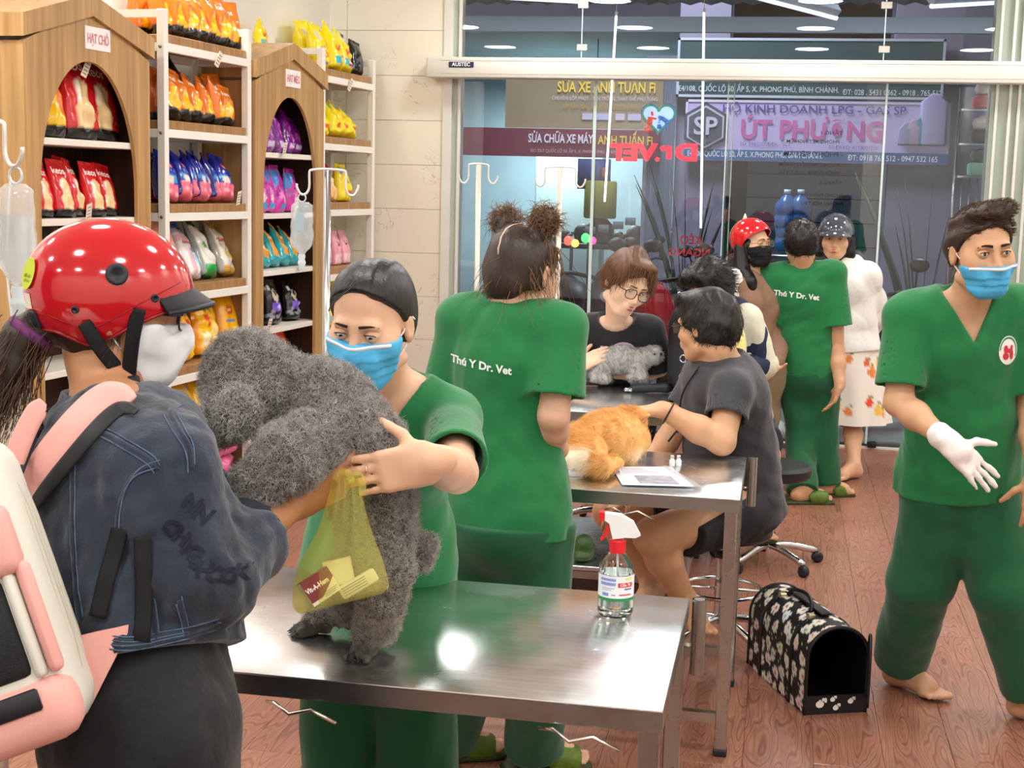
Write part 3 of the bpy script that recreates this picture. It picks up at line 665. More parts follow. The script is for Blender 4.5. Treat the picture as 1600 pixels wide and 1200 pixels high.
KINDS = {
 'orange': ('orange dog food bag with yellow puppy print', 0.155, 0.270, .10, ['#e87a22', *FOX], ('keos', M_wprint, .76, .5), 3),
 'red': ('red dog food bag with cream puppy print', .20, .37, .10, ['#d3161f', ('ell', -.05, .45, .42, .2, '#f0cf98'), ('ell', -.1, .22, .52, .2, '#f0cf98'), ('ell', -.35, .5, .16, .13, '#f6ead2'), ('box', 0, .57, .8, .0, '#d3161f'), ('band', 0, .12, '#181214')], ('keos', M_wprint, .79, .6), 3),
 'maroon': ('dark maroon pet food bag', .20, .40, .10, ['#6d0d1d', ('ell', .2, .6, .4, .1, '#8f2634')], ('keos', mat('bag_print_dim', '#a05560', .4), .75, .6), 1),
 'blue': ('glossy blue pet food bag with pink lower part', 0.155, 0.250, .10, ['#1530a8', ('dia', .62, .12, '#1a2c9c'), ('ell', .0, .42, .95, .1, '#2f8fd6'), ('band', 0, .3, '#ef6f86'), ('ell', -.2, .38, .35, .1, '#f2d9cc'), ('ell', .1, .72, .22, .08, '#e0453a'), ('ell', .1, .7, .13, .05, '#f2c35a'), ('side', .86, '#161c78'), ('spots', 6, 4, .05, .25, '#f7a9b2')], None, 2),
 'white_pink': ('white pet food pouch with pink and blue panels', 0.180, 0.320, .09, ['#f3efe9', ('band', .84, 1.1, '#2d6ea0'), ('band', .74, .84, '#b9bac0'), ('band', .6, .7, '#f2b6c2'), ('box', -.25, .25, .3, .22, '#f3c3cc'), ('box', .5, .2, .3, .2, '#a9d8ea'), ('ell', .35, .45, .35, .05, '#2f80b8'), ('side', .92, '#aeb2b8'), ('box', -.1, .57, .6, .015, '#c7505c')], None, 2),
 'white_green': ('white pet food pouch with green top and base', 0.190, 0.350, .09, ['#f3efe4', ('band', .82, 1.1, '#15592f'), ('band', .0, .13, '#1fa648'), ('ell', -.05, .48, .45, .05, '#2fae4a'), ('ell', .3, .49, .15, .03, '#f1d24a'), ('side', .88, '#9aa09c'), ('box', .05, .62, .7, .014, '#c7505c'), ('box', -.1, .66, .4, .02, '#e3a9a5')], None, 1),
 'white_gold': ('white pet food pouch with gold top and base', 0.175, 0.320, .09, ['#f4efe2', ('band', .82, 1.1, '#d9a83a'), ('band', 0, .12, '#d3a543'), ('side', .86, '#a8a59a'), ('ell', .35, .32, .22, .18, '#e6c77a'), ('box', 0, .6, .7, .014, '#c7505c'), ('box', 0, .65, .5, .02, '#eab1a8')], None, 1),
 'peach': ('peach and white treat bag', .19, .33, .10, ['#efe4da', ('band', .55, 1.1, '#f0a386'), ('ell', -.2, .75, .4, .1, '#e9e0da')], None, 1),
 'yellow_orange': ('plump yellow and orange dog food bag', 0.205, 0.330, .11, ['#f7bd10', ('band', .9, 1.1, '#f08a1a'), ('side', .82, '#f09a12'), ('ell', -.25, .6, .22, .06, '#e2452c'), ('ell', -.1, .5, .17, .05, '#d8342a'), ('ell', .3, .77, .2, .06, '#8f6f4a'), ('ell', -.2, .76, .16, .05, '#8d7a52'), ('ell', .45, .35, .4, .2, '#fbe08a'), ('box', -.5, .25, .25, .1, '#fff0c4')], None, 2),
 'yellow_blue': ('yellow dog food bag with blue top strip and red badge', .20, .38, .11, ['#f6b512', ('band', .93, 1.1, '#1f4fb4'), ('ell', -.1, .6, .35, .08, '#d8301f'), ('ell', -.1, .6, .22, .035, '#f6d9a0'), ('box', -.1, .44, .5, .022, '#4c86b8'), ('ell', .4, .2, .4, .16, '#fae3a0'), ('side', .85, '#e99a18')], None, 1),
 'yellow_red': ('yellow dog food bag with orange top and round meat print', .21, .33, .10, ['#f8bf12', ('band', .9, 1.1, '#ee7d1c'), ('ell', .1, .35, .4, .14, '#8f3f22'), ('ell', .1, .35, .28, .09, '#c46a45'), ('ell', .3, .78, .3, .07, '#d9d5d8'), ('ell', -.4, .65, .3, .1, '#fbe79a'), ('band', 0, .08, '#f0901a')], None, 2),
 'darkred': ('dark red snack bag behind yellow ones', .20, .24, .10, ['#6f1420', ('ell', 0, .5, .6, .2, '#8b2a33')], None, 1),
 'pink_flat': ('pink cat litter bag with cream label lying flat', .30, .42, .13, ['#f07aa8', ('box', 0, .52, .62, .26, '#f3e3a8'), ('box', 0, .56, .45, .02, '#c98a4a'), ('box', 0, .48, .4, .02, '#b98a4a'), ('box', .35, .36, .2, .05, '#a7c846'), ('band', .92, 1.1, '#f7a9c4')], None, 1),
 'purple': ('glossy purple cat food bag', 0.145, 0.275, .10, ['#8d1c93', ('ell', .1, .7, .3, .06, '#4a2a9a'), ('ell', -.2, .45, .35, .12, '#b94cb8'), ('ell', .3, .35, .3, .1, '#d98acb'), ('box', -.1, .12, .5, .07, '#d9c9e6'), ('side', .84, '#5f1070')], None, 3),
 'magenta': ('magenta cat food bag with blue corner and pale print', 0.170, 0.285, .10, ['#cc2f9f', ('dia', .72, .25, '#3f7fc9'), ('band', .92, 1.1, '#9a1480'), ('ell', 0, .42, .45, .14, '#e681c4'), ('ell', .2, .28, .35, .1, '#efd2d8'), ('box', .2, .12, .5, .06, '#4f9ad0'), ('spots', 5, 3, .3, .6, '#8f1f8f')], None, 3),
 'teal_orange': ('orange and teal cat food bag', 0.140, 0.255, .08, ['#ef9a2a', ('dia', .78, -.3, '#1fa0a8'), ('side', .7, '#20a3ab'), ('band', 0, .14, '#27a7ae'), ('ell', 0, .4, .35, .1, '#f7cf8a'), ('box', -.1, .62, .4, .03, '#fbe3b8')], None, 3),
 'black_silver': ('glossy black pet food bag with photo print and violet label', 0.165, 0.265, .11, ['#0d0d10', ('ell', 0, .62, .42, .15, '#cfc2a4'), ('ell', .05, .68, .2, .06, '#4a3524'), ('box', 0, .36, .62, .09, '#7557c8'), ('ell', .25, .36, .22, .05, '#cbbcf0'), ('spots', 8, 9, .1, .28, '#8a8a90'), ('ell', -.5, .8, .2, .06, '#d9d9d2')], None, 3),
 'yellow_big': ('large yellow cat food sack with orange print', 0.210, 0.300, .13, ['#f6e012', ('ell', .1, .32, .5, .1, '#e8641e'), ('ell', .1, .32, .36, .06, '#f6e012'), ('box', -.1, .1, .5, .05, '#7b2f9c'), ('ell', -.55, .14, .3, .1, '#43b7c9'), ('ell', -.35, .75, .35, .12, '#d7d7d2'), ('ell', .4, .6, .25, .06, '#f0b23a'), ('spots', 4, 8, .4, .55, '#e25a1c')], None, 3),
 'yellow_small': ('yellow cat food bag with orange patches', 0.160, 0.235, .10, ['#f5de16', ('ell', 0, .75, .35, .08, '#ee7a2a'), ('ell', .1, .74, .2, .04, '#f6c9a0'), ('ell', .2, .5, .3, .05, '#e86a20'), ('ell', 0, .2, .45, .07, '#e65a28'), ('ell', -.5, .8, .25, .1, '#43b7b0'), ('spots', 6, 5, .3, .7, '#d8c010')], None, 3),
 'black_bag': ('crumpled glossy black sack', .24, .36, .14, ['#101114', ('ell', .2, .6, .3, .1, '#2a2c31'), ('spots', 5, 2, .2, .8, '#5a5d63')], None, 2),
 'crimson': ('crimson cat food bag with grey panel', 0.180, 0.290, .10, ['#d81858', ('band', .86, 1.1, '#5d0d24'), ('dia', .45, -.2, '#d81858'), ('box', .35, .3, .42, .24, '#d3cdca'), ('ell', .2, .68, .35, .1, '#ee3a78'), ('band', 0, .1, '#151316')], None, 1),
 'orange_teal': ('pale orange cat treat bag', .16, .24, .08, ['#f3b878', ('ell', 0, .5, .5, .2, '#f6d9b0'), ('band', .85, 1.1, '#ef9a4a')], None, 1),
 'pink_pouch': ('slim pink pouch with dark loop print', 0.115, 0.220, .07, ['#f0a5b4', ('ell', 0, .66, .35, .11, '#4a2f38'), ('ell', 0, .68, .22, .07, '#f3b9c4'), ('band', 0, .3, '#f7cdd4'), ('ell', .2, .35, .2, .05, '#f2dc9a'), ('side', .88, '#d98a9a')], None, 2),
 'orange_red': ('orange red dog food bag', .20, .32, .10, ['#e8541e', ('ell', 0, .5, .5, .16, '#f08a2a'), ('band', 0, .1, '#b03018'), ('band', .9, 1.1, '#c23a1a')], None, 1),
}
BAGS = {}; BAGLAB = {}
for k_, (lab_, w_, h_, d_, lay_, txt_, nvar) in KINDS.items():
    for vi in range(nvar): BAGS[k_, vi] = None
ORD = ['first', 'second', 'third', 'fourth', 'fifth', 'sixth', 'seventh', 'eighth', 'ninth', 'tenth', 'eleventh', 'twelfth']
def make_bag(k, vi, M, label, group):
    """M: 4x4 matrix of the bag in the world"""
    lab_, w_, h_, d_, lay_, txt_, nv_ = KINDS[k]
    if BAGS[k, vi] is None:
        P, fs, cs = bag_mesh(w_, h_, d_, lay_, hash_id(k)+vi*13)
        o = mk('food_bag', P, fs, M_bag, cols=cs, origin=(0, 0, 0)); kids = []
        if txt_:
            t_, m_, vpos, fit_ = txt_; v, f = text_mesh(t_, .1, .02); v = v*(fit_*w_/(v[:, 0].max()-v[:, 0].min()))
            v, f = subdiv(v, f, .02); Q = np.stack([v[:, 0]-.1*w_, 0*v[:, 0], v[:, 1]+vpos*h_], 1)
            tc = mk('bag_lettering', project(o, Q, (0, 1, 0), .002), f, m_, o, smooth=False)
        # crimped top seal
        t = P[P[:, 2] > h_*.985]; sw = w_*.42
        mb = MB(); mb.box((t[:, 0].min()+.004, t[:, 1].mean()-.0035, h_*.955), (t[:, 0].max()-.004, t[:, 1].mean()+.0035, h_*1.012))
        mb.out('top_seal', mat('seal_'+k, lay_[0] if len(lay_) < 3 else ([l for l in lay_[1:] if l[0] == 'band' and l[2] > 1] or [(0, 0, 0, lay_[0])])[0][-1], .3), o, smooth=False)
        BAGS[k, vi] = o; c = o
    else: c = copy_tree(BAGS[k, vi])
    c.matrix_world = M; c['label'] = label; c['category'] = 'food bag'; c['group'] = group
    return c
def hash_id(s): return sum((i+1)*ord(c) for i, c in enumerate(s)) % 9973
def bag_at(k, s, d, z, label, group, vi=None, lean=8, yaw=0, tilt=0, sc=1.0):
    lab_, w_, h_, d_, lay_, txt_, nv_ = KINDS[k]; vi = rnd.randrange(nv_) if vi is None else vi % nv_
    X, Y = Vector(SD), Vector(-SN)
    R = Matrix((X, Y, Vector((0, 0, 1)))).transposed()
    R = R@Matrix.Rotation(math.radians(yaw), 3, 'Z')@Matrix.Rotation(math.radians(tilt), 3, 'Y')@Matrix.Rotation(math.radians(-lean), 3, 'X')
    M = R.to_4x4()@Matrix.Scale(sc, 4); P = PS(s, d, z+abs(math.sin(math.radians(tilt)))*w_*.42*sc+math.sin(math.radians(abs(lean)))*d_*.22*sc); M.translation = P
    return make_bag(k, vi, M, label, group)
def row(items, z, where, d=.12):
    """items: (kind, s, depth or None, lean, yaw, tilt, scale)"""
    cnt = {}; tot = {}
    for it in items: tot[it[0]] = tot.get(it[0], 0)+1
    for it in items:
        k, s = it[0], it[1]; dd = it[2] if len(it) > 2 and it[2] is not None else d; le = it[3] if len(it) > 3 else 8; ya = it[4] if len(it) > 4 else rnd.uniform(-9, 9)
        ti = it[5] if len(it) > 5 else rnd.uniform(-5, 5); sc = it[6] if len(it) > 6 else 1
        i = cnt.get(k, 0); cnt[k] = i+1
        b_ = KINDS[k][0]; t_ = (', '+ORD[i]+' one' if tot[k] > 1 else '')+' '+where
        if len((b_+t_).replace('-', ' ').split()) > 15: b_ = b_.split(' with ')[0]
        lab = b_+t_
        bag_at(k, s+.05, dd, z, lab, 'pet food bags '+where, i, le, ya, ti, sc)
T = [z+.045 for z in RZ]
A1 = 'on the nearer rack, %s shelf'; A2 = 'on the farther rack, %s shelf'; C1 = 'in the dog food cabinet, %s shelf'; C2 = 'in the cat food cabinet, %s shelf'
row([('orange', -2.62, .12, 10, 15, 8), ('orange', -2.50, .11, 12, 12, 10), ('orange', -2.38, .10, 14, 5, 9), ('orange', -2.26, .11, 12, 8, 10), ('orange', -2.14, .12, 9, 10, 12), ('orange', -2.02, .10, 10, -6, 5), ('orange', -1.92, .11, 5, -25, -3, .95),
     ('orange', -2.60, .26, 4, 10, 3), ('orange', -2.42, .27, 5, 5, 2), ('orange', -2.24, .27, 4, -5, 3)], T[0], A1 % 'top')
row([('orange', -2.60, .10, 12, -8, 14), ('orange', -2.47, .09, 16, 6, 10, .95), ('orange', -2.34, .10, 14, 8, 13, .92), ('orange', -2.22, .09, 12, 10, 8, .92), ('orange', -2.12, .09, 8, 25, -4, .95), ('orange', -2.01, .09, 10, -8, 10, .8), ('orange', -1.93, .20, 4, -15, -4, 1.05), ('orange', -2.45, .24, 6, 5, 5),
     ('black_bag', -2.33, .22, 12, 10, 35, .9), ('orange', -2.17, .25, 8, 0, -8)], T[1], A1 % 'second')
row([('blue', -2.63, .10, 12, -5, 12), ('blue', -2.50, .08, 18, 5, 16), ('blue', -2.37, .09, 16, 8, 18), ('blue', -2.25, .10, 12, 30, 14), ('blue', -2.13, .10, 14, 24, 12), ('blue', -2.03, .09, 20, -5, 10, 1.02), ('blue', -2.32, .08, 14, 12, 14), ('blue', -2.5, .24, 10, 8, 10), ('blue', -2.36, .24, 8, 8, 12, 1.05)], T[2], A1 % 'third')
row([('peach', -2.65, .10, 8, 0, 4), ('white_pink', -2.53, .09, 20, 5, 6, .9), ('white_pink', -2.37, .10, 24, 8, 10, 1.03), ('white_green', -2.17, .11, 24, 8, 9), ('white_gold', -1.97, .11, 24, 6, 10)], T[3], A1 % 'fourth')
row([('yellow_orange', -2.62, .10, 8, 0, 4), ('yellow_orange', -2.44, .12, 4, 25, 3), ('yellow_orange', -2.23, .10, 10, -8, 6), ('yellow_blue', -1.97, .10, 10, -4, 3), ('yellow_orange', -2.1, .24, 6, 4, 2)], T[4], A1 % 'fifth')
row([('yellow_red', -2.64, .10, 10, 0, 6, 1.05), ('yellow_red', -2.46, .09, 14, 6, 8), ('yellow_red', -2.27, .09, 20, 6, 12, .92), ('yellow_red', -2.08, .09, 22, 4, 14, .9), ('darkred', -2.42, .25, 8, 0, 0, 1.35), ('darkred', -2.2, .26, 8, 8, 3, 1.3)], T[5], A1 % 'sixth')
for i, (s, d, z, ya) in enumerate([(-2.56, .16, .0, 8), (-2.22, .14, .0, -6), (-2.42, .16, .095, 12), (-2.10, .17, .095, -10), (-1.98, .2, .0, 20)]):
    bag_at('pink_flat', s, d-.15, z+.045, 'pink litter bag with cream label, '+ORD[i]+' in the pile under the nearer rack', 'pink litter bags under the nearer rack', 0, 80, ya, 0, .74)
row([('orange', -3.77, .13, 6, 5, 3, 1.1), ('orange', -3.61, .11, 10, -4, 3, 1.12), ('red', -3.38, .11, 10, -3, 2, 1.14), ('red', -3.2, .12, 12, -6, 6, 1.05), ('red', -3.12, .15, 12, -8, 8, .95), ('maroon', -3.3, .24, 4, 0, 0, 1.05)], K1Z[0], C1 % 'top')
row([('red', -3.80, .11, 14, 6, 6, .64), ('red', -3.68, .10, 12, 4, 6, .66), ('red', -3.55, .08, 14, -3, 4, .70), ('red', -3.42, .11, 12, 18, 6, .70), ('red', -3.30, .08, 16, -4, 5, .68), ('red', -3.18, .10, 14, -6, 9, .66), ('red', -3.62, .22, 4, 0, -5, .74), ('red', -3.36, .22, 8, 6, 8, .72), ('black_bag', -3.72, .22, 8, 0, 20, .8)], K1Z[1], C1 % 'second')
row([('black_bag', -3.6, .15, 5, 0, 0), ('darkred', -3.3, .15, 5, 0, 0)], K1Z[2], C1 % 'third')
row([('purple', -1.66, .12, 10, -3, 10, .88), ('purple', -1.50, .10, 12, 6, 5, 1.02), ('purple', -1.34, .11, 12, 15, 8, 1.0), ('purple', -1.18, .12, 10, 10, 10, .95), ('purple', -1.06, .12, 12, 0, 10, .8), ('purple', -1.42, .22, 6, 6, 4), ('purple', -1.26, .22, 6, 6, 4)], K1Z[0], C2 % 'top')
row([('magenta', -1.62, .10, 6, -6, 5, 1.02), ('magenta', -1.33, .11, 5, 4, 0, .98), ('magenta', -1.13, .12, 5, 0, 4, .9), ('magenta', -1.48, .11, 6, 4, 6, .95)], K1Z[1], C2 % 'second')
row([('teal_orange', -1.66, .10, 24, 6, 16, .9), ('teal_orange', -1.52, .10, 24, 8, 16), ('teal_orange', -1.38, .10, 24, 8, 18), ('teal_orange', -1.24, .10, 26, 8, 18), ('teal_orange', -1.12, .10, 26, 8, 18, .95), ('teal_orange', -1.45, .22, 16, 8, 12), ('teal_orange', -1.27, .22, 16, 8, 12)], K1Z[2], C2 % 'third')
row([('black_silver', -1.64, .11, 6, 6, 4, .95), ('black_silver', -1.40, .11, 8, -3, 4), ('black_silver', -1.12, .11, 10, -5, 6, .9), ('black_silver', -1.27, .22, 3, 0, 0, 1.1), ('black_silver', -1.52, .22, 3, 0, 0, 1.05)], K1Z[3], C2 % 'fourth')
row([('orange_red', -1.2, .14, 6, 0, 0), ('orange_red', -1.5, .14, 6, 0, 0)], K1Z[4], C2 % 'fifth')
row([('yellow_big', -.70, .12, 8, 0, 3, .9), ('yellow_big', -.52, .10, 10, 12, 8), ('yellow_big', -.37, .09, 14, 6, 10, .9), ('yellow_big', -.62, .24, 4, 0, -6), ('yellow_big', -.44, .24, 4, 5, 4), ('black_bag', -.19, .09, 8, -10, 10, .62), ('black_bag', -.17, .21, 6, 0, 8, .78)], T[0], A2 % 'top')
row([('yellow_small', -.72, .09, 16, 0, 10, .9), ('yellow_small', -.52, .09, 18, 6, 12), ('yellow_small', -.38, .10, 22, 6, 14, .98), ('yellow_small', -.24, .09, 26, 4, 14, .85), ('yellow_small', -.6, .23, 10, 6, 8)], T[1], A2 % 'second')
row([('orange_teal', -.75, .09, 12, 0, 6), ('crimson', -.52, .14, 12, 16, 14, 1.02), ('orange_teal', -.6, .07, 16, 10, 10, .9), ('yellow_small', -.26, .14, 8, -4, 2, 1.05)], T[2], A2 % 'third')
row([('crimson', -.76, .12, 8, 0, 6, .8), ('pink_pouch', -.60, .11, 6, 4, 2), ('pink_pouch', -.44, .11, 6, 2, 2), ('pink_pouch', -.29, .11, 8, -2, 3), ('pink_pouch', -.5, .23, 4, 0, 0)], T[3], A2 % 'fourth')
row([('yellow_big', -.74, .10, 8, 0, 8, .95), ('yellow_big', -.56, .10, 10, 6, 10, .95), ('yellow_big', -.36, .10, 10, 4, 8, .95)], T[4], A2 % 'fifth')
row([('orange_red', -.7, .11, 8, 0, 6), ('orange_red', -.5, .11, 10, 6, 8), ('orange_red', -.3, .11, 12, 4, 8)], T[5], A2 % 'sixth')
# two yellow sacks lying on the roof behind the cat cabinet
bag_at('yellow_big', -1.22, .25, 2.43, 'yellow sack standing on the roof of the cat food cabinet', 'sacks on the cabinet roof', 1, 0, 10, 10, .55)
# price cards
def price_tag(s, d, z, ang, label):
    F = SF(s, d, z); a = math.radians(ang)
    R = lambda v: F(np.stack([v[:, 0]*math.cos(a)-v[:, 2]*math.sin(a), v[:, 1]-.25*v[:, 2], v[:, 0]*math.sin(a)+v[:, 2]*math.cos(a)], 1))
    o = MB().box((-.022, -.001, -.038), (.022, .001, .038), R).out('price_tag', M_tag, smooth=False, label=label, cat='price tag', group='price cards on the shelves')
    for k in range(4): MB().box((-.015, -.0016, -.026+.015*k), (.015, -.0011, -.0225+.015*k), R).out('print_line', M_tagp, o, smooth=False)
for a in [(-2.22, -.008, 2.275, -22, 'small cream price card dangling under the top rim of the nearer rack'), (-.44, -.008, 2.275, -18, 'small cream price card dangling under the top rim of the farther rack'),
          (-3.38, .04, 2.13, -16, 'striped price card hanging at the top of the dog cabinet arch'), (-3.47, -.02, 1.49, 14, 'cream price card leaning on red bags in the dog food cabinet'),
          (-1.98, .0, 1.55, 10, 'cream price card leaning on the last blue bag'), (-1.44, -.02, 1.835, 8, 'cream price card leaning on purple bags in the cat food cabinet'), (-1.28, -.02, 1.50, 4, 'cream price card leaning on a magenta bag'),
          (-1.20, -.02, 1.16, 4, 'cream price card leaning on orange and teal bags'), (-1.64, -.02, .82, 0, 'cream price card leaning on black bags'), (-2.22, -.005, .70, 10, 'cream price card leaning on a plump yellow bag')]: price_tag(*a)
# pale counter in front of the dog food cabinet
ct = thing('counter', 'low cream counter standing behind the helmeted customer', 'counter', (-3.4, 4.8, 0))
MB().rbox((-3.50, 4.35, .0), (-3.02, 5.25, .83), .006, 1).out('body', mat('counter_cream', '#e9e0c2', .5), ct, smooth=False); MB().rbox((-3.51, 4.33, .831), (-3.0, 5.27, .86), .006, 1).out('worktop', mat('counter_top', '#efe9d6', .4), ct, smooth=False)
# ------------------------------------------------------------------ the street behind the glass
FY = 18.0
M_pav = mat('porch_tile', '#8f948f', .5, var=(3, .1)); M_asph = mat('asphalt', '#3a3c40', .85, var=(6, .2)); M_conc = mat('facade_plaster', '#6f7684', .8, var=(1.2, .12)); M_conc2 = mat('facade_pale', '#8b8796', .8, var=(1.2, .1))
MB().box((-6, GY+.12, -.12), (6, 11.2, -.02)).out('pavement', M_pav, smooth=False, kind='structure')
MB().box((-16, 11.2, -.25), (16, 26, -.12)).out('road', M_asph, smooth=False, kind='structure')
def fx(px, y=FY): return aty(px, 300, y)[0]
def fz(py, px=1050, y=FY): return aty(px, py, y)[2]
bl = thing('shop_house', 'bluish grey row of shop fronts across the street', 'building', (-.5, FY+.4, -.12))
MB().box((-14, FY+.02, 4.1), (10, FY+.3, 9)).out('upper_wall', M_conc, bl, smooth=False)
for a, b_, m_, nm in ((-14, -6.6, M_conc, 'wall_pier'), (fx(1052), fx(1130), M_conc2, 'wall_pier'), (fx(1385), fx(1490), M_conc2, 'wall_pier'), (fx(1490), 10, M_conc, 'wall_pier')): MB().box((a, FY+.02, -.12), (b_, FY+.3, 4.1)).out(nm, m_, bl, smooth=False)
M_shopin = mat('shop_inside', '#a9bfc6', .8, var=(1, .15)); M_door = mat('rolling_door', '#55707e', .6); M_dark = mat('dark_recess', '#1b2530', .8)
MB().box((-6.6, FY+4.5, -.12), (fx(1052), FY+4.6, 4.2)).out('shop_back_wall', M_shopin, bl, smooth=False)
MB().box((-6.6, FY, 3.6), (fx(1052), FY+4.6, 3.7)).out('shop_ceiling', M_shopin, bl, smooth=False)
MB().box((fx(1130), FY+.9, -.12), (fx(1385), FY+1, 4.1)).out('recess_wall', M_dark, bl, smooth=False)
for i in range(9):
    x = fx(1385)-.1-i*.0; z = .1+i*.3; MB().box((fx(1165), FY+.5, z), (fx(1380), FY+.53, z+.285)).out('door_slat', M_door, bl, smooth=False)
# folding gate bars
gt = thing('folding_gate', 'grey folding steel gate of close upright bars at the repair shop', 'gate', (fx(1030), FY-.1, -.12))
for i in range(16):
    x = fx(1004)+i*(fx(1052)-fx(1004))/16; MB().box((x, FY-.1, -.12), (x+.022, FY-.06, 3.3)).out('gate_bar', mat('gate_grey', '#7f8896', .5, .5), gt, smooth=False)
for z in (.1, 1.2, 2.3, 3.2): MB().box((fx(1004), FY-.07, z), (fx(1052), FY-.05, z+.04)).out('cross_bar', mat('gate_grey', '#7f8896'), gt, smooth=False)
def banner(name, label, x0, x1, y0, y1, col, pyref, lines, border=None, y=FY-.12):
    A = aty(x0, (y0+y1)/2, y); B = aty(x1, (y0+y1)/2, y); X0, X1 = A[0], B[0]; zc = (A[2]+B[2])/2; h = abs(aty((x0+x1)/2, y0, y)[2]-aty((x0+x1)/2, y1, y)[2])
    t = thing(name, label, 'sign', ((X0+X1)/2, y, zc-h/2))
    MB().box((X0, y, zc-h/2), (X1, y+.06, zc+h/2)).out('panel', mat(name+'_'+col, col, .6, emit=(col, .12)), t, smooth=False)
    if border:
        for a, b_ in (((X0, zc-h/2), (X1, zc-h/2+.03)), ((X0, zc+h/2-.03), (X1, zc+h/2)), ((X0, zc-h/2), (X0+.03, zc+h/2)), ((X1-.03, zc-h/2), (X1, zc+h/2))): MB().box((a[0], y-.01, a[1]), (b_[0], y, b_[1])).out('border_strip', mat('border_'+border, border, .6), t, smooth=False)
    for (txt, px0, px1, py, hp, c, bd) in lines:
        k = (py-(y0+y1)/2); xa = X0+(px0-x0)/(x1-x0)*(X1-X0); xb = X0+(px1-x0)/(x1-x0)*(X1-X0); z = zc-k/(y1-y0)*h; hh = hp/(y1-y0)*h
        if txt is None: MB().box((xa, y-.012, z-hh/2), (xb, y-.001, z+hh/2)).out('logo_box', mat('b'+c, c, .6), t, smooth=False); continue
        v, f = text_mesh(txt, 1, bd); w = v[:, 0].max()-v[:, 0].min(); cx = (v[:, 0].max()+v[:, 0].min())/2
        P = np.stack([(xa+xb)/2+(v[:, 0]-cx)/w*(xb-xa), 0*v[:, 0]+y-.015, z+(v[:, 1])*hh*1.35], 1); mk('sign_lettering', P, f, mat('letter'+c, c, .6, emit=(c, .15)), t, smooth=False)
    return t, X0, X1, zc, h, y
banner('repair_banner', 'brown yellow banner of the motorbike repair shop with yellow lettering', 790, 1036, 112, 201, '#8d7d60', 0, [('SỬA XE ANH TUẤN Fi', 872, 1024, 137, 17, '#e8c64a', .02), ('CHUYÊN: LỐP, PHỤT - TÁN TRỐNG, THAY THẾ PHỤ TÙNG', 864, 1028, 154, 6, '#c9b7c0', 0), ('XE TAY GA - XE SỐ - XE CÔN TAY', 880, 1000, 167, 7, '#a98a3a', .01), (None, 912, 928, 182, 10, '#c5bfd0', 0), (None, 934, 958, 182, 10, '#b9b8d6', 0), (None, 964, 978, 182, 10, '#cfc6d6', 0), (None, 983, 1003, 182, 10, '#c5bfd6', 0)])
banner('repair_signboard', 'dark red signboard of the motorbike repair shop with white and yellow lettering', 700, 1030, 201, 245, '#6e2438', 0, [('SỬA CHỮA XE MÁY', 828, 929, 217, 14, '#d9d4dc', .02), ('ANH TUẤN Fi', 936, 1020, 218, 14, '#d9b93a', .02), ('ĐC: E5/7 QUỐC LỘ 50, ẤP 5, X. PHONG PHÚ, H. BÌNH CHÁNH, TP.HCM', 832, 1016, 236, 5, '#b99aa6', 0)], y=FY-.2)
banner('green_signboard', 'dark green signboard with white border and address lettering', 1058, 1476, 60, 154, '#33504f', 0, [('E4/108, QUỐC LỘ 50, ẤP 5, X. PHONG PHÚ, BÌNH CHÁNH.', 1062, 1316, 141, 9, '#c2cdd2', .01), ('ĐT: 028 . 5431 0362 - 0918 . 765 512', 1322, 1474, 144, 9, '#c2cdd2', .01)], '#c4ccd2')
t, X0, X1, zc, h, y = banner('gas_signboard', 'pale violet gas dealer signboard with pink name and blue address strip', 1070, 1484, 158, 254, '#b7a9cf', 0, [('HỘ KINH DOANH LPG - GAS SP', 1130, 1416, 172, 13, '#3d3c86', .01), ('ÚT PHƯƠNG', 1160, 1382, 205, 30, '#bb5a9a', .03), ('SỐ: 544/GCNĐĐK - SCT', 1160, 1240, 227, 6, '#5a5a90', 0), ('Số ĐKKD: 41T8007220', 1300, 1376, 230, 6, '#5a5a90', 0), (None, 1070, 1484, 245, 17, '#3f6690', 0), ('E4/108, QUỐC LỘ 50, ẤP 5, X.PHONG PHÚ, BÌNH CHÁNH.', 1076, 1290, 244, 9, '#d3dbe6', .01), ('ĐT: 0918 765 512 - 0947 532 165', 1330, 1468, 246, 9, '#d3dbe6', .01)], '#d9d4e6')
hx = X0+.08*(X1-X0); hz = zc+.05*h
for r_, c in ((.30, '#3f4a50'), (.26, '#c8c4d6'), (.235, '#46545a')): MB().prism([(r_*math.sin(math.pi/3*i)*1.0, r_*math.cos(math.pi/3*i)) for i in range(6)], 0, .01, lambda v, r_=r_: np.stack([hx+v[:, 0], y-.02-(.31-r_)*.2-v[:, 2], hz+v[:, 1]], 1)).out('hexagon_badge', mat('hx'+c, c, .6), t, smooth=False)
text_on('badge_lettering', 'SP', (hx, y-.06, hz-.0), (1, 0, 0), (0, 0, 1), .3, mat('hxl', '#c8c4d6', .6), t, bold=.02)
for i, (px, w, hh, c) in enumerate(((1418, .10, .28, '#9a96b0'), (1430, .11, .32, '#b59aae'), (1441, .10, .36, '#4a8d9e'), (1458, .16, .62, '#a9a3c4'))): 
    xx = X0+(px-1070)/414*(X1-X0); MB().lathe([(w*.9, 0), (w, .03), (w, hh-.1), (w*.4, hh-.03), (w*.3, hh)], (xx, y-.04, zc-.2*h), 10, lambda v: v*np.array([1, .12, 1])).out('cylinder_print', mat('cy'+c, c, .6), t)
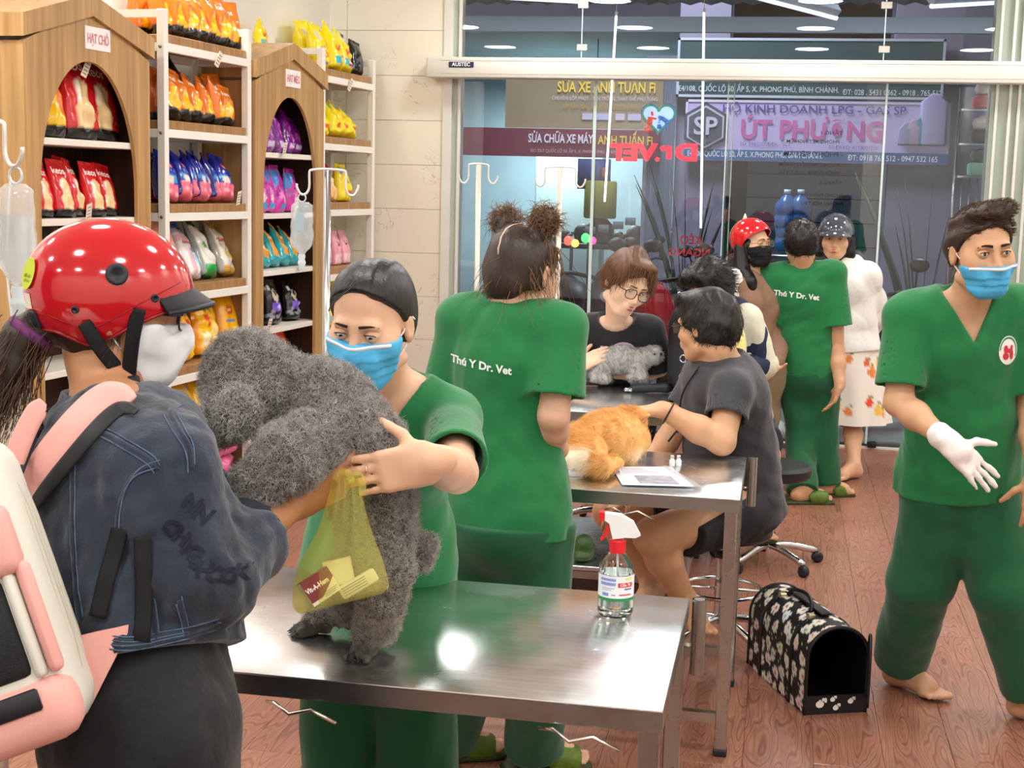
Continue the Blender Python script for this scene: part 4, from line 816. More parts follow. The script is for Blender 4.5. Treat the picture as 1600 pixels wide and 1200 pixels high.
# shop clutter seen through the glass
def simple(name, label, cat, base, parts, group=None):
    t = thing(name, label, cat, base, group)
    for nm, mb, m in parts: mb.out(nm, m, t)
    return t
M_drk = mat('greasy_dark', '#20242a', .5, var=(9, .3)); M_steel = mat('workshop_steel', '#7d8790', .35, .9)
b0 = V3(fx(930, 19), 19, -.12)
simple('workbench', 'dark workbench loaded with spare parts inside the repair shop', 'workbench', b0, [('bench_top', MB().rbox((b0[0]-.6, 18.8, .85), (b0[0]+1.2, 19.4, .92), .01, 1), M_drk)]+[('leg', MB().box((b0[0]+q, 18.85, -.12), (b0[0]+q+.06, 18.92, .85)), M_drk) for q in (-.55, 1.1)])
for i in range(7):
    c = V3(b0[0]-.4+i*.24, 19.05+.1*(i % 2), .93); r_ = .09+.05*((i*7) % 3)
    simple('spare_part', '%s dark machine part standing on the workbench across the street' % ORD[i], 'machine part', c, [('casing', MB().ball(c+V3(0, 0, r_*.8), (r_, r_*.8, r_), 10).rbox(c+V3(-r_*.7, -r_*.6, 0), c+V3(r_*.7, r_*.6, r_*.7), .02), M_drk), ('shaft', MB().tube([c+V3(-r_*1.2, -.02, r_*.8), c+V3(r_*1.25, -.04, r_*1.1)], .02, 8), M_steel)], 'machine parts on the workbench')
for i, (px, py) in enumerate(((922, 360), (943, 357), (966, 352), (985, 346))):
    c = aty(px, py, 18.75); simple('paper_card', '%s pale paper card fixed along the dark workbench' % ORD[i], 'paper card', c, [('sheet', MB().box(c+V3(-.07, 0, -.05), c+V3(.07, .012, .05)), mat('pale_card', '#a9b3c0', .7))], 'paper cards on the workbench')
c = aty(928, 272, 18.9); simple('poster_board', 'dark blue poster board hung in the repair shop', 'poster', c, [('hanging_wire', MB().tube([c+V3(0, .01, .2), (c[0], c[1]+.01, 3.6)], .008, 5), M_steel), ('board', MB().box(c+V3(-.22, 0, -.2), c+V3(.22, .03, .2)), mat('poster_blue', '#26407c', .6)), ('orange_mark', MB().ball(c+V3(.14, -.005, .02), (.045, .012, .07), 10), mat('poster_orange', '#b56a3a', .6))])
c = aty(938, 312, 19); simple('oil_can_rack', 'yellow green oil drum in the repair shop', 'drum', c-V3(0, 0, .25), [('drum', MB().lathe([(.2, -.25), (.22, -.23), (.22, .23), (.2, .25)], c, 16), mat('drum_lime', '#a3a53a', .5)), ('bung', MB().lathe([(.03, .25), (.03, .28)], c+V3(.1, 0, 0), 8), M_drk)])
c = aty(890, 330, 21); simple('white_fridge', 'white cabinet standing inside the repair shop', 'cabinet', V3(c[0], 21, -.12), [('body', MB().rbox((c[0]-.5, 20.8, -.12), (c[0]+.5, 21.3, 2.2), .03), mat('fridge_white', '#c9dcda', .4)), ('door_handle', MB().rbox((c[0]+.38, 20.76, .8), (c[0]+.42, 20.8, 1.3), .01), M_steel)])
for i, (px, c1, c2, z) in enumerate(((888, '#ff4a3a', '#ffd24a', 376), (915, '#3aff5a', '#ff3a8a', 372))):
    c = aty(px, z, 17.4); simple('signal_lamp', ['red and yellow', 'green and pink'][i]+' glowing lamps of a scooter across the street', 'lamp', V3(c[0], c[1], -.12), [('stem', MB().tube([(c[0]+.04, c[1]+.02, -.12), c+V3(.04, .02, 0)], .02, 6), M_drk), ('lens', MB().ball(c, (.055, .03, .06), 10), mat('lens'+c1, c1, .3, emit=(c1, 3))), ('lens', MB().ball(c+V3(.085, 0, -.03), (.05, .03, .05), 10), mat('lens'+c2, c2, .3, emit=(c2, 3)))], 'scooter lamps across the street')
M_jug = mat('jug_blue', '#2a6fb0', .2, trans=.35)
for i, (px, py) in enumerate(((1229, 330), (1250, 330), (1229, 366), (1250, 366))):
    c = aty(px, py, 16.9); simple('water_jug', ['upper front', 'upper rear', 'lower front', 'lower rear'][i]+' blue water jug stacked by the shop door across the street', 'water jug', c-V3(0, 0, .2), [('bottle', MB().lathe([(.12, -.2), (.135, -.18), (.135, -.05), (.125, -.04), (.135, -.03), (.135, .08), (.06, .17), (.035, .19), (.035, .23)], c, 16), M_jug), ('cap', MB().lathe([(.04, .2), (.04, .25)], c, 10), mat('jug_cap', '#cfe0ee', .4))], 'blue water jugs')
c0 = aty(1240, 390, 16.9); simple('jug_stand', 'low steel stand under the blue water jugs', 'stand', V3(c0[0], 16.9, -.12), [('top_plate', MB().box((c0[0]-.4, 16.7, c0[2]-.1), (c0[0]+.4, 17.1, c0[2]-.06)), M_steel)]+[('leg', MB().box((c0[0]+q, 16.72, -.12), (c0[0]+q+.04, 16.76, c0[2]-.1)), M_steel) for q in (-.38, .34)])
M_leaf = mat('leaf_dark', '#3a4a3a', .5); M_pot = mat('pot_brown', '#5a4038', .7)
def plant(px, py, y, h, label):
    c = aty(px, py, y); gz = -.12 if y > 11.2 else -.02; h = h+c[2]-gz-.24; c[2] = gz; t = thing('potted_plant', label, 'plant', c); r = random.Random(px)
    MB().lathe([(.11, 0), (.15, .22), (.16, .24), (.13, .24)], c, 14).out('pot', M_pot, t)
    for k in range(16):
        a = r.uniform(0, 6.28); l = h*r.uniform(.6, 1.1); e = .25*l; p0 = c+V3(0, 0, .22); p2 = p0+V3(math.cos(a)*e*1.4, math.sin(a)*e, l); p1 = (p0+p2)/2+V3(0, 0, .12*l)
        q = spline([p0, p1, p2], 4); MB().tube(q, [.016]*3+[.02]*3+[.012, .006, .003][:len(q)-6], 4, flat=.25, nrm=(math.sin(a), -math.cos(a), .2)).out('leaf', M_leaf, t)
plant(1074, 392, 14.5, .75, 'dark spiky potted plant by the grey wall across the street'); plant(1446, 372, 12.3, .4, 'dark spiky potted plant behind the handlebar near the glass')
# motorbikes ---------------------------------------------------------------
M_tyre = mat('tyre', '#15161a', .8); M_rim = mat('wheel_rim', '#5a5f66', .35, .9); M_seat = mat('saddle', '#1a1b20', .5); M_chrome = mat('chrome', '#d4d8dc', .12, 1); M_lens = mat('headlamp', '#dfe8ee', .08, spec=.9)
def motorbike(base, ang, col, label, sc=1.0, group='motorbikes parked outside'):
    t = thing('motorbike', label, 'motorbike', base, group); a = math.radians(ang); X = V3(math.cos(a), math.sin(a), 0); Y = V3(-math.sin(a), math.cos(a), 0)
    F = frame(base, X*sc, Y*sc, V3(0, 0, sc)); Fv = lambda *q: F(np.array(q, float))
    M_b = mat('paint'+col, col, .2, coat=.8); M_g = mat('dark_plastic', '#23252b', .45)
    for x in (-.62, .62):
        w = MB(); w.tube([(x+.25*math.cos(i*math.pi/12), 0, .29+.25*math.sin(i*math.pi/12)) for i in range(24)], .045, 8, closed=True); w.v = list(map(tuple, F(np.array(w.v)))); w = w.out('tyre', M_tyre, t)
        for k in range(5):
            q = MB().tube([(x, 0, .29), (x+.22*math.cos(k*1.2566), 0, .29+.22*math.sin(k*1.2566))], .014, 6); q.v = list(map(tuple, F(np.array(q.v)))); q.out('spoke', M_rim, w)
        q = MB().lathe([(.05, -.05), (.05, .05)], n=12, M=lambda v, x=x: F(np.stack([v[:, 0]+x, v[:, 2], v[:, 1]+.29], 1))); q.out('hub', M_rim, t)
    V = Vol(F(np.array([(0, 0, 0)]))[0]-1.15*sc, F(np.array([(0, 0, 0)]))[0]+V3(1.15, 1.15, 1.35)*sc, .016)
    def c(p, q, r0, r1, f=.6, k=.03): V.cap(Fv(p)[0], Fv(q)[0], r0*sc, r1*sc, k, ax=Y, f=f)
    c((-.75, 0, .72), (-.25, 0, .62), .10, .15); c((-.25, 0, .6), (.2, 0, .45), .14, .12); c((.22, 0, .42), (.52, 0, .82), .13, .15, .8); c((.5, 0, .75), (.62, 0, .95), .14, .10, .9); c((.62, 0, .58), (.78, 0, .42), .07, .04, .7); c((-.7, 0, .5), (-.88, 0, .62), .06, .03); c((.3, 0, .25), (-.2, 0, .27), .09, .08)
    V.out('fairing', M_b, t)
    def tb(n, pts, r, m, nn=8): q = MB().tube(pts, r, nn); q.v = list(map(tuple, F(np.array(q.v)))); q.out(n, m, t)
    tb('saddle', [(-.78, 0, .83), (-.45, 0, .79), (-.1, 0, .77), (.05, 0, .72)], [.07, .12, .12, .05], M_seat, 10)
    for s in (-.07, .07): tb('fork', [(.62, s, .29), (.5, s, .75)], .024, M_chrome)
    tb('handlebar', [(.36, -.36, .98), (.44, -.2, 1.0), (.48, 0, .96), (.44, .2, 1.0), (.36, .36, .98)], .016, M_g)
    for s in (-.3, .3): tb('mirror_stem', [(.42, s, 1.0), (.46, s*1.15, 1.17)], .008, M_g); q = MB().ball(Fv((.47, s*1.25, 1.2))[0], (.07*sc, .05*sc, .05*sc), 12); q.out('mirror', M_g, t)
    MB().ball(Fv((.66, 0, .86))[0], (.06*sc, .06*sc, .055*sc), 14).out('headlamp', M_lens, t)
    tb('exhaust', [(.1, -.12, .25), (-.35, -.16, .26), (-.8, -.17, .36)], [.03, .05, .05], M_chrome); tb('engine', [(.2, 0, .36), (-.1, 0, .34)], .12, M_g); tb('stand', [(-.1, .1, .25), (-.14, .22, .0)], .014, M_g)
    return t
motorbike(V3(-.62, 10.75, -.02), 238, '#c01530', 'glossy red motorbike parked facing the glass behind the seated girl', 1.05)
motorbike(V3(-.15, 11.3, -.02), 225, '#a31226', 'second red motorbike parked just behind the glossy red one', 1.0)
motorbike(V3(-1.5, 10.9, -.02), 292, '#3b4148', 'dark grey scooter with round headlamp outside near the infusion stands', 1.05)
motorbike(V3(1.05, 10.75, -.02), 220, '#1c1d22', 'black motorbike parked outside beyond the walking man', 1.0)
motorbike(V3(-2.2, 15.2, -.12), 10, '#2c3440', 'dark motorbike left for repair across the street', 1.0); motorbike(V3(-1.1, 16.0, -.12), 160, '#47515c', 'grey motorbike left for repair beneath the red signboard', 1.0)
# awning with battens above the porch
M_corr = mat('awning_white', '#8fa0aa', .6); M_corrg = mat('awning_green', '#4f8f7c', .6); M_beam = mat('awning_beam', '#c3d3df', .5)
aw = thing('street_awning', 'striped corrugated awning on pale beams over the porch', 'awning', (-.4, 11.8, 3.3))
for i in range(44): MB().prism([(-4.4+i*.2, 0), (-4.4+i*.2+.1, .03), (-4.4+i*.2+.2, 0), (-4.4+i*.2+.2, -.015), (-4.4+i*.2+.1, .015), (-4.4+i*.2, -.015)], 0, 1, lambda v: np.stack([v[:, 0], 9.9+4.2*v[:, 2], v[:, 1]+3.74-.3*v[:, 2]], 1)).out('awning_sheet', M_corrg if i % 3 == 0 else M_corr, aw, smooth=False)
for y_, z_, hh in ((11.2, 3.32, .16), (13.6, 3.12, .14)): MB().box((-5, y_, z_), (5, y_+.09, z_+hh)).out('beam', M_beam, aw, smooth=False)
for x0, y0, x1, y1, nm in ((-2.6, 11.0, -1.42, 9.98, 'beside the tiled wall'), (-.85, 10.0, .3, 10.9, 'over the middle doors'), (1.9, 11.2, .9, 10.2, 'over the walking man')):
    A, B = V3(x0, y0, 3.16), V3(x1, y1, 2.98); t = thing('batten_light', 'white fluorescent batten slung under the awning '+nm, 'lamp', A, 'battens under the awning')
    MB().tube([A, B], .05, 4).out('housing', M_beam, t, smooth=False); MB().tube([A-V3(0, 0, .05), B-V3(0, 0, .05)], .016, 8).out('lit_tube', mat('tube_lit', '#eef7ff', .4, emit=('#e4f2ff', 1.2)), t); MB().tube([A+V3(0, 0, .05), A+V3(0, 0, .5)], .006, 5).out('hanger', M_frame, t)
# solid stand-in, built outside, for an indoor rack mirrored in the last pane
rx, ry = aty(1538, 300, 10.3)[0], 10.35
rk = thing('leash_rack', 'steel mesh rack with hanging leashes outside the last glass pane', 'rack', (rx, ry, -.02))
for q in (-.2, .22): MB().tube([(rx+q, ry, -.02), (rx+q, ry, 2.4)], .012, 6).out('upright', M_chrome, rk)
for i in range(9): MB().tube([(rx-.2+i*.052, ry, 1.25), (rx-.2+i*.052, ry, 1.8)], .004, 4).out('mesh_wire', M_chrome, rk)
for z in (1.25, 1.52, 1.8, 2.02, 2.25): MB().box((rx-.2, ry-.17, z-.012), (rx+.22, ry+.05, z)).out('shelf_tray', M_chrome, rk, smooth=False)
for i, (z, c, c2) in enumerate(((1.802, '#3d5f58', '#7fb8a2'), (2.022, '#d9d4cc', '#2a2a30'), (2.252, '#c9c6c0', '#b23a4a'))):
    p0 = V3(rx+.02, ry-.08, z); t = thing('reflected_carrier', ['green topped plastic pet carrier on the lowest tray of the leash rack', 'pale plastic pet carrier with dark lower half on the middle tray', 'pale plastic pet carrier with red front on the top tray'][i], 'pet carrier', p0, 'pet carriers on the leash rack')
    MB().rbox(p0+V3(-.14, -.08, 0), p0+V3(.16, .11, .09), .02).out('tub', mat('tub'+c2, c2, .5), t, sharp=40); MB().rbox(p0+V3(-.13, -.07, .09), p0+V3(.15, .1, .185), .045).out('lid', mat('lid'+c, c, .5), t, sharp=40); MB().tube([p0+V3(-.04, 0, .18), p0+V3(-.03, 0, .205), p0+V3(.05, 0, .205), p0+V3(.06, 0, .18)], .006, 6).out('handle', M_drk, t)
for i, c in enumerate(('#8d2a2a', '#b9a23a', '#7a2430', '#3a5a3a', '#c0b040', '#a02a2a', '#2a2a30')):
    x = rx-.19+i*.03; y = ry-.185; z = 1.24; q = spline([(x, y, z), (x-.02, y-.01, z-.25-.02*(i % 3)), (x+.01, y-.015, z-.36-.03*(i % 3)), (x+.025, y-.01, z-.2), (x+.008, y, z)], 5)
    tt = mk('reflected_leash', (m := MB().tube(q, .009, 5, flat=.4)).v, m.f, mat('leash'+c, c, .6), label=['dark red', 'mustard', 'maroon', 'dark green', 'yellow', 'red', 'black'][i]+' pet leash hanging from the steel mesh rack', cat='leash', group='leashes on the steel rack')
# clogs and black sack on the porch
M_clog = mat('clog_white', '#dfe3d6', .5)
for i, (px, py) in enumerate(((1215, 683), (1250, 680))):
    b_ = atz(px, py, -.02); t = thing('clog', ['white clog on the porch nearer the seated man', 'white clog on the porch against the green trousers'][i], 'shoe', b_, 'white clogs on the porch'); V = Vol(b_-V3(.12, .2, .01), b_+V3(.12, .2, .16), .007)
    V.cap(b_+V3(0, -.09, .045), b_+V3(0, .07, .04), .052, .042, .02, ax=(0, 0, 1), f=.9).cap(b_+V3(0, -.06, .07), b_+V3(0, -.02, .08), .045, .04).cap(b_+V3(0, .05, .12), b_+V3(0, .02, .12), .034, .03, .01, 's'); V.cut(b_, (0, 0, -1)); V.out('upper', M_clog, t); MB().tube([b_+V3(-.048, .02, .085), b_+V3(0, .1, .1), b_+V3(.048, .02, .085)], .007, 6, flat=1.6).out('heel_strap', M_clog, t)
bs = aty(1405, 590, 10.0); V = Vol(bs-.22, bs+.24, .012); V.ell(bs, (.1, .1, .14)).cap(bs+V3(.02, 0, .1), bs+V3(.03, 0, .22), .04, .02).cap(bs-V3(.0, 0, .1), bs-V3(.04, 0, .17), .05, .015); V.noise(.012, 60, 3, ridge=True)
t = thing('plastic_sack', 'crumpled black plastic sack hanging on the black motorbike', 'sack', bs-V3(0, 0, .15)); V.out('film', mat('sack_black', '#17181b', .25), t)
# ------------------------------------------------------------------ steel examination tables
M_top = mat('brushed_steel', '#c3c7c8', .25, 1, rvar=(5, .2, .31), bump=[(3.2, .16, .02)], aniso=.3, stretch=(1, 1, 1)); M_rim = mat('steel_rim', '#b9bcbc', .24, 1, rvar=(9, .21, .28)); M_tube = mat('steel_tube', '#b3afa9', .28, 1, rvar=(14, .25, .32)); M_hook = mat('hook_wire', '#d8d4c8', .25, 1)
N, L, p = nodes_of(M_top)        # fine scratches
_t = N.new('ShaderNodeTexCoord'); _mp = N.new('ShaderNodeMapping'); _mp.inputs['Scale'].default_value = (3, 60, 1); _mp.inputs['Rotation'].default_value = (0, 0, .3)
_n = N.new('ShaderNodeTexNoise'); _n.inputs['Scale'].default_value = 3; _n.inputs['Detail'].default_value = 6; L.new(_t.outputs['Object'], _mp.inputs[0]); L.new(_mp.outputs[0], _n.inputs['Vector'])
_r = N.new('ShaderNodeValToRGB'); _r.color_ramp.elements[0].position = .35; _r.color_ramp.elements[0].color = (.66, .69, .70, 1); _r.color_ramp.elements[1].position = .65; _r.color_ramp.elements[1].color = (.80, .82, .82, 1); L.new(_n.outputs['Fac'], _r.inputs[0]); L.new(_r.outputs[0], p.inputs['Base Color'])
TZ = .78
def steel_table(x0, x1, y0, y1, label, holder=True, shelf=False, hooks=(), legs=None):
    t = thing('steel_table', label, 'table', ((x0+x1)/2, (y0+y1)/2, 0), 'steel examination tables')
    MB().rbox((x0, y0, TZ-.004), (x1, y1, TZ), .003, 2).out('table_top', M_top, t, sharp=30)
    q = MB(); q.box((x0, y0, TZ-.04), (x1, y0+.012, TZ-.004)); q.out('front_rim', M_rim, t, smooth=False)
    MB().box((x0, y1-.012, TZ-.04), (x1, y1, TZ-.004)).out('back_rim', M_rim, t, smooth=False)
    for x in (x0, x1-.012): MB().box((x, y0+.012, TZ-.04), (x+.012, y1-.012, TZ-.004)).out('end_rim', M_rim, t, smooth=False)
    s = .036
    for x in (x0+.006, x1-.006-s):
        for y in (y0+.012, y1-.012-s):
            lg = MB().rbox((x, y, .02), (x+s, y+s, TZ-.005), .003, 1).out('leg', M_tube, t, smooth=False); MB().rbox((x-.002, y-.002, 0), (x+s+.002, y+s+.002, .022), .004, 1).out('foot_cap', M_drk, lg, smooth=False)
        MB().box((x+.004, y0+.012+s, .10), (x+s-.004, y1-.012-s, .13)).out('end_rail', M_tube, t, smooth=False)
    for y in (y0+.016, y1-.012-s+.004): MB().box((x0+.006+s, y, .10), (x1-.006-s, y+.028, .13)).out('long_rail', M_tube, t, smooth=False)
    if shelf: MB().rbox((x0+.02, y0+.02, .131), (x1-.02, y1-.02, .15), .002, 1).out('lower_shelf', M_top, t, smooth=False)
    for cx in hooks:
        MB().tube([(cx-.075, y0+.03, TZ-.062), (cx-.045, y0-.012, TZ-.046), (cx-.015, y0-.02, TZ-.062), (cx+.025, y0-.02, TZ-.05), (cx+.07, y0-.015, TZ-.072)], .0035, 6).out('tie_hook', M_hook, t)
    if holder:
        h = MB().tube([(x1+.022, y1-.02, TZ-.16), (x1+.022, y1-.02, TZ+.005)], .0155, 16, cap=False); h.tube([(x1+.022, y1-.02, TZ-.16), (x1+.022, y1-.02, TZ+.005)], .012, 16); h.out('stand_socket', M_tube, t, sharp=40)
        MB().tube([(x1-.01, y1-.02, TZ-.10), (x1+.01, y1-.02, TZ-.10)], .006, 8).out('socket_bolt', M_tube, t)
    return t
steel_table(-1.30, -.16, 2.30, 2.985, 'steel examination table nearest the camera, with the poodle and spray bottle on it', hooks=(-.80, -.30))
steel_table(-1.34, -.085, 4.02, 4.69, 'steel examination table with the orange cat and papers on it', hooks=(-.40,))
steel_table(-1.42, -.30, 5.46, 6.35, 'steel examination table under the grey kitten by the glass front', holder=False, shelf=True)
# fourth table glimpsed behind the green trousers
steel_table(-.02, .75-.5, 8.15, 8.75, 'small steel side table glimpsed between the jacket sleeve and green scrubs', holder=False)
cb = V3(.03, 8.3, TZ); t = thing('plastic_tub', 'clear plastic tub with brown packets on the small side table', 'tub', cb)
MB().rbox(cb+V3(0, 0, 0), cb+V3(.2, .2, .10), .01).out('tub_wall', mat('clear_plastic', '#e8ecea', .2, alpha=.45), t, sharp=40); MB().rbox(cb+V3(.02, .02, .005), cb+V3(.17, .18, .07), .01).out('packet', mat('kraft', '#b28a55', .7), t, sharp=40)
# infusion stands -------------------------------------------------------------
M_pole = mat('stand_cream', '#ddd2c4', .35, .3); M_polec = mat('stand_chrome', '#b9b9b8', .2, 1); M_hookm = mat('stand_hook', '#e8e4dc', .3, .5)
def stand(top, foot, label, m, r=.011, hw=.075, ang=0, base='socket', tie=True):
    t = thing('infusion_stand', label, 'infusion stand', foot, 'infusion stands'); top = np.asarray(top, float); foot = np.asarray(foot, float)
    MB().tube([foot, top], r, 12).out('pole', m, t); X = V3(math.cos(ang), math.sin(ang), 0)
    for s in (-1, 1):
        P = [top+V3(0, 0, .004), top+X*s*hw*.85, top+X*s*hw+V3(0, 0, -.012), top+X*s*hw+V3(0, 0, -.06), top+X*s*(hw+.012)+V3(0, 0, -.082), top+X*s*(hw+.03)+V3(0, 0, -.082), top+X*s*(hw+.042)+V3(0, 0, -.06), top+X*s*(hw+.042)+V3(0, 0, -.048)]
        MB().tube(spline(P, 3), .0042, 8).out('hook', M_hookm, t)
    if base == 'floor':
        for k in range(5): a = k*1.2566; e = foot+V3(math.cos(a)*.25, math.sin(a)*.25, 0); MB().tube([foot+V3(0, 0, .06), e+V3(0, 0, .045)], .012, 8).out('base_arm', m, t); MB().ball(e+V3(0, 0, .025), .025, 10).out('caster', M_drk, t)
    return t
C1_ = aty(748, 257, 6.33); D1 = aty(876, 262, 6.36); E1 = D(512, 266, 4.85)
stand(C1_, V3(C1_[0], 6.372, .15), 'cream infusion stand nearest the tiled wall, with empty hooks', M_pole, .012, .045, .2, base='')
stand(D1, V3(D1[0], 6.372, .15), 'cream infusion stand behind the bun haired vet, with empty hooks', M_pole, .012, .07, .05, base='')
stand(E1, V3(E1[0], E1[1], .02), 'chrome infusion stand with a clear drip bag, in front of the farther rack', M_polec, .012, .062, .35, base='floor')
A1p = D(-22, 190, 2.75); stand(A1p, V3(A1p[0], A1p[1], .02), 'infusion stand at the picture edge holding a drip bag above the counter', M_hookm, .012, .045, -.2, base='floor')
M_bagc = mat('drip_film', '#eef4f6', .08, alpha=.32, spec=.9, coat=.6); M_fluid = mat('drip_fluid', '#e6f0f2', .03, trans=.9, ior=1.33, alpha=.6); M_port = mat('drip_port', '#dfe9ec', .35, alpha=.85); M_line = mat('drip_line', '#eef0ee', .3, alpha=.8)
def drip(hang, sc, label, tubes=(), lab=True, ang=0):
    h = np.asarray(hang, float); X = V3(math.cos(ang), math.sin(ang), 0); Y = V3(-math.sin(ang), math.cos(ang), 0); F = frame(h, X*sc, Y*sc, V3(0, 0, sc))
    t = thing('drip_bag', label, 'drip bag', h-V3(0, 0, .25*sc), 'drip bags on infusion stands')
    q = MB().tube([F(np.array([(.016*math.cos(a), 0, -.016+.016*math.sin(a))]))[0] for a in np.linspace(0, 6.28, 17)[:-1]], .003*sc, 6, closed=True); q.out('hanging_ring', M_port, t)
    nu, nv = 14, 18; prof = [(0, .026), (.03, .043), (.12, .045), (.5, .047), (.72, .050), (.84, .042), (.95, .018), (1, .013)]
    for nm, m, f0, f1, k in (('bag_film', M_bagc, 0, 1, 1.0), ('fluid', M_fluid, .30, .99, .9)):
        vs = []; fs = []
        for j in range(nv):
            v = f0+(f1-f0)*j/(nv-1); w = np.interp(v, *zip(*prof))*k; th = w*(.42 if v > .1 else .25)*k
            for i in range(nu): a = 2*math.pi*i/nu; wr = 1+.06*math.sin(5*a+v*9+2*math.sin(v*14)); vs.append((w*math.cos(a)*wr, th*math.sin(a)*wr, -.032-.21*v))
        for j in range(nv-1):
            for i in range(nu): l = (i+1) % nu; fs.append((j*nu+i, (j+1)*nu+i, (j+1)*nu+l, j*nu+l))
        fs += [tuple(range(nu)), tuple(range(nv*nu-1, nv*nu-nu-1, -1))]; mk(nm, F(np.array(vs)), fs, m, t)
    q = MB().lathe([(.013, -.24), (.015, -.25), (.012, -.262), (.016, -.27), (.016, -.278), (.013, -.285), (.013, -.30), (.011, -.305)], n=16, M=F); q.out('port', M_port, t, sharp=40)
    if lab: MB().box((-.018, -.021, -.15), (.016, -.0195, -.075), F).out('paper_label', mat('drip_label', '#b9d0dc', .5, alpha=.8), t, smooth=False)
    for P in tubes: MB().tube(spline([F(np.array([q]))[0] for q in P], 6), .0028*sc, 6).out('drip_line', M_line, t)
    return t
bh = E1-V3(math.cos(.35), math.sin(.35), 0)*(.062+.02)+V3(0, 0, -.082); drip(bh+V3(-.005, 0, 0), .86, 'small crumpled drip bag hanging before the cat food cabinet')
bh2 = D(24, 262, 2.75); drip(bh2, .96, 'large clear drip bag at the picture edge above the counter', [[(0, 0, -.30), (.004, 0, -.36), (.02, 0, -.46), (.016, 0, -.62)], [(-.01, 0, -.305), (-.028, .01, -.32), (-.05, .02, -.33)], [(-.04, .03, -.02), (-.055, .03, -.2), (-.04, .03, -.4), (-.06, .03, -.7)]], lab=False, ang=-.2)
# stools ------------------------------------------------------------------------
M_pad = mat('stool_pad', '#17181b', .45)
def stool(c, h, label, ring=True, rot=0):
    c = np.asarray(c, float); t = thing('swivel_stool', label, 'stool', c, 'swivel stools')
    MB().lathe([(.02, h-.06), (.16, h-.06), (.175, h-.045), (.175, h-.015), (.16, h), (.02, h)], c, 28).out('seat', M_pad, t, sharp=40)
    MB().tube([c+V3(0, 0, .30), c+V3(0, 0, h-.06)], .014, 14).out('gas_lift', M_chrome, t); MB().tube([c+V3(0, 0, .07), c+V3(0, 0, .33)], .025, 16).out('column', M_chrome, t, sharp=40); MB().lathe([(.03, .32), (.03, .345)], c, 16).out('collar', M_drk, t)
    if ring: MB().tube([c+V3(.15*math.cos(a), .15*math.sin(a), .20) for a in np.linspace(0, 6.283, 25)[:-1]], .008, 8, closed=True).out('foot_ring', M_chrome, t); MB().tube([c+V3(-.15, 0, .2), c+V3(.15, 0, .2)], .006, 8).out('ring_bar', M_chrome, t)
    for k in range(5):
        a = k*1.2566+rot; e = c+V3(math.cos(a)*.24, math.sin(a)*.24, .055); ar = MB().tube(spline([c+V3(0, 0, .09), c+V3(math.cos(a)*.1, math.sin(a)*.1, .085), e], 4), [.016]*8+[.011], 8).out('base_arm', M_chrome, t)
        MB().lathe([(.012, -.014), (.025, -.012), (.025, .012), (.012, .014)], e-V3(0, 0, .03), 14, lambda v, a=a: np.stack([v[:, 0]*math.cos(a)-v[:, 2]*math.sin(a), v[:, 0]*math.sin(a)+v[:, 2]*math.cos(a), v[:, 1]], 1)).out('caster', M_drk, t)
    return t
stool((-.16, 5.13, 0), .46, 'swivel stool with chrome column under the man in the grey shirt', rot=.3)
stool((-.80, 6.78, 0), .50, 'swivel stool under the girl in the black shirt', ring=False, rot=.9)
stool((.0, 6.30, 0), .46, 'swivel stool under the person with the cat backpack', ring=False, rot=.4)
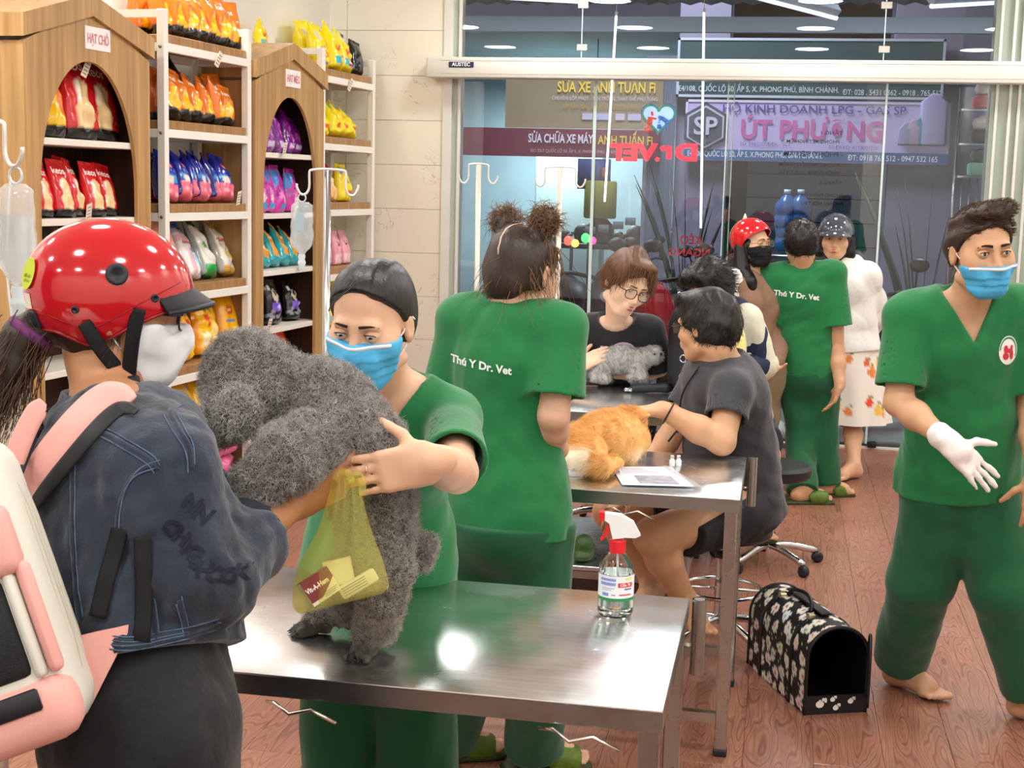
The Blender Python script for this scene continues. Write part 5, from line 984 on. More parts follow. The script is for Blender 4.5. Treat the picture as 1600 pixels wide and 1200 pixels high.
# spray bottles --------------------------------------------------------------------
M_pet = mat('bottle_plastic', '#f4fbfa', .03, trans=1, ior=1.12, spec=.7, coat=.5); M_redp = mat('red_plastic', '#e0202a', .3); M_whitep = mat('white_plastic', '#f3f3f1', .35); M_liq = mat('clear_liquid', '#f2fafa', .0, trans=1, ior=1.2); M_lab = mat('label_white', '#eceef4', .5)
def spray(c, ang, h, label, detail=True):
    c = np.asarray(c, float); k = h/.205; a = math.radians(ang); X = V3(math.cos(a), math.sin(a), 0); Y = V3(-math.sin(a), math.cos(a), 0); F = frame(c, X*k, Y*k, V3(0, 0, k))
    t = thing('spray_bottle', label, 'spray bottle', c, 'spray bottles')
    MB().lathe([(.026, .0), (.032, .002), (.035, .008), (.035, .03), (.0335, .038), (.0335, .085), (.035, .092), (.034, .10), (.018, .122), (.0145, .126), (.0145, .13)], n=32, M=F).out('bottle', M_pet, t, sharp=50)
    if detail: MB().lathe([(.024, .003), (.033, .009), (.033, .03), (.0318, .04), (.0318, .086)], n=32, M=F).out('liquid', M_liq, t, sharp=50)
    MB().tube(list(F(np.array([(.0, 0, .128), (.002, 0, .08), (.006, .0, .02)]))), .0022*k, 8).out('dip_tube', M_whitep, t)
    MB().lathe([(.0165, .127), (.0165, .150), (.014, .152)], n=24, M=F).out('collar', M_redp, t, sharp=40)
    Pm = lambda pts, y0, y1: MB().prism(pts, y0, y1, lambda v: F(np.stack([v[:, 0], v[:, 2], v[:, 1]], 1)))
    hd_ = Pm([(-.030, .193), (-.030, .205), (.005, .202), (.03, .188), (.044, .163), (.034, .158), (.014, .158), (-.010, .154), (-.014, .168), (-.018, .185)], -.011, .011).out('trigger_head', M_whitep, t, smooth=False)
    Pm([(-.038, .190), (-.038, .207), (-.027, .206), (-.027, .190)], -.0115, .0115).out('nozzle', M_redp, t, smooth=False); Pm([(-.020, .186), (-.012, .178), (-.021, .160), (-.032, .148), (-.034, .152), (-.026, .164)], -.006, .006).out('trigger', M_redp, t, smooth=False)
    if detail:
        lb = lambda nm, th0, th1, z0, z1, m, r=.0352, par=t: mk(nm, F(np.array([(r*math.sin(th), -r*math.cos(th), z) for z in (z0, z1) for th in np.linspace(th0, th1, 20)])), [(i, i+1, 21+i, 20+i) for i in range(19)], m, par)
        l_ = lb('label', -1.5, 1.5, .042, .086, M_lab); lb('green_band', -1.5, 1.5, .036, .042, mat('label_green', '#1f8a4c', .5), .0354, l_)
        for z0, z1, t0, t1, c_ in ((.076, .081, -1.0, -.05, '#8f94cf'), (.067, .073, -1.0, -.05, '#8c9ad2'), (.046, .052, -.85, -.45, '#7f93d6'), (.061, .0622, -.9, -.1, '#9a9aa8'), (.0575, .0585, -.9, -.3, '#9a9aa8'), (.064, .073, .08, 1.0, '#d8332e'), (.0585, .0615, .45, .95, '#6a6f9a'), (.0475, .0505, .15, .9, '#d25a54'), (.0475, .0498, -.28, -.05, '#8a8fb0'), (.078, .083, .5, .95, '#e3e08a')): lb('label_print', t0, t1, z0, z1, mat('pr'+c_, c_, .5), .0355, l_)
        v, f = text_mesh('Cồn 70', .0075, .03); v, f = subdiv(v, f, .004); th = .52+v[:, 0]/.0356
        mk('label_lettering', F(np.stack([.0358*np.sin(th), -.0358*np.cos(th), v[:, 1]+.0685], 1)), f, mat('white_print', '#f2f2f2'), l_, smooth=False)
    return t
spray(atz(961, 960, TZ), 8, .215, 'clear spray bottle with red trigger and printed label on the table nearest the camera')
spray(atz(893, 596, TZ), 175, .30, 'second clear spray bottle with red trigger, behind the seated girl\'s elbow', False)
# things on the cat's table ---------------------------------------------------------
M_paper = mat('paper', '#eef0f6', .6); q = [atz(955, 731, TZ), atz(1048, 731, TZ), atz(1085, 764, TZ), atz(972, 761, TZ)]
pc = sum(q)/4; t = thing('form_sheet', 'white printed form with a grey picture lying on the cat\'s table', 'paper', pc)
vs = [p_+V3(0, 0, .004+(.004 if i in (2, 3) else 0)) for i, p_ in enumerate(q)]; vs = vs+[v-V3(0, 0, .0015) for v in vs]; mk('sheet', vs, [(3, 2, 1, 0), (4, 5, 6, 7), (0, 1, 5, 4), (1, 2, 6, 5), (2, 3, 7, 6), (3, 0, 4, 7)], M_paper, t, smooth=False)
B_ = lambda u, v: (vs[0]*(1-u)+vs[1]*u)*(1-v)+(vs[3]*(1-u)+vs[2]*u)*v+V3(0, 0, .0006)
mk('printed_picture', [B_(.26, .5), B_(.82, .5), B_(.82, .93), B_(.26, .93)], [(3, 2, 1, 0)], mat('scan_grey', '#9a9ca6', .6, var=(30, .35)), t, smooth=False)
for k in range(4): mk('print_line', [B_(.12, .12+k*.09), B_(.5+.1*(k % 3), .12+k*.09), B_(.5+.1*(k % 3), .14+k*.09), B_(.12, .14+k*.09)], [(3, 2, 1, 0)], mat('ink_violet', '#a9a3c6', .6), t, smooth=False)
mk('clear_sleeve_edge', [B_(.86, -.05)+V3(0, 0, .001), B_(.95, -.05)+V3(0, 0, .001), B_(1.1, 1.02), B_(.99, 1.02)], [(3, 2, 1, 0)], mat('sleeve_clear', '#cfd3da', .2, alpha=.5), t, smooth=False)
a_, b_ = atz(864, 742, TZ), atz(914, 741, TZ); MB().rbox((a_[0], a_[1]-.012, TZ), (b_[0], a_[1]+.018, TZ+.012), .003).out('carton', mat('carton_white', '#e9e6f0', .5), None, sharp=30, label='flat white carton lying at the edge of the cat\'s table', cat='carton')
a_ = atz(953, 741, TZ); MB().tube([a_+V3(-.02, 0, .007), a_+V3(.03, .004, .007)], [.006, .006], 10).out('syringe_cap', mat('cap_blue', '#6f86d6', .4), None, label='small blue capped syringe beside the printed form', cat='syringe')
for i, px in enumerate((1050, 1060)):
    a_ = atz(px, 728, TZ); t = thing('glass_vial', ['small white capped vial beside the printed form, nearer the cat', 'small white capped vial beside the printed form, nearer the man\'s elbow'][i], 'vial', a_, 'small vials')
    MB().lathe([(.009, 0), (.0095, .002), (.0095, .018), (.006, .022), (.006, .026)], a_, 14).out('glass_body', mat('vial_white', '#eef2f4', .2), t); MB().lathe([(.0065, .026), (.0065, .034), (.004, .035)], a_, 12).out('vial_cap', mat('vial_cap', '#cfd6dc', .3, .6), t)
# clippers and spectacles heap on the kitten's table
a_ = atz(1022, 614, TZ); t = thing('hair_clipper', 'black hair clipper lying on the kitten\'s table by the backpack', 'clipper', a_); V = Vol(a_-.15, a_+.15, .005)
V.cap(a_+V3(-.09, -.03, .018), a_+V3(.05, .02, .024), .016, .021).cap(a_+V3(.05, .02, .024), a_+V3(.1, .04, .016), .018, .008); V.out('clipper_body', M_drk, t); MB().rbox(a_+V3(-.125, -.052, .008), a_+V3(-.09, -.015, .022), .003).out('blade_head', M_chrome, t); MB().tube(spline([a_+V3(.1, .04, .016), a_+V3(.14, .0, .01), a_+V3(.10, -.05, .008), a_+V3(.04, -.06, .008)], 5), .004, 6).out('power_cord', M_drk, t)
# floral pet carrier on the floor ----------------------------------------------------
A, B, Cc = atz(1257, 1117, 0), atz(1351, 1112, 0), atz(1160, 1032, 0)
cx = unit(B-A); cy = unit(Cc-A); cy = unit(cy-cx*(cy@cx)); cw = np.linalg.norm(B-A); cl = .50; chh = .285
M_carr = mat('carrier_cloth', '#121114', .6, vcol=True); M_piping = mat('carrier_black', '#121216', .5)
pc = thing('pet_carrier_bag', 'black soft pet carrier printed with pale paws, open on the floor by the table', 'pet carrier', (A+B)/2); F = frame((A+B)/2, cx, cy, (0, 0, 1))
def arch(w, h, n=28): r_ = w/2; return [(-r_, 0.0)]+[(-r_, z) for z in np.linspace(.02, h-r_*.95, 7)]+[(r_*math.sin(t)*1.0, h-r_*.95+r_*.95*math.cos(t)) for t in np.linspace(-math.pi/2, math.pi/2, n)][1:-1]+[(r_, z) for z in np.linspace(h-r_*.95, .02, 7)]+[(r_, 0)]
def loft(w, h, y0, y1, ny, sub=1):
    P = []; S = []
    for j in range(ny+1):
        y = y0+(y1-y0)*j/ny; q = math.sin(math.pi*j/ny)*.012; a = arch(w+q, h+q*.5)
        aa = np.array(a); d = np.concatenate([[0], np.cumsum(np.linalg.norm(np.diff(aa, axis=0), axis=1))]); tt = np.linspace(0, d[-1], 110); aa = np.stack([np.interp(tt, d, aa[:, 0]), np.interp(tt, d, aa[:, 1])], 1)
        P += [(x, y, z) for x, z in aa]; S += [(u, y) for u in tt]
    n = 110; return np.array(P), [(j*n+i, j*n+i+1, (j+1)*n+i+1, (j+1)*n+i) for j in range(ny) for i in range(n-1)], np.array(S)
P, f, S = loft(cw, chh, 0, cl, 80); r = np.random.RandomState(5); col = np.tile(np.array(lin('#131216')), (len(P), 1)); cand = []
tl = S[:, 0].max(); tries = 0
while len(cand) < 95 and tries < 4000:
    tries += 1; q = r.rand(2)*np.array([tl, cl])
    if all(np.hypot(*(q-c)) > .050 for c in cand): cand.append(q)
pal = [lin(c) for c in ('#efe9dc', '#e8ead8', '#dfe6e0', '#f0e2dc')]; ctr = [lin(c) for c in ('#c26a70', '#9ab87a', '#8fa6b0', '#e3d28a', '#d9a0b0')]
for i, q in enumerate(cand):
    a = r.rand()*6.28; du = S-q; u = du[:, 0]*math.cos(a)+du[:, 1]*math.sin(a); v = -du[:, 0]*math.sin(a)+du[:, 1]*math.cos(a)
    m_ = (u/.016)**2+(v/.014)**2 < 1
    for k in range(5): b = -.2+k*.85; m_ |= ((u-.019*math.cos(b))/.0075)**2+((v-.019*math.sin(b))/.0075)**2 < 1
    m_ |= ((u+.010)/.013)**2+(v/.013)**2 < 1
    col[m_] = pal[i % 4]; col[(u/.0085)**2+(v/.0065)**2 < 1] = ctr[i % 5]
for _ in range(260):
    q = r.rand(2)*np.array([tl, cl]); 
    if all(np.hypot(*(q-c)) > .032 for c in cand): col[np.hypot(*(S-q).T) < .0036] = pal[1]
mk('cloth_shell', F(P), f, M_carr, pc, cols=col); P2, f2, _ = loft(cw-.012, chh-.008, .0, cl-.006, 20); mk('lining', F(P2), [q[::-1] for q in f2], M_piping, pc)
ar = arch(cw, chh); n = len(ar)
mk('back_wall', F(np.array([(x, cl, z) for x, z in ar])), [tuple(range(n))], M_piping, pc, smooth=False); MB().box((-cw/2, 0, .0), (cw/2, cl, .008), F).out('base_board', M_piping, pc, smooth=False)
MB().tube(list(F(np.array([(x, 0, z) for x, z in ar]))), .0065, 8).out('front_piping', M_piping, pc); MB().tube(list(F(np.array([(x, cl, z) for x, z in ar]))), .0065, 8).out('back_piping', M_piping, pc)
MB().box((-cw/2, -.003, 0), (cw/2, .003, .062), F).out('front_sill', M_piping, pc, smooth=False)
ps = []; 
for i, (x, z, s_) in enumerate(((-.055, .034, 1), (-.012, .048, .6), (.0, .02, .7), (.05, .04, .7))):
    v, f = disc2(.014*s_, .012*s_, 14); pp = mk('paw_print', F(np.stack([v[:, 0]+x, 0*v[:, 0]-.0045, v[:, 1]+z], 1)), f, mat('paw_pale', '#efe4dc', .6), pc, smooth=False)
    for k in range(4): v, f = disc2(.005*s_, .006*s_, 8); b = -.9+k*.6; mk('paw_toe', F(np.stack([v[:, 0]+x+.02*s_*math.sin(b+.9), 0*v[:, 0]-.0045, v[:, 1]+z+.016*s_*math.cos(b)], 1)), f, mat('paw_pale'), pp, smooth=False)
fl = [(x*.95+.0, z) for x, z in arch(cw*.9, chh*.78)]; hinge = F(np.array([(cw/2, 0, .05)]))[0]; fa = math.radians(-62); FX = cx*math.cos(fa)+cy*math.sin(fa)*1.0
Ff = lambda v: hinge+np.asarray(v)[:, :1]*unit(-cx*.38-cy*.92)*.55+np.asarray(v)[:, 2:3]*V3(0, 0, 1)+np.asarray(v)[:, 1:2]*cx
mk('door_flap', Ff(np.array([((x+cw*.45), 0, z) for x, z in fl])), [tuple(range(len(fl)))], mat('mesh_black', '#0d0d10', .7, alpha=.8), pc, smooth=False); MB().tube(list(Ff(np.array([((x+cw*.45), 0, z) for x, z in fl]))), .005, 6).out('flap_piping', M_piping, pc)
for s, yy in ((-1, .12), (-1, .38), (1, .12), (1, .38)):
    a_ = arch(cw+.012, chh+.006); h = [p_ for p_ in a_ if p_[0]*s >= -.001 and abs(p_[0]) > .045]
    MB().tube(list(F(np.array([(x, yy, z) for x, z in h]))), .012, 6, flat=.18, nrm=tuple(np.cross(cy, (0, 0, 1)))).out('webbing_strap', M_piping, pc)
MB().tube(spline(list(F(np.array([(-.03, .16, chh+.004), (-.02, .18, chh+.03), (-.01, .25, chh+.04), (-.02, .33, chh+.03), (-.03, .35, chh+.004)]))), 6), .007, 8).out('carry_handle', M_piping, pc); MB().tube(list(F(np.array([(0, .1, chh+.012), (0, .4, chh+.012)]))), .02, 8, flat=.2, nrm=(0, 0, 1)).out('handle_wrap', M_piping, pc)
for yy in (.13, .37): MB().rbox((-.055, yy-.012, chh-.01), (-.03, yy+.012, chh+.008), .003, 1, F).out('buckle', mat('buckle_brass', '#cfc5a0', .3, .8), pc, sharp=30)
a_ = atz(905, 601, TZ); MB().rbox(a_+V3(-.10, -.05, .0), a_+V3(.09, .08, .007), .003).out('pink_pad', mat('pad_pink', '#e3b3b0', .7), None, sharp=30, label='thin pink pad lying under the kitten on the steel table', cat='pad')
# green slippers left on the lower shelf
M_slip = mat('slipper_olive', '#56701c', .45, var=(40, .3), bump=(90, .4, .004))
a_ = V3(*atz(914, 868, .15)); t = thing('slipper', 'green woven slipper left on the lower shelf of the kitten\'s table', 'slipper', a_); V = Vol(a_-.16, a_+.16, .006); V.cap(a_+V3(0, -.09, .02), a_+V3(0, .08, .02), .042, .035, ax=(0, 0, 1), f=.5); V.ell(a_+V3(0, -.06, .05), (.045, .05, .055)); V.ell(a_+V3(0, .0, .05), (.035, .06, .03), op='s'); V.out('slipper_body', mat('slipper_green', '#2f4f1c', .4, bump=(120, .5, .004)), t)
# scrap basket edge and blue crate peeping in at the picture edge
a_ = atz(1596, 718, 0); t = thing('floor_crate', 'white and blue box partly hidden behind the walking man', 'box', a_+V3(.06, .1, 0)); MB().rbox(a_+V3(-.02, 0, 0), a_+V3(.35, .3, .07), .01).out('blue_base', mat('crate_blue', '#2a2f8a', .5), t, sharp=30); MB().rbox(a_+V3(-.02, .0, .071), a_+V3(.35, .3, .32), .01).out('white_top', M_whitep, t, sharp=30)
# ------------------------------------------------------------------ people
def skin(name, c): 
    return mat('skin_'+name, c, .46, sss=.12, var=(28, .05), bump=(260, .08, .002))
M_scrub = mat('scrub_green', '#0a713a', .78, sheen=.25, var=(5, .06), bump=[(9, .35, .02), (420, .18, .001)])
M_scrubd = mat('scrub_green_trousers', '#065530', .8, sheen=.2, var=(5, .06), bump=[(8, .35, .02), (420, .18, .001)])
M_black = mat('cloth_black', '#101216', .8, sheen=.3, bump=[(9, .3, .02), (400, .15, .001)]); M_hairk = mat('hair_black', '#14110f', .38, bump=[(140, .5, .003)], stretch=(1, 1, .25)); M_strk = mat('hair_strand_black', '#17120f', .4)
M_hairb = mat('hair_brown', '#5a3a20', .4, bump=[(140, .5, .003)], var=(20, .3), stretch=(1, 1, .3)); M_strb = mat('hair_strand_brown', '#6b4524', .4)
M_hairm = mat('hair_dark_brown', '#2e1f15', .4, bump=[(140, .6, .003)], var=(18, .35), stretch=(1, 1, .3)); M_strm = mat('hair_strand_dark', '#4b3320', .4)
M_eyew = mat('eye_white', '#d9d4ce', .15, coat=.5); M_iris = mat('iris_dark', '#1c100b', .08, coat=.8); M_brow = mat('eyebrow', '#241913', .8); M_maskb = mat('mask_blue', '#4fb0e0', .75, bump=(300, .12, .001)); M_maskw = mat('mask_white', '#eef0f2', .75, bump=(300, .12, .001)); M_maskk = mat('mask_black', '#121316', .8, bump=(300, .15, .001)); M_loop = mat('ear_loop', '#f0f2f4', .7)
M_lip = mat('lips', '#a85248', .4); M_whitel = mat('white_lettering', '#e6efe8', .6)
def ortho(fwd, up=(0, 0, 1)):
    f = unit(fwd); u = np.asarray(up, float); r = unit(np.cross(f, u)); return r, f, np.cross(r, f)
def ik(a, c, l1, l2, hint):
    a, c = np.asarray(a, float), np.asarray(c, float); d = c-a; L_ = min(np.linalg.norm(d), (l1+l2)*.999); n = unit(d); x = (l1*l1-l2*l2+L_*L_)/(2*L_); h = math.sqrt(max(l1*l1-x*x, 0)); q = np.asarray(hint, float); q = unit(q-n*(q@n)); return a+n*x+q*h
class Head:
    def __init__(s, c, fwd, up=(0, 0, 1), sc=1.0): s.c = np.asarray(c, float); s.r, s.f, s.u = ortho(fwd, up); s.s = sc; s.R = [s.r, s.f, s.u]
    def P(s, x, y, z): return s.c+s.s*(x*s.r+y*s.f+z*s.u)
    def M(s, v): v = np.asarray(v, float)*s.s; return s.c+v[:, :1]*s.r+v[:, 1:2]*s.f+v[:, 2:3]*s.u
    def ell(s, V, c, r, k=.02, op='u'): V.ell(s.P(*c), np.array(r)*s.s, s.R, k*s.s, op)
    def cap(s, V, a, b, ra, rb, k=.02, op='u'): V.cap(s.P(*a), s.P(*b), ra*s.s, rb*s.s, k*s.s, op)
    def skull(s, V, e=0, fem=True):
        s.ell(V, (0, -.012, .032), (.074+e, .094+e, .084+e)); s.ell(V, (0, .03, -.035), (.062+e, .058+e, .078+e), .03)
        s.ell(V, (0, .056, -.092), (.026+e, .026+e, .024+e), .03)
        for x in (-1, 1): s.ell(V, (x*.046, .045, -.028), (.025+e, .03+e, .03+e), .025); s.cap(V, (x*.055, .0, -.07), (x*.022, .055, -.098), .02+e, .016+e, .02)
    def face(s, V, fem=True, ears=True, mouth=True):
        s.skull(V, 0, fem); s.cap(V, (-.036, .078, .018), (.036, .078, .018), .011, .011, .014)
        for x in (-1, 1): s.ell(V, (x*.031, .093, .0), (.019, .014, .011), .014, 's')
        s.cap(V, (0, .082, .012), (0, .103, -.032), .0075, .0105, .012)
        for x in (-1, 1): s.ell(V, (x*.012, .096, -.036), (.008, .009, .007), .008)
        if mouth:
            s.ell(V, (0, .086, -.062), (.026, .012, .014), .02); s.ell(V, (0, .094, -.0585), (.020, .008, .0055), .006); s.ell(V, (0, .092, -.070), (.017, .008, .0065), .006); s.cap(V, (-.022, .099, -.064), (.022, .099, -.064), .0018, .0018, .004, 's')
        if ears:
            for x in (-1, 1): s.ell(V, (x*.079, -.006, -.008), (.009, .017, .031), .008); s.ell(V, (x*.089, .0, -.004), (.008, .009, .018), .006, 's')
    def eyes(s, par, sk, gaze=(0, 0), lid=.0052, brow=True, browm=None, male=False):
        for x in (-1, 1):
            c = s.P(x*.031, .0765, .0); q = MB().ball(c, .0122*s.s, 16); e = q.out('eyeball', M_eyew, par)
            g = unit(s.f+s.r*gaze[0]+s.u*gaze[1]); r_, f_, u_ = ortho(g, s.u); MB().ball(c+g*.0078*s.s, (.0062*s.s, .0052*s.s, .0062*s.s), 14, np.stack([r_, f_, u_], 1)).out('iris', M_iris, e)
            n = 28; vs = []; fs = []; R_ = .0136
            for j, ang in enumerate((0, .25, .5, .75, 1)):
                for i in range(n):
                    t = 2*math.pi*i/n; ox = .0128*math.cos(t); oz = (lid if math.sin(t) > 0 else lid*.75)*math.sin(t)*(1-abs(math.cos(t))**3*.35)+.0004; ex = .020*math.cos(t); ez = .016*math.sin(t)
                    X, Z = ox+(ex-ox)*ang, oz+(ez-oz)*ang; rr = math.hypot(X, Z); Y = math.sqrt(max(R_*R_-rr*rr, 0)) if rr < R_ else -(rr-R_)*1.1; vs.append((x*.031+X, .0765+Y*(1 if ang else 1.02), Z))
            for j in range(4):
                for i in range(n): l = (i+1) % n; fs.append((j*n+i, j*n+l, (j+1)*n+l, (j+1)*n+i))
            mk('eyelid', s.M(np.array(vs)), fs, sk, par)
            lash = [(x*.031+.0133*math.cos(t), .0765+.0075+.005*math.sin(t), lid*math.sin(t)+.0004) for t in np.linspace(.15, 2.99, 10)]
            MB().tube(list(s.M(np.array(lash))), [.0004]+[.0010*s.s]*8+[.0004], 5).out('lash_line', M_brow, par)
            if brow:
                b = [(x*.012, .0935, .0205), (x*.024, .0945, .0228), (x*.036, .089, .0232), (x*.048, .078, .0175)]
                MB().tube(spline(list(s.M(np.array(b))), 4), list(np.interp(np.linspace(0, 1, 13), [0, .3, 1], [.0034, .0036, .0009])*s.s*(1.15 if male else .9)), 6, flat=.55, nrm=tuple(s.f)).out('eyebrow', browm or M_brow, par)
    def mask(s, par, m, h, band=True, loops=True, drop=0, beak=False):
        lo = s.P(0, .06, -.05)-.13*s.s; V = Vol(lo, lo+.26*s.s, h); e = .0045
        s.skull(V, e); s.cap(V, (0, .084, .0), (0, .106, -.034), .011, .015, .014); s.ell(V, (0, .088, -.055), (.038, .028 if beak else .02, .04), .03)
        if beak: s.cap(V, (0, .10, -.04), (0, .085, -.09), .02, .018, .03)
        s.ell(V, (0, .055, -.1), (.034, .036, .022), .03)
        top = -.012-drop; V.cut(s.P(0, 0, top), s.u); V.cut(s.P(0, .022, 0), -s.f+s.u*-.12); V.cut(s.P(0, 0, -.126), -s.u)
        I = np.nonzero(np.abs(V.d) < .012); X = [V.ax[i][I[i]]-s.c[i] for i in range(3)]; z = sum(a*b for a, b in zip(X, s.u))/s.s; x = sum(a*b for a, b in zip(X, s.r))/s.s
        if not beak:
            sw = ((z+.028+.10*np.abs(x)**1.0*.25) % .019)/.019; V.d[I] += ((sw-.5)*.0028*s.s*np.clip((top-.014-z)/.006, 0, 1)*np.clip((z+.108)/.01, 0, 1)).astype(np.float32)
        V.noise(.0016*s.s, 90, 4, mask=lambda a, b, c: 1)
        mo = V.out('face_mask', m, par)
        if band:
            b = [];  bv = ray_bvh(mo)
            for t in np.linspace(-1.05, 1.05, 26):
                d_ = s.r*math.sin(t)+s.f*math.cos(t); o = s.P(0, .03, top-.0045)+d_*.2; hit = bv.ray_cast(Vector(o), Vector(-d_))
                if hit[0] is not None: b.append(np.array(hit[0])+d_*.0005)
            if len(b) > 3: MB().tube(b, .0042*s.s, 6, flat=.3, nrm=tuple(s.f+s.r*.01)).out('nose_band', M_maskw, mo)
        if loops:
            for x in (-1, 1):
                MB().tube(spline([s.P(x*.066, .028, -.022), s.P(x*.074, .012, -.008), s.P(x*.080, -.006, .018), s.P(x*.086, -.02, .008)], 5), .0016*s.s, 6).out('ear_loop', M_loop, mo)
                MB().tube(spline([s.P(x*.058, .03, -.075), s.P(x*.068, .012, -.055), s.P(x*.078, -.008, -.03), s.P(x*.084, -.02, -.012)], 5), .0016*s.s, 6).out('ear_loop', M_loop, mo)
        return mo
    def glasses(s, par, m, w=.0235, hgt=.018):
        for x in (-1, 1):
            ring = [(x*.031+w*np.sign(math.cos(t))*abs(math.cos(t))**.7, .106-.006*abs(math.cos(t)), -.004+hgt*np.sign(math.sin(t))*abs(math.sin(t))**.7) for t in np.linspace(0, 2*math.pi, 29)[:-1]]
            MB().tube(list(s.M(np.array(ring))), .0018*s.s, 6, closed=True).out('rim', m, par); mk('lens', s.M(np.array([(a, b, c) for a, b, c in ring])), [tuple(range(28))], mat('lens_clear', '#eef2f4', .03, alpha=.12, spec=.9), par)
            MB().tube(list(s.M(np.array([(x*.0545, .102, .004), (x*.074, .085, .004), (x*.083, -.0, .006), (x*.084, -.015, -.002)]))), .0018*s.s, 6).out('temple_arm', m, par)
        MB().tube(list(s.M(np.array([(-.008, .106, .0), (0, .108, .003), (.008, .106, .0)]))), .0016*s.s, 6).out('bridge', m, par)
    def lips(s, par):
        for z, hh in ((-.0585, .0042), (-.0700, .0055)): MB().tube(list(s.M(np.array([(t*.021, .0995-.010*t*t-(.002 if z < -.065 else 0), z+.0015*(1-abs(t))*(1 if z > -.065 else -.6)) for t in np.linspace(-1, 1, 11)]))), list(hh*s.s*np.clip(1-np.abs(np.linspace(-1, 1, 11))**2, .12, 1)), 6).out('lip', M_lip, par)
def torso(V, J, e=0):
    R = unit(J['sR']-J['sL']); U = unit(J['nek']-J['pel']); Fd = np.cross(U, R); Fd = unit(Fd); B = [R, Fd, np.cross(R, Fd)]; w, d = J['w'], J['d']
    J['R'], J['F'], J['U'] = R, Fd, U; ch = J['pel']*.30+J['nek']*.70
    V.ell(ch, (w[0]+e, d[0]+e, .17+e), B, .05); V.ell(J['pel']*.68+J['nek']*.32, (w[1]+e, d[1]+e, .17+e), B, .05); V.ell(J['pel'], (w[2]+e, d[2]+e, .13+e), B, .05)
    V.cap(J['sL'], J['sR'], .043+e, .043+e, .06); n = J['nek']
    for q in ('sL', 'sR'): V.cap(n-U*.03, J[q]*.7+n*.3-U*.0, .036+e, .032+e, .05)
    if J.get('bust'): 
        for x in (-1, 1): V.ell(ch+Fd*(d[0]*.62)+R*x*.068-U*.01, (.06+e, .05+e, .062+e), B, .04)
def hand(V, w, fd, pn, side, s=1.0, curl=(.25, .25, .3, .35), th=(.35, .2), spread=.0, k=.006):
    """wrist, finger direction, palm normal; side +1 right hand, -1 left; curl per finger in radians per joint"""
    fd = unit(fd); pn = np.asarray(pn, float); pn = unit(pn-fd*(pn@fd)); td = np.cross(fd, pn)*side; w = np.asarray(w, float); B = [td, fd, pn]
    V.box(w+fd*.048*s, (.037*s, .047*s, .012*s), B, .011*s, .012); V.cap(w-fd*.02*s, w+fd*.025*s, .023*s, .026*s, .02, ax=pn, f=.7)
    V.ell(w+fd*.03*s+td*.024*s+pn*.008*s, (.015*s, .03*s, .013*s), B, .012)
    for i, (o, l, r, b) in enumerate(((.0275, .072, .0082, .085), (.0095, .080, .0084, .090), (-.0085, .074, .0080, .087), (-.0265, .058, .0070, .078))):
        p = w+td*o*s+fd*b*s; a = curl[i]*.9; d0 = unit(fd+td*(o*spread*20)); L_ = (.46*l, .30*l, .24*l); rr = (r, r*.93, r*.86, r*.72); an = 0
        q0 = p-fd*.02*s
        V.cap(q0, p, r*s*1.05, r*s, k)
        for j in range(3):
            an += a*(1 if j else .8); d_ = d0*math.cos(an)+pn*math.sin(an); q = p+d_*L_[j]*s; V.cap(p, q, rr[j]*s, rr[j+1]*s, k if j == 0 else .003); p = q
    p = w+fd*.022*s+td*.03*s; d_ = unit(fd*.62+td*.75+pn*th[0]); q = p+d_*.036*s; V.cap(p-td*.012*s, q, .0125*s, .0105*s, .008); d_ = unit(d_+fd*.35+pn*th[1]); q2 = q+d_*.031*s; V.cap(q, q2, .0100*s, .0092*s, .004); d_ = unit(d_+pn*th[1]*.8); V.cap(q2, q2+d_*.024*s, .0092*s, .0072*s, .003)
def foot(V, a, d, s=1.0, toes=True):
    """ankle joint, toe direction (horizontal); sole 0.075*s below the ankle"""
    d = unit(d); a = np.asarray(a, float); z = V3(0, 0, 1); r = np.cross(d, z); b = a-z*.075*s
    V.cap(a, b+z*.035*s-d*.02*s, .036*s, .034*s, .03); V.cap(b+z*.034*s-d*.025*s, b+z*.028*s+d*.10*s, .034*s, .028*s, .03, ax=r, f=1.15); V.cap(a+d*.02*s-z*.01*s, b+z*.03*s+d*.12*s, .03*s, .024*s, .03); V.cap(b+z*.020*s+d*.11*s-r*.022*s, b+z*.020*s+d*.12*s+r*.025*s, .020*s, .02*s, .02)
    if toes:
        for i, (x, l, rr) in enumerate(((-.030, .052, .0125), (-.011, .050, .0095), (.005, .044, .009), (.02, .036, .0085), (.033, .026, .008))): V.cap(b+d*.125*s+r*x*s+z*.014*s, b+d*(.125+l)*s+r*(x*1.05)*s+z*.011*s, rr*s*1.05, rr*s, .006)
def arm(V, S, E, Wr, r=(.044, .040, .036, .025), k=.03): m = E*.62+Wr*.38; V.cap(S, E, r[0], r[1]*.92, k); V.cap(E, m, r[1]*.92, r[2], .02); V.cap(m, Wr, r[2], r[3], .02, )
def leg(V, H, K, A, r=(.082, .056, .053, .036), k=.04): m = K*.65+A*.35; V.cap(H, K, r[0], r[1], k); V.cap(K, m, r[1], r[2], .02); V.cap(m, A, r[2], r[3], .02)
def bnd(pts, m): p = np.array(pts); return p.min(0)-m, p.max(0)+m
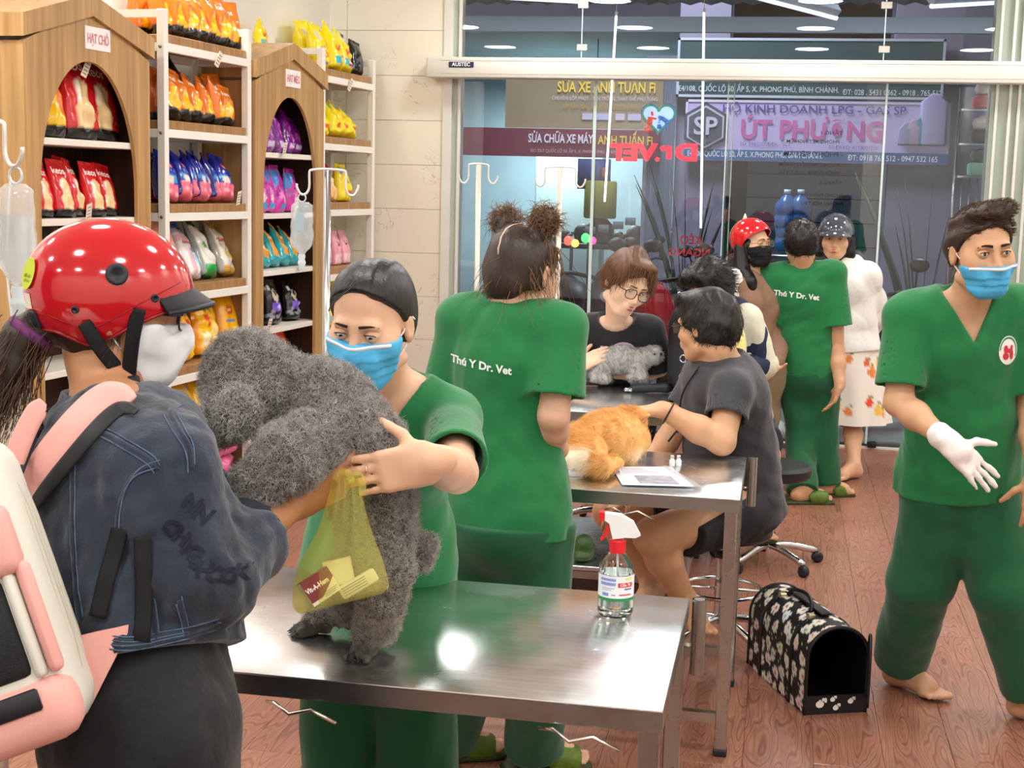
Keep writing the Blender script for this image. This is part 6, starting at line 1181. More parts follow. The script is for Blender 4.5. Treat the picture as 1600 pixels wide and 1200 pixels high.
def hair_vol(H, h, e=.012, front=.055, low=-.02, extra=None, cutn=(0, 1, .0), seed=1, amp=.004, frq=90, scale=(1, 1, .4)):
    lo = H.P(0, -.02, .01)-.22*H.s; V = Vol(lo, lo+.44*H.s, h); H.ell(V, (0, -.014, .034), (.076+e, .098+e, .086+e)); H.ell(V, (0, -.035, -.01), (.07+e, .07+e, .08+e), .03)
    n = unit(H.r*cutn[0]+H.f*cutn[1]+H.u*cutn[2]); V.cut(H.P(0, front, .05), n); V.cut(H.P(0, -.02, low), -H.u+H.f*.35)
    if extra: extra(V)
    V.noise(amp, frq, seed, scale=scale); return V
def sleeve(V, S, E, t, r0, r1, k=.03, wall=.009, over=.0):
    """open cloth tube from shoulder S towards elbow E, ending at fraction t"""
    S, E = np.asarray(S, float), np.asarray(E, float); q = S+(E-S)*t; n = unit(E-S); e = q+n*.06; m = max(r0, r1)+.08
    B = V._box(np.minimum(S, e)-m, np.maximum(S, e)+m)
    if B is None: return
    sl, X, Y, Z = B; L_ = np.linalg.norm(q-S)
    ax = (X-S[0])*n[0]+(Y-S[1])*n[1]+(Z-S[2])*n[2]; tt = np.clip(ax, 0, None); qx, qy, qz = X-(S[0]+n[0]*tt), Y-(S[1]+n[1]*tt), Z-(S[2]+n[2]*tt)
    rad = np.sqrt(qx*qx+qy*qy+qz*qz); r = r0+(r1-r0)*np.clip(tt/L_, 0, 1.2); d = np.maximum(rad-r, ax-L_)
    d = np.maximum(d, -np.maximum(rad-(r-wall), (L_*.35)-ax)); V._mix(sl, d.astype(np.float32), k, 'u')
def scrub_top(V, J, sleeves, hem, vneck=.0, e=.014, seed=1, h=None, amp=.005, nk=.058):
    torso(V, J, e); hp = J['pel']-J['U']*.09
    V.cap(J['pel']+J['U']*.05, hp, J['w'][2]*.95+e, J['w'][2]*1.0+e+.026, .05, ax=J['F'], f=(J['d'][2]+e)/(J['w'][2]+e))
    V.noise(amp, 22, seed, 6, ridge=True, scale=(1, 1, .7)); V.noise(amp*.4, 70, seed+9, 5)
    for S, E, t, r0, r1 in sleeves: sleeve(V, S, E, t, r0, r1)
    X, Y, Z = V.grid(); n = J['nek']; x, f, u = ((X-n[0])*q[0]+(Y-n[1])*q[1]+(Z-n[2])*q[2] for q in (J['R'], J['F'], J['U']))
    if vneck: V.d = np.maximum(V.d, -np.maximum((np.abs(x)-(u+vneck)*(nk+.006)/(vneck+.01))*.85, .02-f)).astype(np.float32)
    rr = np.sqrt(x*x+(f+.004)**2)-nk-np.clip(u, 0, .1)*.5
    V.d = np.maximum(V.d, -np.maximum(rr, -.022-u-f*.35 if not vneck else -.012-u)).astype(np.float32)
    V.cut(hem, -J['U'])
def trousers(V, J, legs, e=.012, seed=3, amp=.006, cuffs=True, top=.06, wide=None):
    B = [J['R'], J['F'], np.cross(J['R'], J['F'])]; V.ell(J['pel'], (J['w'][2]+e, J['d'][2]+e, .14+e), B, .05); V.ell(J['pel']-J['U']*.05-J['F']*.03, (J['w'][2]*.95+e, J['d'][2]+e, .11+e), B, .05)
    for H, K, A, r in legs: V.cap(H, K, r[0]+e, r[1]+e, .05); V.cap(K, A, r[1]+e, r[2]+e, .03)
    V.noise(amp, 20, seed, 6, scale=(1.3, 1.3, .35), ridge=True); V.noise(amp*.4, 60, seed+5, 5, scale=(1, 1, .6))
    V.cut(J['pel']+J['U']*(.13+top), J['U'])
    for H, K, A, r in legs: V.cut(A, A-K, where=(A+(A-K)*.12, .17))
def person(label, base, group=None): return thing('person', label, 'person', base, group)
CFH = unit(V3(CF[0], CF[1], 0)); CRH = unit(V3(CR[0], CR[1], 0)); UP = V3(0, 0, 1)
def J_(pel, nek, R, sh, w=(.145, .125, .155), d=(.10, .092, .108), bust=False, drop=.042):
    R = unit(R); U = unit(np.asarray(nek)-np.asarray(pel)); R = unit(R-U*(R@U)); return dict(pel=np.asarray(pel, float), nek=np.asarray(nek, float), sL=nek-R*sh-U*drop, sR=nek+R*sh-U*drop, w=w, d=d, bust=bust, R=R, U=U, F=unit(np.cross(U, R)))
def back_text(surf, o, x, y, size, fit, nm='back_lettering', txt='Thú Y Dr. Vet', m=None):
    v, f = text_mesh(txt, size, .035); v = v*np.array([fit/(v[:, 0].max()-v[:, 0].min())]*2+[1]); d = np.cross(unit(x), unit(y)); return decal(nm, v, f, o, x, y, -d, surf, m or M_whitel, surf, .003, .02)
def slipper(a, d, s, nm, label, grp, m=None):
    d = unit(d); r = np.cross(d, UP); b = a-UP*(.075*s); V = Vol(b-.22, b+.22, .006); B = [r, d, UP]
    V.box(b+d*.035*s-UP*.004, (.047*s, .135*s, .013), B, .012, .01); V.cap(b+d*.13*s-UP*.006, b+d*.12*s-UP*.006, .046*s, .046*s, .02, ax=UP, f=.3)
    W_ = Vol(b-.22, b+.22, .005); W_.cap(b+d*.055*s+UP*.025, b+d*.11*s+UP*.014, .056*s, .053*s, .02, ax=UP, f=.85); W_.cap(b+d*-.06*s+UP*.02, b+d*.2*s+UP*.008, .046*s, .038*s, .01, 's', ax=UP, f=.85); W_.cut(b-UP*.002, -UP); W_.cut(b+d*.155*s, d); W_.cut(b+d*.015*s, -d)
    t = thing('slipper', label, 'slipper', b, grp); V.cut(b-UP*.017, -UP); V.out('sole', mat('slipper_sole', '#2f3a14', .6), t); W_.out('strap', m or M_slip, t)
def badge(surf, o, x, y, rx, ry, par):
    d = -np.cross(unit(x), unit(y)); b = None
    for k, (m, s, of) in enumerate(((mat('badge_white', '#f1ece6', .6), 1, .002), (mat('badge_green', '#1c8a52', .6), 0, .003), (mat('badge_red', '#c22a34', .6), 0, .004))):
        if k == 0: v, f = disc2(rx, ry); b = decal('chest_badge', v, f, o, x, y, d, surf, m, surf, of)
        elif k == 1:
            v, f = [], []; n = 22
            for i in range(n+1): t = -.6+i/n*3.6; v += [(rx*.92*math.cos(t), ry*.92*math.sin(t), 0), (rx*.8*math.cos(t), ry*.8*math.sin(t), 0)]
            decal('badge_arc', np.array(v), [(2*i, 2*i+1, 2*i+3, 2*i+2) for i in range(n)], o, x, y, d, surf, m, b, of)
        else:
            v = []; f = []
            for (cx, cy, a, c) in ((-.25, .1, .22, .3), (-.3, -.35, .3, .25), (.05, .0, .25, .14), (.3, -.25, .2, .4), (.35, .2, .14, .16)):
                q, g = disc2(a*rx, c*ry, 12); f += [tuple(i+len(v) for i in h) for h in g]; v += list(q+np.array([cx*rx, cy*ry, 0]))
            decal('badge_figure', np.array(v), f, o, x, y, d, surf, m, b, of)
    return b
# --- masked vet holding the poodle (faces the camera)
def masked_vet():
    SK = skin('vet', '#e0b292'); J = J_(D(596, 860, 3.2), D(612, 603, 2.99), -CRH*.9+CFH*.35, .142, (.135, .115, .15), (.098, .092, .105), True)
    t = person('vet in green scrubs and blue face mask leaning over the table to hold the poodle', V3(*D(596, 860, 3.2)[:2], 0))
    H = Head(D(580, 503, 2.84), -CFH*.93-CRH*.27-UP*.24, UP+CRH*.05, 1.0); E = D(714, 738, 2.68); Wr = D(676, 722, 2.345); ER = D(505, 745, 2.92); WR = D(560, 770, 2.72)
    hips = [D(546, 925, 3.22), D(640, 925, 3.18)]; kn = [D(528, 1060, 3.2), D(650, 1060, 3.16)]; an = [V3(kn[0][0]-.0, kn[0][1]+.02, .08), V3(kn[1][0], kn[1][1]+.02, .08)]
    V = Vol(*bnd([H.P(0, 0, .16), J['sL'], J['sR'], E, Wr, ER, J['pel'], Wr-CRH*.22], .16), .0048); torso(V, J, 0); H.face(V); V.cap(J['nek']-J['U']*.04, H.P(0, -.03, -.07), .046, .045, .03); V.cap(J['nek']-J['U']*.02, H.P(0, -.02, -.05), .044, .045, .02)
    arm(V, J['sL'], E, Wr); arm(V, J['sR'], ER, WR); hand(V, Wr, -CRH*.95-UP*.22, CFH*1.0+CRH*.1, -1, .98, (.12, .13, .16, .2), (.5, .2), .12); hand(V, WR, -CFH*.8+UP*.1+CRH*.1, UP, 1, .95)
    V.out('body', SK, t); H.eyes(t, SK, (-.15, -.30), .0044)
    mo = H.mask(t, M_maskb, .0034, drop=.002)
    hv = hair_vol(H, .0042, .008, .042, -.045, None, (0, .79, -.61), 3, .002, 120, (1, .3, .3)); H.ell(hv, (0, -.10, .02), (.035, .035, .035)); hv.path([H.P(0, -.11, .02), H.P(.02, -.13, -.04), H.P(.045, -.10, -.12)], [.026, .022, .012]); hm = hv.out('hair', M_hairk, t)
    r = np.random.RandomState(1); ro = np.array([H.P(.07, -.03, -.01)+r.randn(3)*.012 for _ in range(40)]); strands('loose_hair', ro, np.array([unit(-UP+H.r*.2*r.randn()+H.f*.2*r.randn()) for _ in ro]), .05+.09*r.rand(40), .0007, M_strk, t, 6, .006, .8)
    MB().tube(spline(list(H.M(np.array([(.005, .07, .098), (.03, .088, .075), (.05, .082, .055), (.06, .07, .04)]))), 5), .0012, 5).out('hair_wisp', M_hairk, t)
    V = Vol(*bnd([J['sL'], J['sR'], J['pel'], E, ER, J['nek']], .2), .006); scrub_top(V, J, [(J['sL'], E, .80, .056, .064), (J['sR'], ER, .8, .056, .062)], J['pel']-J['U']*.115, .125, .014, 2); sh = V.out('scrub_top', M_scrub, t)
    nb = J['nek']-J['U']*.15+J['F']*(J['d'][0]+.04)
    badge(sh, J['nek']+J['F']*.14-J['R']*.075-J['U']*.155, -J['R'], J['U'], .036, .045, t)
    V = Vol(*bnd([J['pel'], *hips, *an], .2), .008); trousers(V, J, [(h, k, a, (.083, .07, .075)) for h, k, a in zip(hips, kn, an)], .012, 4, top=-.21); V.out('trousers', M_scrubd, t)
    MB().tube([Wr+unit(-CRH*.95-UP*.22)*.112+UP*.010+UP*.009*math.cos(a)+CFH*.009*math.sin(a) for a in np.linspace(0, 6.28, 17)[:-1]], .0016, 6, closed=True).out('ring', mat('ring_silver', '#e8e8e8', .1, 1), t)
    # feet in slippers stay under the table edge
    Vf = Vol(*bnd(an, .2), .006)
masked_vet()
# --- vet with two hair buns, seen from behind
def bun_vet():
    SK = skin('bun', '#dcae90'); F_ = unit(CRH*.45+CFH*.9); R_ = np.cross(F_, UP); J = J_(D(790, 795, 3.78), D(800, 480, 3.72), R_, .152, (.145, .125, .15), (.10, .095, .11))
    t = person('vet in green scrubs with two messy hair buns, seen from behind between the tables', V3(*D(790, 795, 3.78)[:2], 0))
    H = Head(D(818, 428, 3.72), CRH*.62+CFH*.78-UP*.30, UP-CRH*.06, 1.0); E = D(866, 650, 3.64); Wr = D(868, 705, 3.76); EL = D(690, 660, 3.86); WL = D(735, 715, 4.02)
    hips = [D(748, 835, 3.83), D(836, 835, 3.76)]; an = [atz(703, 1142, .085), atz(836, 1160, .085)]; kn = [D(742, 975, 3.84), D(838, 975, 3.78)]
    V = Vol(*bnd([H.P(0, 0, .14), J['sL'], J['sR'], E, Wr, EL, WL, J['pel'], *an], .19), .0055); torso(V, J, 0); H.face(V); V.cap(J['nek']-J['U']*.04, H.P(0, -.03, -.07), .050, .047, .03)
    arm(V, J['sR'], E, Wr); arm(V, J['sL'], EL, WL); hand(V, Wr, -CRH*.8-UP*.35+CFH*.4, CFH-UP*.3, 1, .9, (.45, .45, .45, .5)); hand(V, WL, CRH*.9+CFH*.3, -UP+CFH*.3, -1, .95)
    for h, k, a in zip(hips, kn, an): leg(V, h, k, a, (.07, .05, .045, .032)); foot(V, a, CRH*.9+CFH*.25-UP*0, .92)
    V.out('body', SK, t)
    def ex(v): 
        for x, d in ((-1, 0), (1, 0)): H.ell(v, (x*.062, -.03, .135), (.036, .036, .034), .02); H.cap(v, (x*.045, -.03, .10), (x*.06, -.03, .13), .03, .03)
        H.ell(v, (0, -.06, -.045), (.05, .03, .045), .03)
    hv = hair_vol(H, .0048, .010, .058, -.05, ex, (0, .85, -.5), 5, .004, 80, (1, .5, .5)); hm = hv.out('hair', M_hairm, t)
    b = ray_bvh(hm); ln = []
    for q in np.linspace(0, 1, 14):
        a = -.2+q*1.9; o = H.P(0, -.014-.2*math.sin(a), .034+.2*math.cos(a)); h = b.ray_cast(Vector(o), Vector(H.P(0, -.014, .034)-o))
        if h[0] is not None and q > .15: ln.append(np.array(h[0])+unit(o-H.P(0, -.014, .034))*.0005+H.r*.0015*math.sin(q*40))
    MB().tube(ln, .0028, 6, flat=.4).out('parting', mat('scalp', '#cdb09a', .6), t)
    r = np.random.RandomState(4); ro = []; di = []; le = []
    for x in (-1, 1):
        for _ in range(420):
            d = unit(r.randn(3)); ro.append(H.P(x*.062, -.03, .135)+d*.034); tg = unit(np.cross(d, r.randn(3))); di.append(unit(d*.22+tg)); le.append(.02+.045*r.rand()**1.5)
    for _ in range(160): d = unit(np.array([r.randn(), -abs(r.randn())*.6, r.randn()*.6])); ro.append(H.P(*(d*np.array([.084, .1, .09])))); di.append(unit(-UP*.9+.5*(H.r*d[0]-H.f*.5)+r.randn(3)*.3)); le.append(.04+.08*r.rand())
    for _ in range(120): x = r.choice([-1, 1]); ro.append(H.P(x*.075, -.0+.02*r.randn(), .08)); di.append(unit(-UP+.35*r.randn(3))); le.append(.06+.14*r.rand())
    strands('loose_hair', np.array(ro), np.array(di), np.array(le), .0011, mat('hair_strand_gold', '#6e4d2a', .4), t, 6, .008, .7, .2)
    V = Vol(*bnd([J['sL'], J['sR'], J['pel'], E, EL, J['nek']], .2), .006); scrub_top(V, J, [(J['sR'], E, .78, .058, .076), (J['sL'], EL, .78, .058, .072)], J['pel']-J['U']*.06, 0, .016, 8, nk=.054); sh = V.out('scrub_top', M_scrub, t)
    o = D(752, 567, 3.72); back_text(sh, o, D(800, 575, 3.72)-D(704, 561, 3.72), J['U'], .06, .165)
    V = Vol(*bnd([J['pel'], *hips, *an], .2), .008); trousers(V, J, [(h, k, a-UP*.015, (.086, .078, .068)) for h, k, a in zip(hips, kn, an)], .012, 6, top=-.155); V.out('trousers', M_scrubd, t)
    slipper(an[0], CRH*.9+CFH*.25, .95, 'l', 'olive green slipper worn by the bun haired vet, beside the far table leg', 'olive green slippers'); slipper(an[1], CRH*.9+CFH*.25, .95, 'r', 'olive green slipper worn by the bun haired vet, under the table\'s wire hook', 'olive green slippers')
bun_vet()
# --- vet walking towards the camera
def walking_vet():
    SK = skin('walk', '#cf9f7a'); J = J_(D(1498, 735, 4.38), D(1508, 466, 4.18), -CRH, .172, (.158, .14, .155), (.105, .10, .11)); s = 1.04
    t = person('young vet in green scrubs with lowered blue mask walking across the floor, one hand gloved', V3(*D(1498, 735, 4.45)[:2], 0))
    H = Head(D(1533, 391, 4.08), -CFH+CRH*.14-UP*.06, UP-CRH*.09, 1.05); E = D(1404, 628, 4.18); Wr = D(1486, 694, 4.0); EL = D(1612, 640, 4.25); WL = D(1620, 745, 4.1)
    hips = [D(1466, 775, 4.40), D(1540, 775, 4.38)]; an = [atz(1408, 1036, .085), atz(1606, 1085, .085)]; kn = [D(1442, 905, 4.50), D(1570, 920, 4.38)]
    V = Vol(*bnd([H.P(0, 0, .14), J['sL'], J['sR'], E, Wr, EL, WL, J['pel'], *an, Wr+CRH*.2], .16), .0055); torso(V, J, 0); H.face(V, False); V.cap(J['nek']-J['U']*.04, H.P(0, -.03, -.07), .056, .052, .03); V.cap(J['nek']-J['U']*.03+J['F']*.02, H.P(0, -.0, -.08), .048, .046, .02)
    arm(V, J['sR'], E, Wr-unit(Wr-E)*.03, (.05, .044, .041, .024)); arm(V, J['sL'], EL, WL, (.05, .044, .04, .028)); hf = CRH*.72-UP*.70-CFH*.1; hp = CFH*.9-UP*.2-CRH*.3; hand(V, WL, -UP, CFH, -1, 1)
    for h, k, a in zip(hips, kn, an): leg(V, h, k, a, (.075, .055, .05, .035))
    foot(V, an[0], CRH*.55-CFH*.8, 1.02); foot(V, an[1], CRH*.75-CFH*.65, 1.02)
    V.out('body', SK, t); H.eyes(t, SK, (.0, .02), .0054, True, None, True)
    H.mask(t, M_maskb, .0042, drop=.022)
    G = Vol(*bnd([Wr, Wr+unit(hf)*.2], .09), .0042); hand(G, Wr, hf, hp, 1, 1.05, (.05, .08, .1, .1), (-.1, 0), .25); G.cap(Wr-unit(Wr-E)*.05, Wr+unit(hf)*.03, .0365, .034, .012); G.noise(.0015, 120, 3); G.out('rubber_glove', mat('glove_white', '#efe6e2', .5, sss=.05), t); MB().tube([Wr-unit(Wr-E)*.048+ (np.cross(unit(Wr-E), CFH)*math.cos(a)+np.cross(np.cross(unit(Wr-E), CFH), unit(Wr-E))*math.sin(a))*.036 for a in np.linspace(0, 6.28, 21)[:-1]], .0032, 6, closed=True).out('glove_cuff_bead', mat('glove_white'), t)
    def ex(v): H.ell(v, (.0, .052, .108), (.062, .04, .022), .02); H.ell(v, (-.03, .03, .115), (.05, .045, .02), .02)
    hv = hair_vol(H, .005, .007, .056, -.03, ex, (0, .72, -.70), 9, .003, 100, (1, .5, 1)); hm = hv.out('hair', M_hairm, t)
    v, q = hv.mesh(); P, N_ = scatter(v, q, 1500, 2, lambda c, n: (((c-H.c)@H.u) > .04*H.s)*1.0); strands('hair_strands', P, np.array([unit(n*.3-H.r*.5+H.f*.35+H.u*.15) for n in N_]), np.full(len(P), .015), .001, M_strm, t, 3, .002, .5)
    V = Vol(*bnd([J['sL'], J['sR'], J['pel'], E, EL, J['nek']], .2), .006); scrub_top(V, J, [(J['sR'], E, .82, .062, .074), (J['sL'], EL, .8, .062, .072)], J['pel']-J['U']*.055, .105, .018, 12, amp=.006); sh = V.out('scrub_top', M_scrub, t)
    badge(sh, J['nek']+J['F']*.14-J['R']*.10-J['U']*.135, -J['R'], J['U'], .03, .042, t)
    V = Vol(*bnd([J['pel'], *hips, *an], .2), .008); trousers(V, J, [(hips[0], kn[0], an[0]+UP*.02, (.095, .085, .078)), (hips[1], kn[1], an[1]+UP*.03, (.095, .088, .08))], .012, 7, top=-.15, amp=.005); V.out('trousers', M_scrubd, t)
walking_vet()
# --- customer in the red helmet and denim jacket (holds the poodle's forelegs)
M_denim = mat('denim', '#222c3b', .85, sheen=.3, var=(12, .55, 9), bump=[(13, .5, .02), (350, .35, .002)]); M_denimd = mat('denim_dark', '#121a28', .85, var=(20, .3), bump=(300, .3, .002)); M_stitch = mat('seam_thread', '#2f3f55', .8); M_seam = mat('seam_edge', '#4c5f78', .85, var=(60, .5))
def helmet(H, par, col, rr=(.098, .122, .112), rim=lambda a: 0, tilt=0, m=None, name='helmet', z0=.03, low=-.02):
    m = m or mat('helmet'+col, col, .12, coat=1.0, spec=.6); nu, nv = 64, 26; vs = []; fs = []
    for sh in (1.0, .955):
        for j in range(nv+1):
            for i in range(nu):
                a = 2*math.pi*i/nu; zr = (rim(a)-z0)/rr[2]; pm = math.acos(max(min(zr, .999), -.999)); ph = pm*j/nv; ph = max(ph, .001)
                vs.append((rr[0]*sh*math.sin(ph)*math.sin(a), -.012+rr[1]*sh*math.sin(ph)*math.cos(a), z0+rr[2]*sh*math.cos(ph)))
    K = (nv+1)*nu
    for q in range(2):
        for j in range(nv):
            for i in range(nu):
                l = (i+1) % nu; f = (q*K+j*nu+i, q*K+(j+1)*nu+i, q*K+(j+1)*nu+l, q*K+j*nu+l); fs.append(f if q == 0 else f[::-1])
    for i in range(nu): l = (i+1) % nu; fs.append((nv*nu+i, K+nv*nu+i, K+nv*nu+l, nv*nu+l))
    return mk(name, H.M(np.array(vs)), fs, m, par)
def on_helmet(H, rr, a, z, z0=.03, e=0): ph = math.acos((z-z0)/rr[2]); return V3((rr[0]+e)*math.sin(ph)*math.sin(a), -.012+(rr[1]+e)*math.sin(ph)*math.cos(a), z)
def spot(H, rr, a, z, r, h, n=18, e=0):
    p = on_helmet(H, rr, a, z); nn = unit(V3(p[0]/rr[0]**2, (p[1]+.012)/rr[1]**2, (p[2]-.03)/rr[2]**2)); x, _, y = ortho(nn); return lambda v: H.M(p+np.asarray(v)[:, :1]*x+np.asarray(v)[:, 1:2]*y+np.asarray(v)[:, 2:3]*nn)
def customer():
    SK = skin('cust', '#bd8660'); F_ = unit(CRH*.80+CFH*.6); R_ = np.cross(F_, UP); J = J_(D(222, 1085, 2.17), D(172, 612, 2.27), R_, .150, (.15, .135, .155), (.115, .105, .115), True); J['sR'] = D(246, 722, 2.13); J['sL'] = D(176, 672, 2.40); J['nek'] = D(172, 628, 2.27)
    t = person('customer in glossy red helmet and dark denim jacket reaching out to the poodle', V3(*D(215, 1085, 2.17)[:2], 0))
    H = Head(D(180, 482, 2.30), CRH*.94+CFH*.26-UP*.10, UP+CRH*.0, 1.0); E = D(308, 905, 2.10); Wr = D(452, 790, 2.34); EL = D(262, 812, 2.50); WL = D(402, 752, 2.66)
    V = Vol(*bnd([H.P(0, 0, .14), J['sL'], J['sR'], E, Wr+CRH*.2, EL, WL, J['pel']], .16), .005); torso(V, J, 0); H.face(V); V.cap(J['nek']-J['U']*.05, H.P(0, -.03, -.07), .050, .047, .03)
    arm(V, J['sR'], E, Wr, (.05, .042, .038, .027)); arm(V, J['sL'], EL, WL, (.05, .042, .036, .026)); hand(V, Wr, CRH*.83+UP*.40+CFH*.25, CFH*.75+UP*.55-CRH*.2, 1, 1.02, (.35, .38, .42, .45), (.1, .1), .05); hand(V, WL, CRH*.8+UP*.45, -CFH+UP*.2, -1, .98, (.3, .3, .35, .4))
    hips = [J['pel']-J['U']*.07-J['R']*.07, J['pel']-J['U']*.07+J['R']*.07]; kn = [h-UP*.36+J['F']*.03 for h in hips]; an = [V3(k[0], k[1], .09) for k in kn]
    V.out('body', SK, t); H.eyes(t, SK, (.0, -.1), .0046)
    H.mask(t, M_maskw, .0035, band=False, drop=.002, beak=True); g = MB(); gl = bpy.data.objects.new('spectacles', None); COL.objects.link(gl); gl.parent = t; WORLD[gl.name] = WORLD[t.name]; H.glasses(gl, mat('frame_black', '#141416', .3))
    rr = (.100, .134, .115); rim = lambda a: .022*math.cos(a)+.034*max(math.cos(a), 0)**2-.030*math.exp(-((abs((a+math.pi) % (2*math.pi)-math.pi)-1.75)/.45)**2)-.022
    h = helmet(H, t, '#c0101c', rr, rim)
    MB().tube([H.M(on_helmet(H, rr, a, rim(a)+.001)[None])[0] for a in np.linspace(0, 2*math.pi, 65)[:-1]], .0028, 6, closed=True).out('rim_edging', mat('helmet_edge', '#8d0a14', .3), h)
    MB().tube([H.M((on_helmet(H, rr, a, rim(a)+.032+.006*math.sin(a*2), e=.0003))[None])[0] for a in np.linspace(.6, 2*math.pi-.6, 60)], .0007, 5).out('moulded_groove', mat('helmet_edge'), h)
    for a, z, r_, nm in ((1.50, .062, .0175, 'air_vent'), (1.02, .030, .0065, 'rivet'), (1.95, .0, .0062, 'rivet')):
        F = spot(H, rr, a, z, r_, 0); MB().lathe([(r_, -.004), (r_, .001), (r_*.9, .003), (r_*.55, .003), (r_*.5, .0012), (0, .0012)], n=20, M=F).out(nm, M_drk, h)
    F = spot(H, rr, 2.75, .045, 0, 0); v, f = disc2(.019, .026, 26); st = mk('sticker', F(v+np.array([0, 0, .0012])), f, mat('sticker_lime', '#c3cf1e', .4), h, smooth=False)
    for tx, y, s_ in (('ưu đãi', -.004, .008), ('mũ đội', -.012, .006)): v, f = text_mesh(tx, s_, .02); mk('sticker_lettering', F(v*np.array([1, 1, 1])+np.array([0, y, .0018])), f, mat('sticker_olive', '#6f7d16', .5), st, smooth=False)
    F = spot(H, rr, 2.75, .002, 0, 0); MB().box((-.008, -.012, .0), (.008, .012, .0016), F).out('white_sticker', M_tag, h, smooth=False); F = spot(H, rr, 2.72, -.024, 0, 0); MB().rbox((-.010, -.016, -.002), (.010, .014, .005), .004, 2, F).out('rear_clip', M_drk, h)
    vz = []; 
    for i in range(13):
        u = -1+2*i/12
        for k in range(4): q = k/3; a = u*.95; p = on_helmet(H, rr, a, .034+.014*(1-u*u)); vz.append(p+V3(0,   .034*q*(1-.55*u*u), -.020*q-.004*u*u))
    b = [(i*4+k, i*4+k+1, i*4+k+5, i*4+k+4) for i in range(12) for k in range(3)]; n = len(vz); allv = np.array(vz+[p-V3(0, .0, .006) for p in vz]); mk('visor', H.M(allv), b+[tuple(x+n for x in q[::-1]) for q in b]+[(i*4+3, n+i*4+3, n+i*4+7, i*4+7) for i in range(12)]+[(k, k+n, k+1+n, k+1) for k in range(3)]+[(48+k, 49+k, 49+k+n, 48+k+n) for k in range(3)], M_piping, h)
    MB().tube(list(H.M(np.array([vz[i*4+3]-V3(0, 0, .003) for i in range(13)]))), .0045, 6).out('visor_edging', M_drk, h)
    # chin straps
    st = thing; M_st = mat('strap_black', '#0f0f11', .8, bump=(300, .3, .002)); bk = H.P(.05, .035, -.115)
    for x in (1, -1):
        MB().tube(spline([H.P(x*.092, .035, .012), H.P(x*.086, .03, -.04), H.P(x*.060, .03, -.105)], 5), .0115, 8, flat=.16, nrm=tuple(H.f*.15+H.r*x)).out('chin_strap', M_st, h)
        MB().tube(spline([H.P(x*.092, -.045, -.018), H.P(x*.086, -.015, -.06), H.P(x*.060, .026, -.105)], 5), .0115, 8, flat=.16, nrm=tuple(H.f*.2+H.r*x)).out('chin_strap', M_st, h)
    MB().tube(spline([H.P(.060, .03, -.100), H.P(.045, .04, -.135), H.P(0, .05, -.145), H.P(-.05, .035, -.12)], 5), .0115, 8, flat=.2, nrm=tuple(H.f*.8-H.u*.6)).out('chin_strap', M_st, h); MB().rbox(H.P(.062, .03, -.115)-.016, H.P(.062, .03, -.115)+.016, .006).out('strap_buckle', M_drk, h, sharp=40); MB().tube([H.P(.058, .034, -.12), H.P(.05, .04, -.185)], .012, 8, flat=.3, nrm=tuple(H.r)).out('strap_end', M_st, h)
    # hair: low ponytail in a violet band
    hv = Vol(H.P(0, -.05, -.05)-.24, H.P(0, -.05, -.05)+.24, .0045); H.ell(hv, (0, -.022, .0), (.080, .094, .09)); hv.cut(H.P(0, .045, 0), H.f*.9-H.u*.25); hv.cut(H.P(0, -.03, -.062), -H.u+H.f*.6); hv.cut(H.P(0, 0, .05), H.u)
    tail = [H.P(0, -.105, -.035), H.P(.0, -.135, -.06), H.P(.0, -.150, -.11), H.P(.0, -.175, -.17), H.P(0, -.195, -.225)]; hv.path(tail, [.030, .033, .034, .026, .007], .02); hv.noise(.0022, 130, 4, scale=(1, 1, .25)); hv.out('hair', M_hairm, t)
    r = np.random.RandomState(8); pts = np.array([H.P(0, -.13, -.06)+r.randn(3)*.016 for _ in range(420)]); di = np.array([unit(tail[4]-tail[1]+r.randn(3)*.035) for _ in pts]); strands('ponytail_strands', pts, di, .12+.09*r.rand(420), .0009, M_strm, t, 5, .006, .6)
    pts = np.array([H.P(.074, -.0+.015*r.rand(), -.0-.02*r.rand()) for _ in range(30)]); strands('loose_hair', pts, np.array([unit(-H.u-H.f*.2+H.f*.15*r.randn()+H.r*.15*r.randn()) for _ in pts]), .04+.04*r.rand(30), .0007, M_strm, t, 5, .006, .6)
    MB().tube([tail[1]+(np.cross(unit(tail[2]-tail[0]), H.r)*math.cos(a)+H.r*math.sin(a))*.031+unit(tail[1]-tail[0])*-.012 for a in np.linspace(0, 6.28, 21)[:-1]], .010, 8, closed=True, flat=1).out('hair_band', mat('band_violet', '#6b2f66', .7), t)
    # denim jacket
    V = Vol(*bnd([J['sL'], J['sR'], J['pel'], E, EL, J['nek'], Wr, WL], .17), .0055); JJ = dict(J); JJ['nek'] = J['nek']-J['U']*.035; torso(V, JJ, .022); V.cap(J['pel']+J['U']*.08, J['pel']+J['U']*.03, .165, .165, .05, ax=J['F'], f=.80)
    for S, E_, W_, t_ in ((J['sR'], E, Wr, .52), (J['sL'], EL, WL, .5)):
        V.cap(S, E_, .068, .062, .04); q = E_+(W_-E_)*t_; V.cap(E_, q, .062, .056, .03)
        V.cut(q, W_-E_, where=(q+(W_-E_)*.25, .115)); V.cap(q-(W_-E_)*.15, q+(W_-E_)*.3, .044, .046, .003, 's')
    V.noise(.008, 24, 21, 6, ridge=True); V.noise(.004, 55, 22, 6, ridge=True); V.noise(.002, 130, 23, 5)
    mE = lambda X, Y, Z: np.exp(-((X-E[0])**2+(Y-E[1])**2+(Z-E[2])**2)/.012); V.noise(.007, 85, 31, 5, ridge=True, mask=mE)
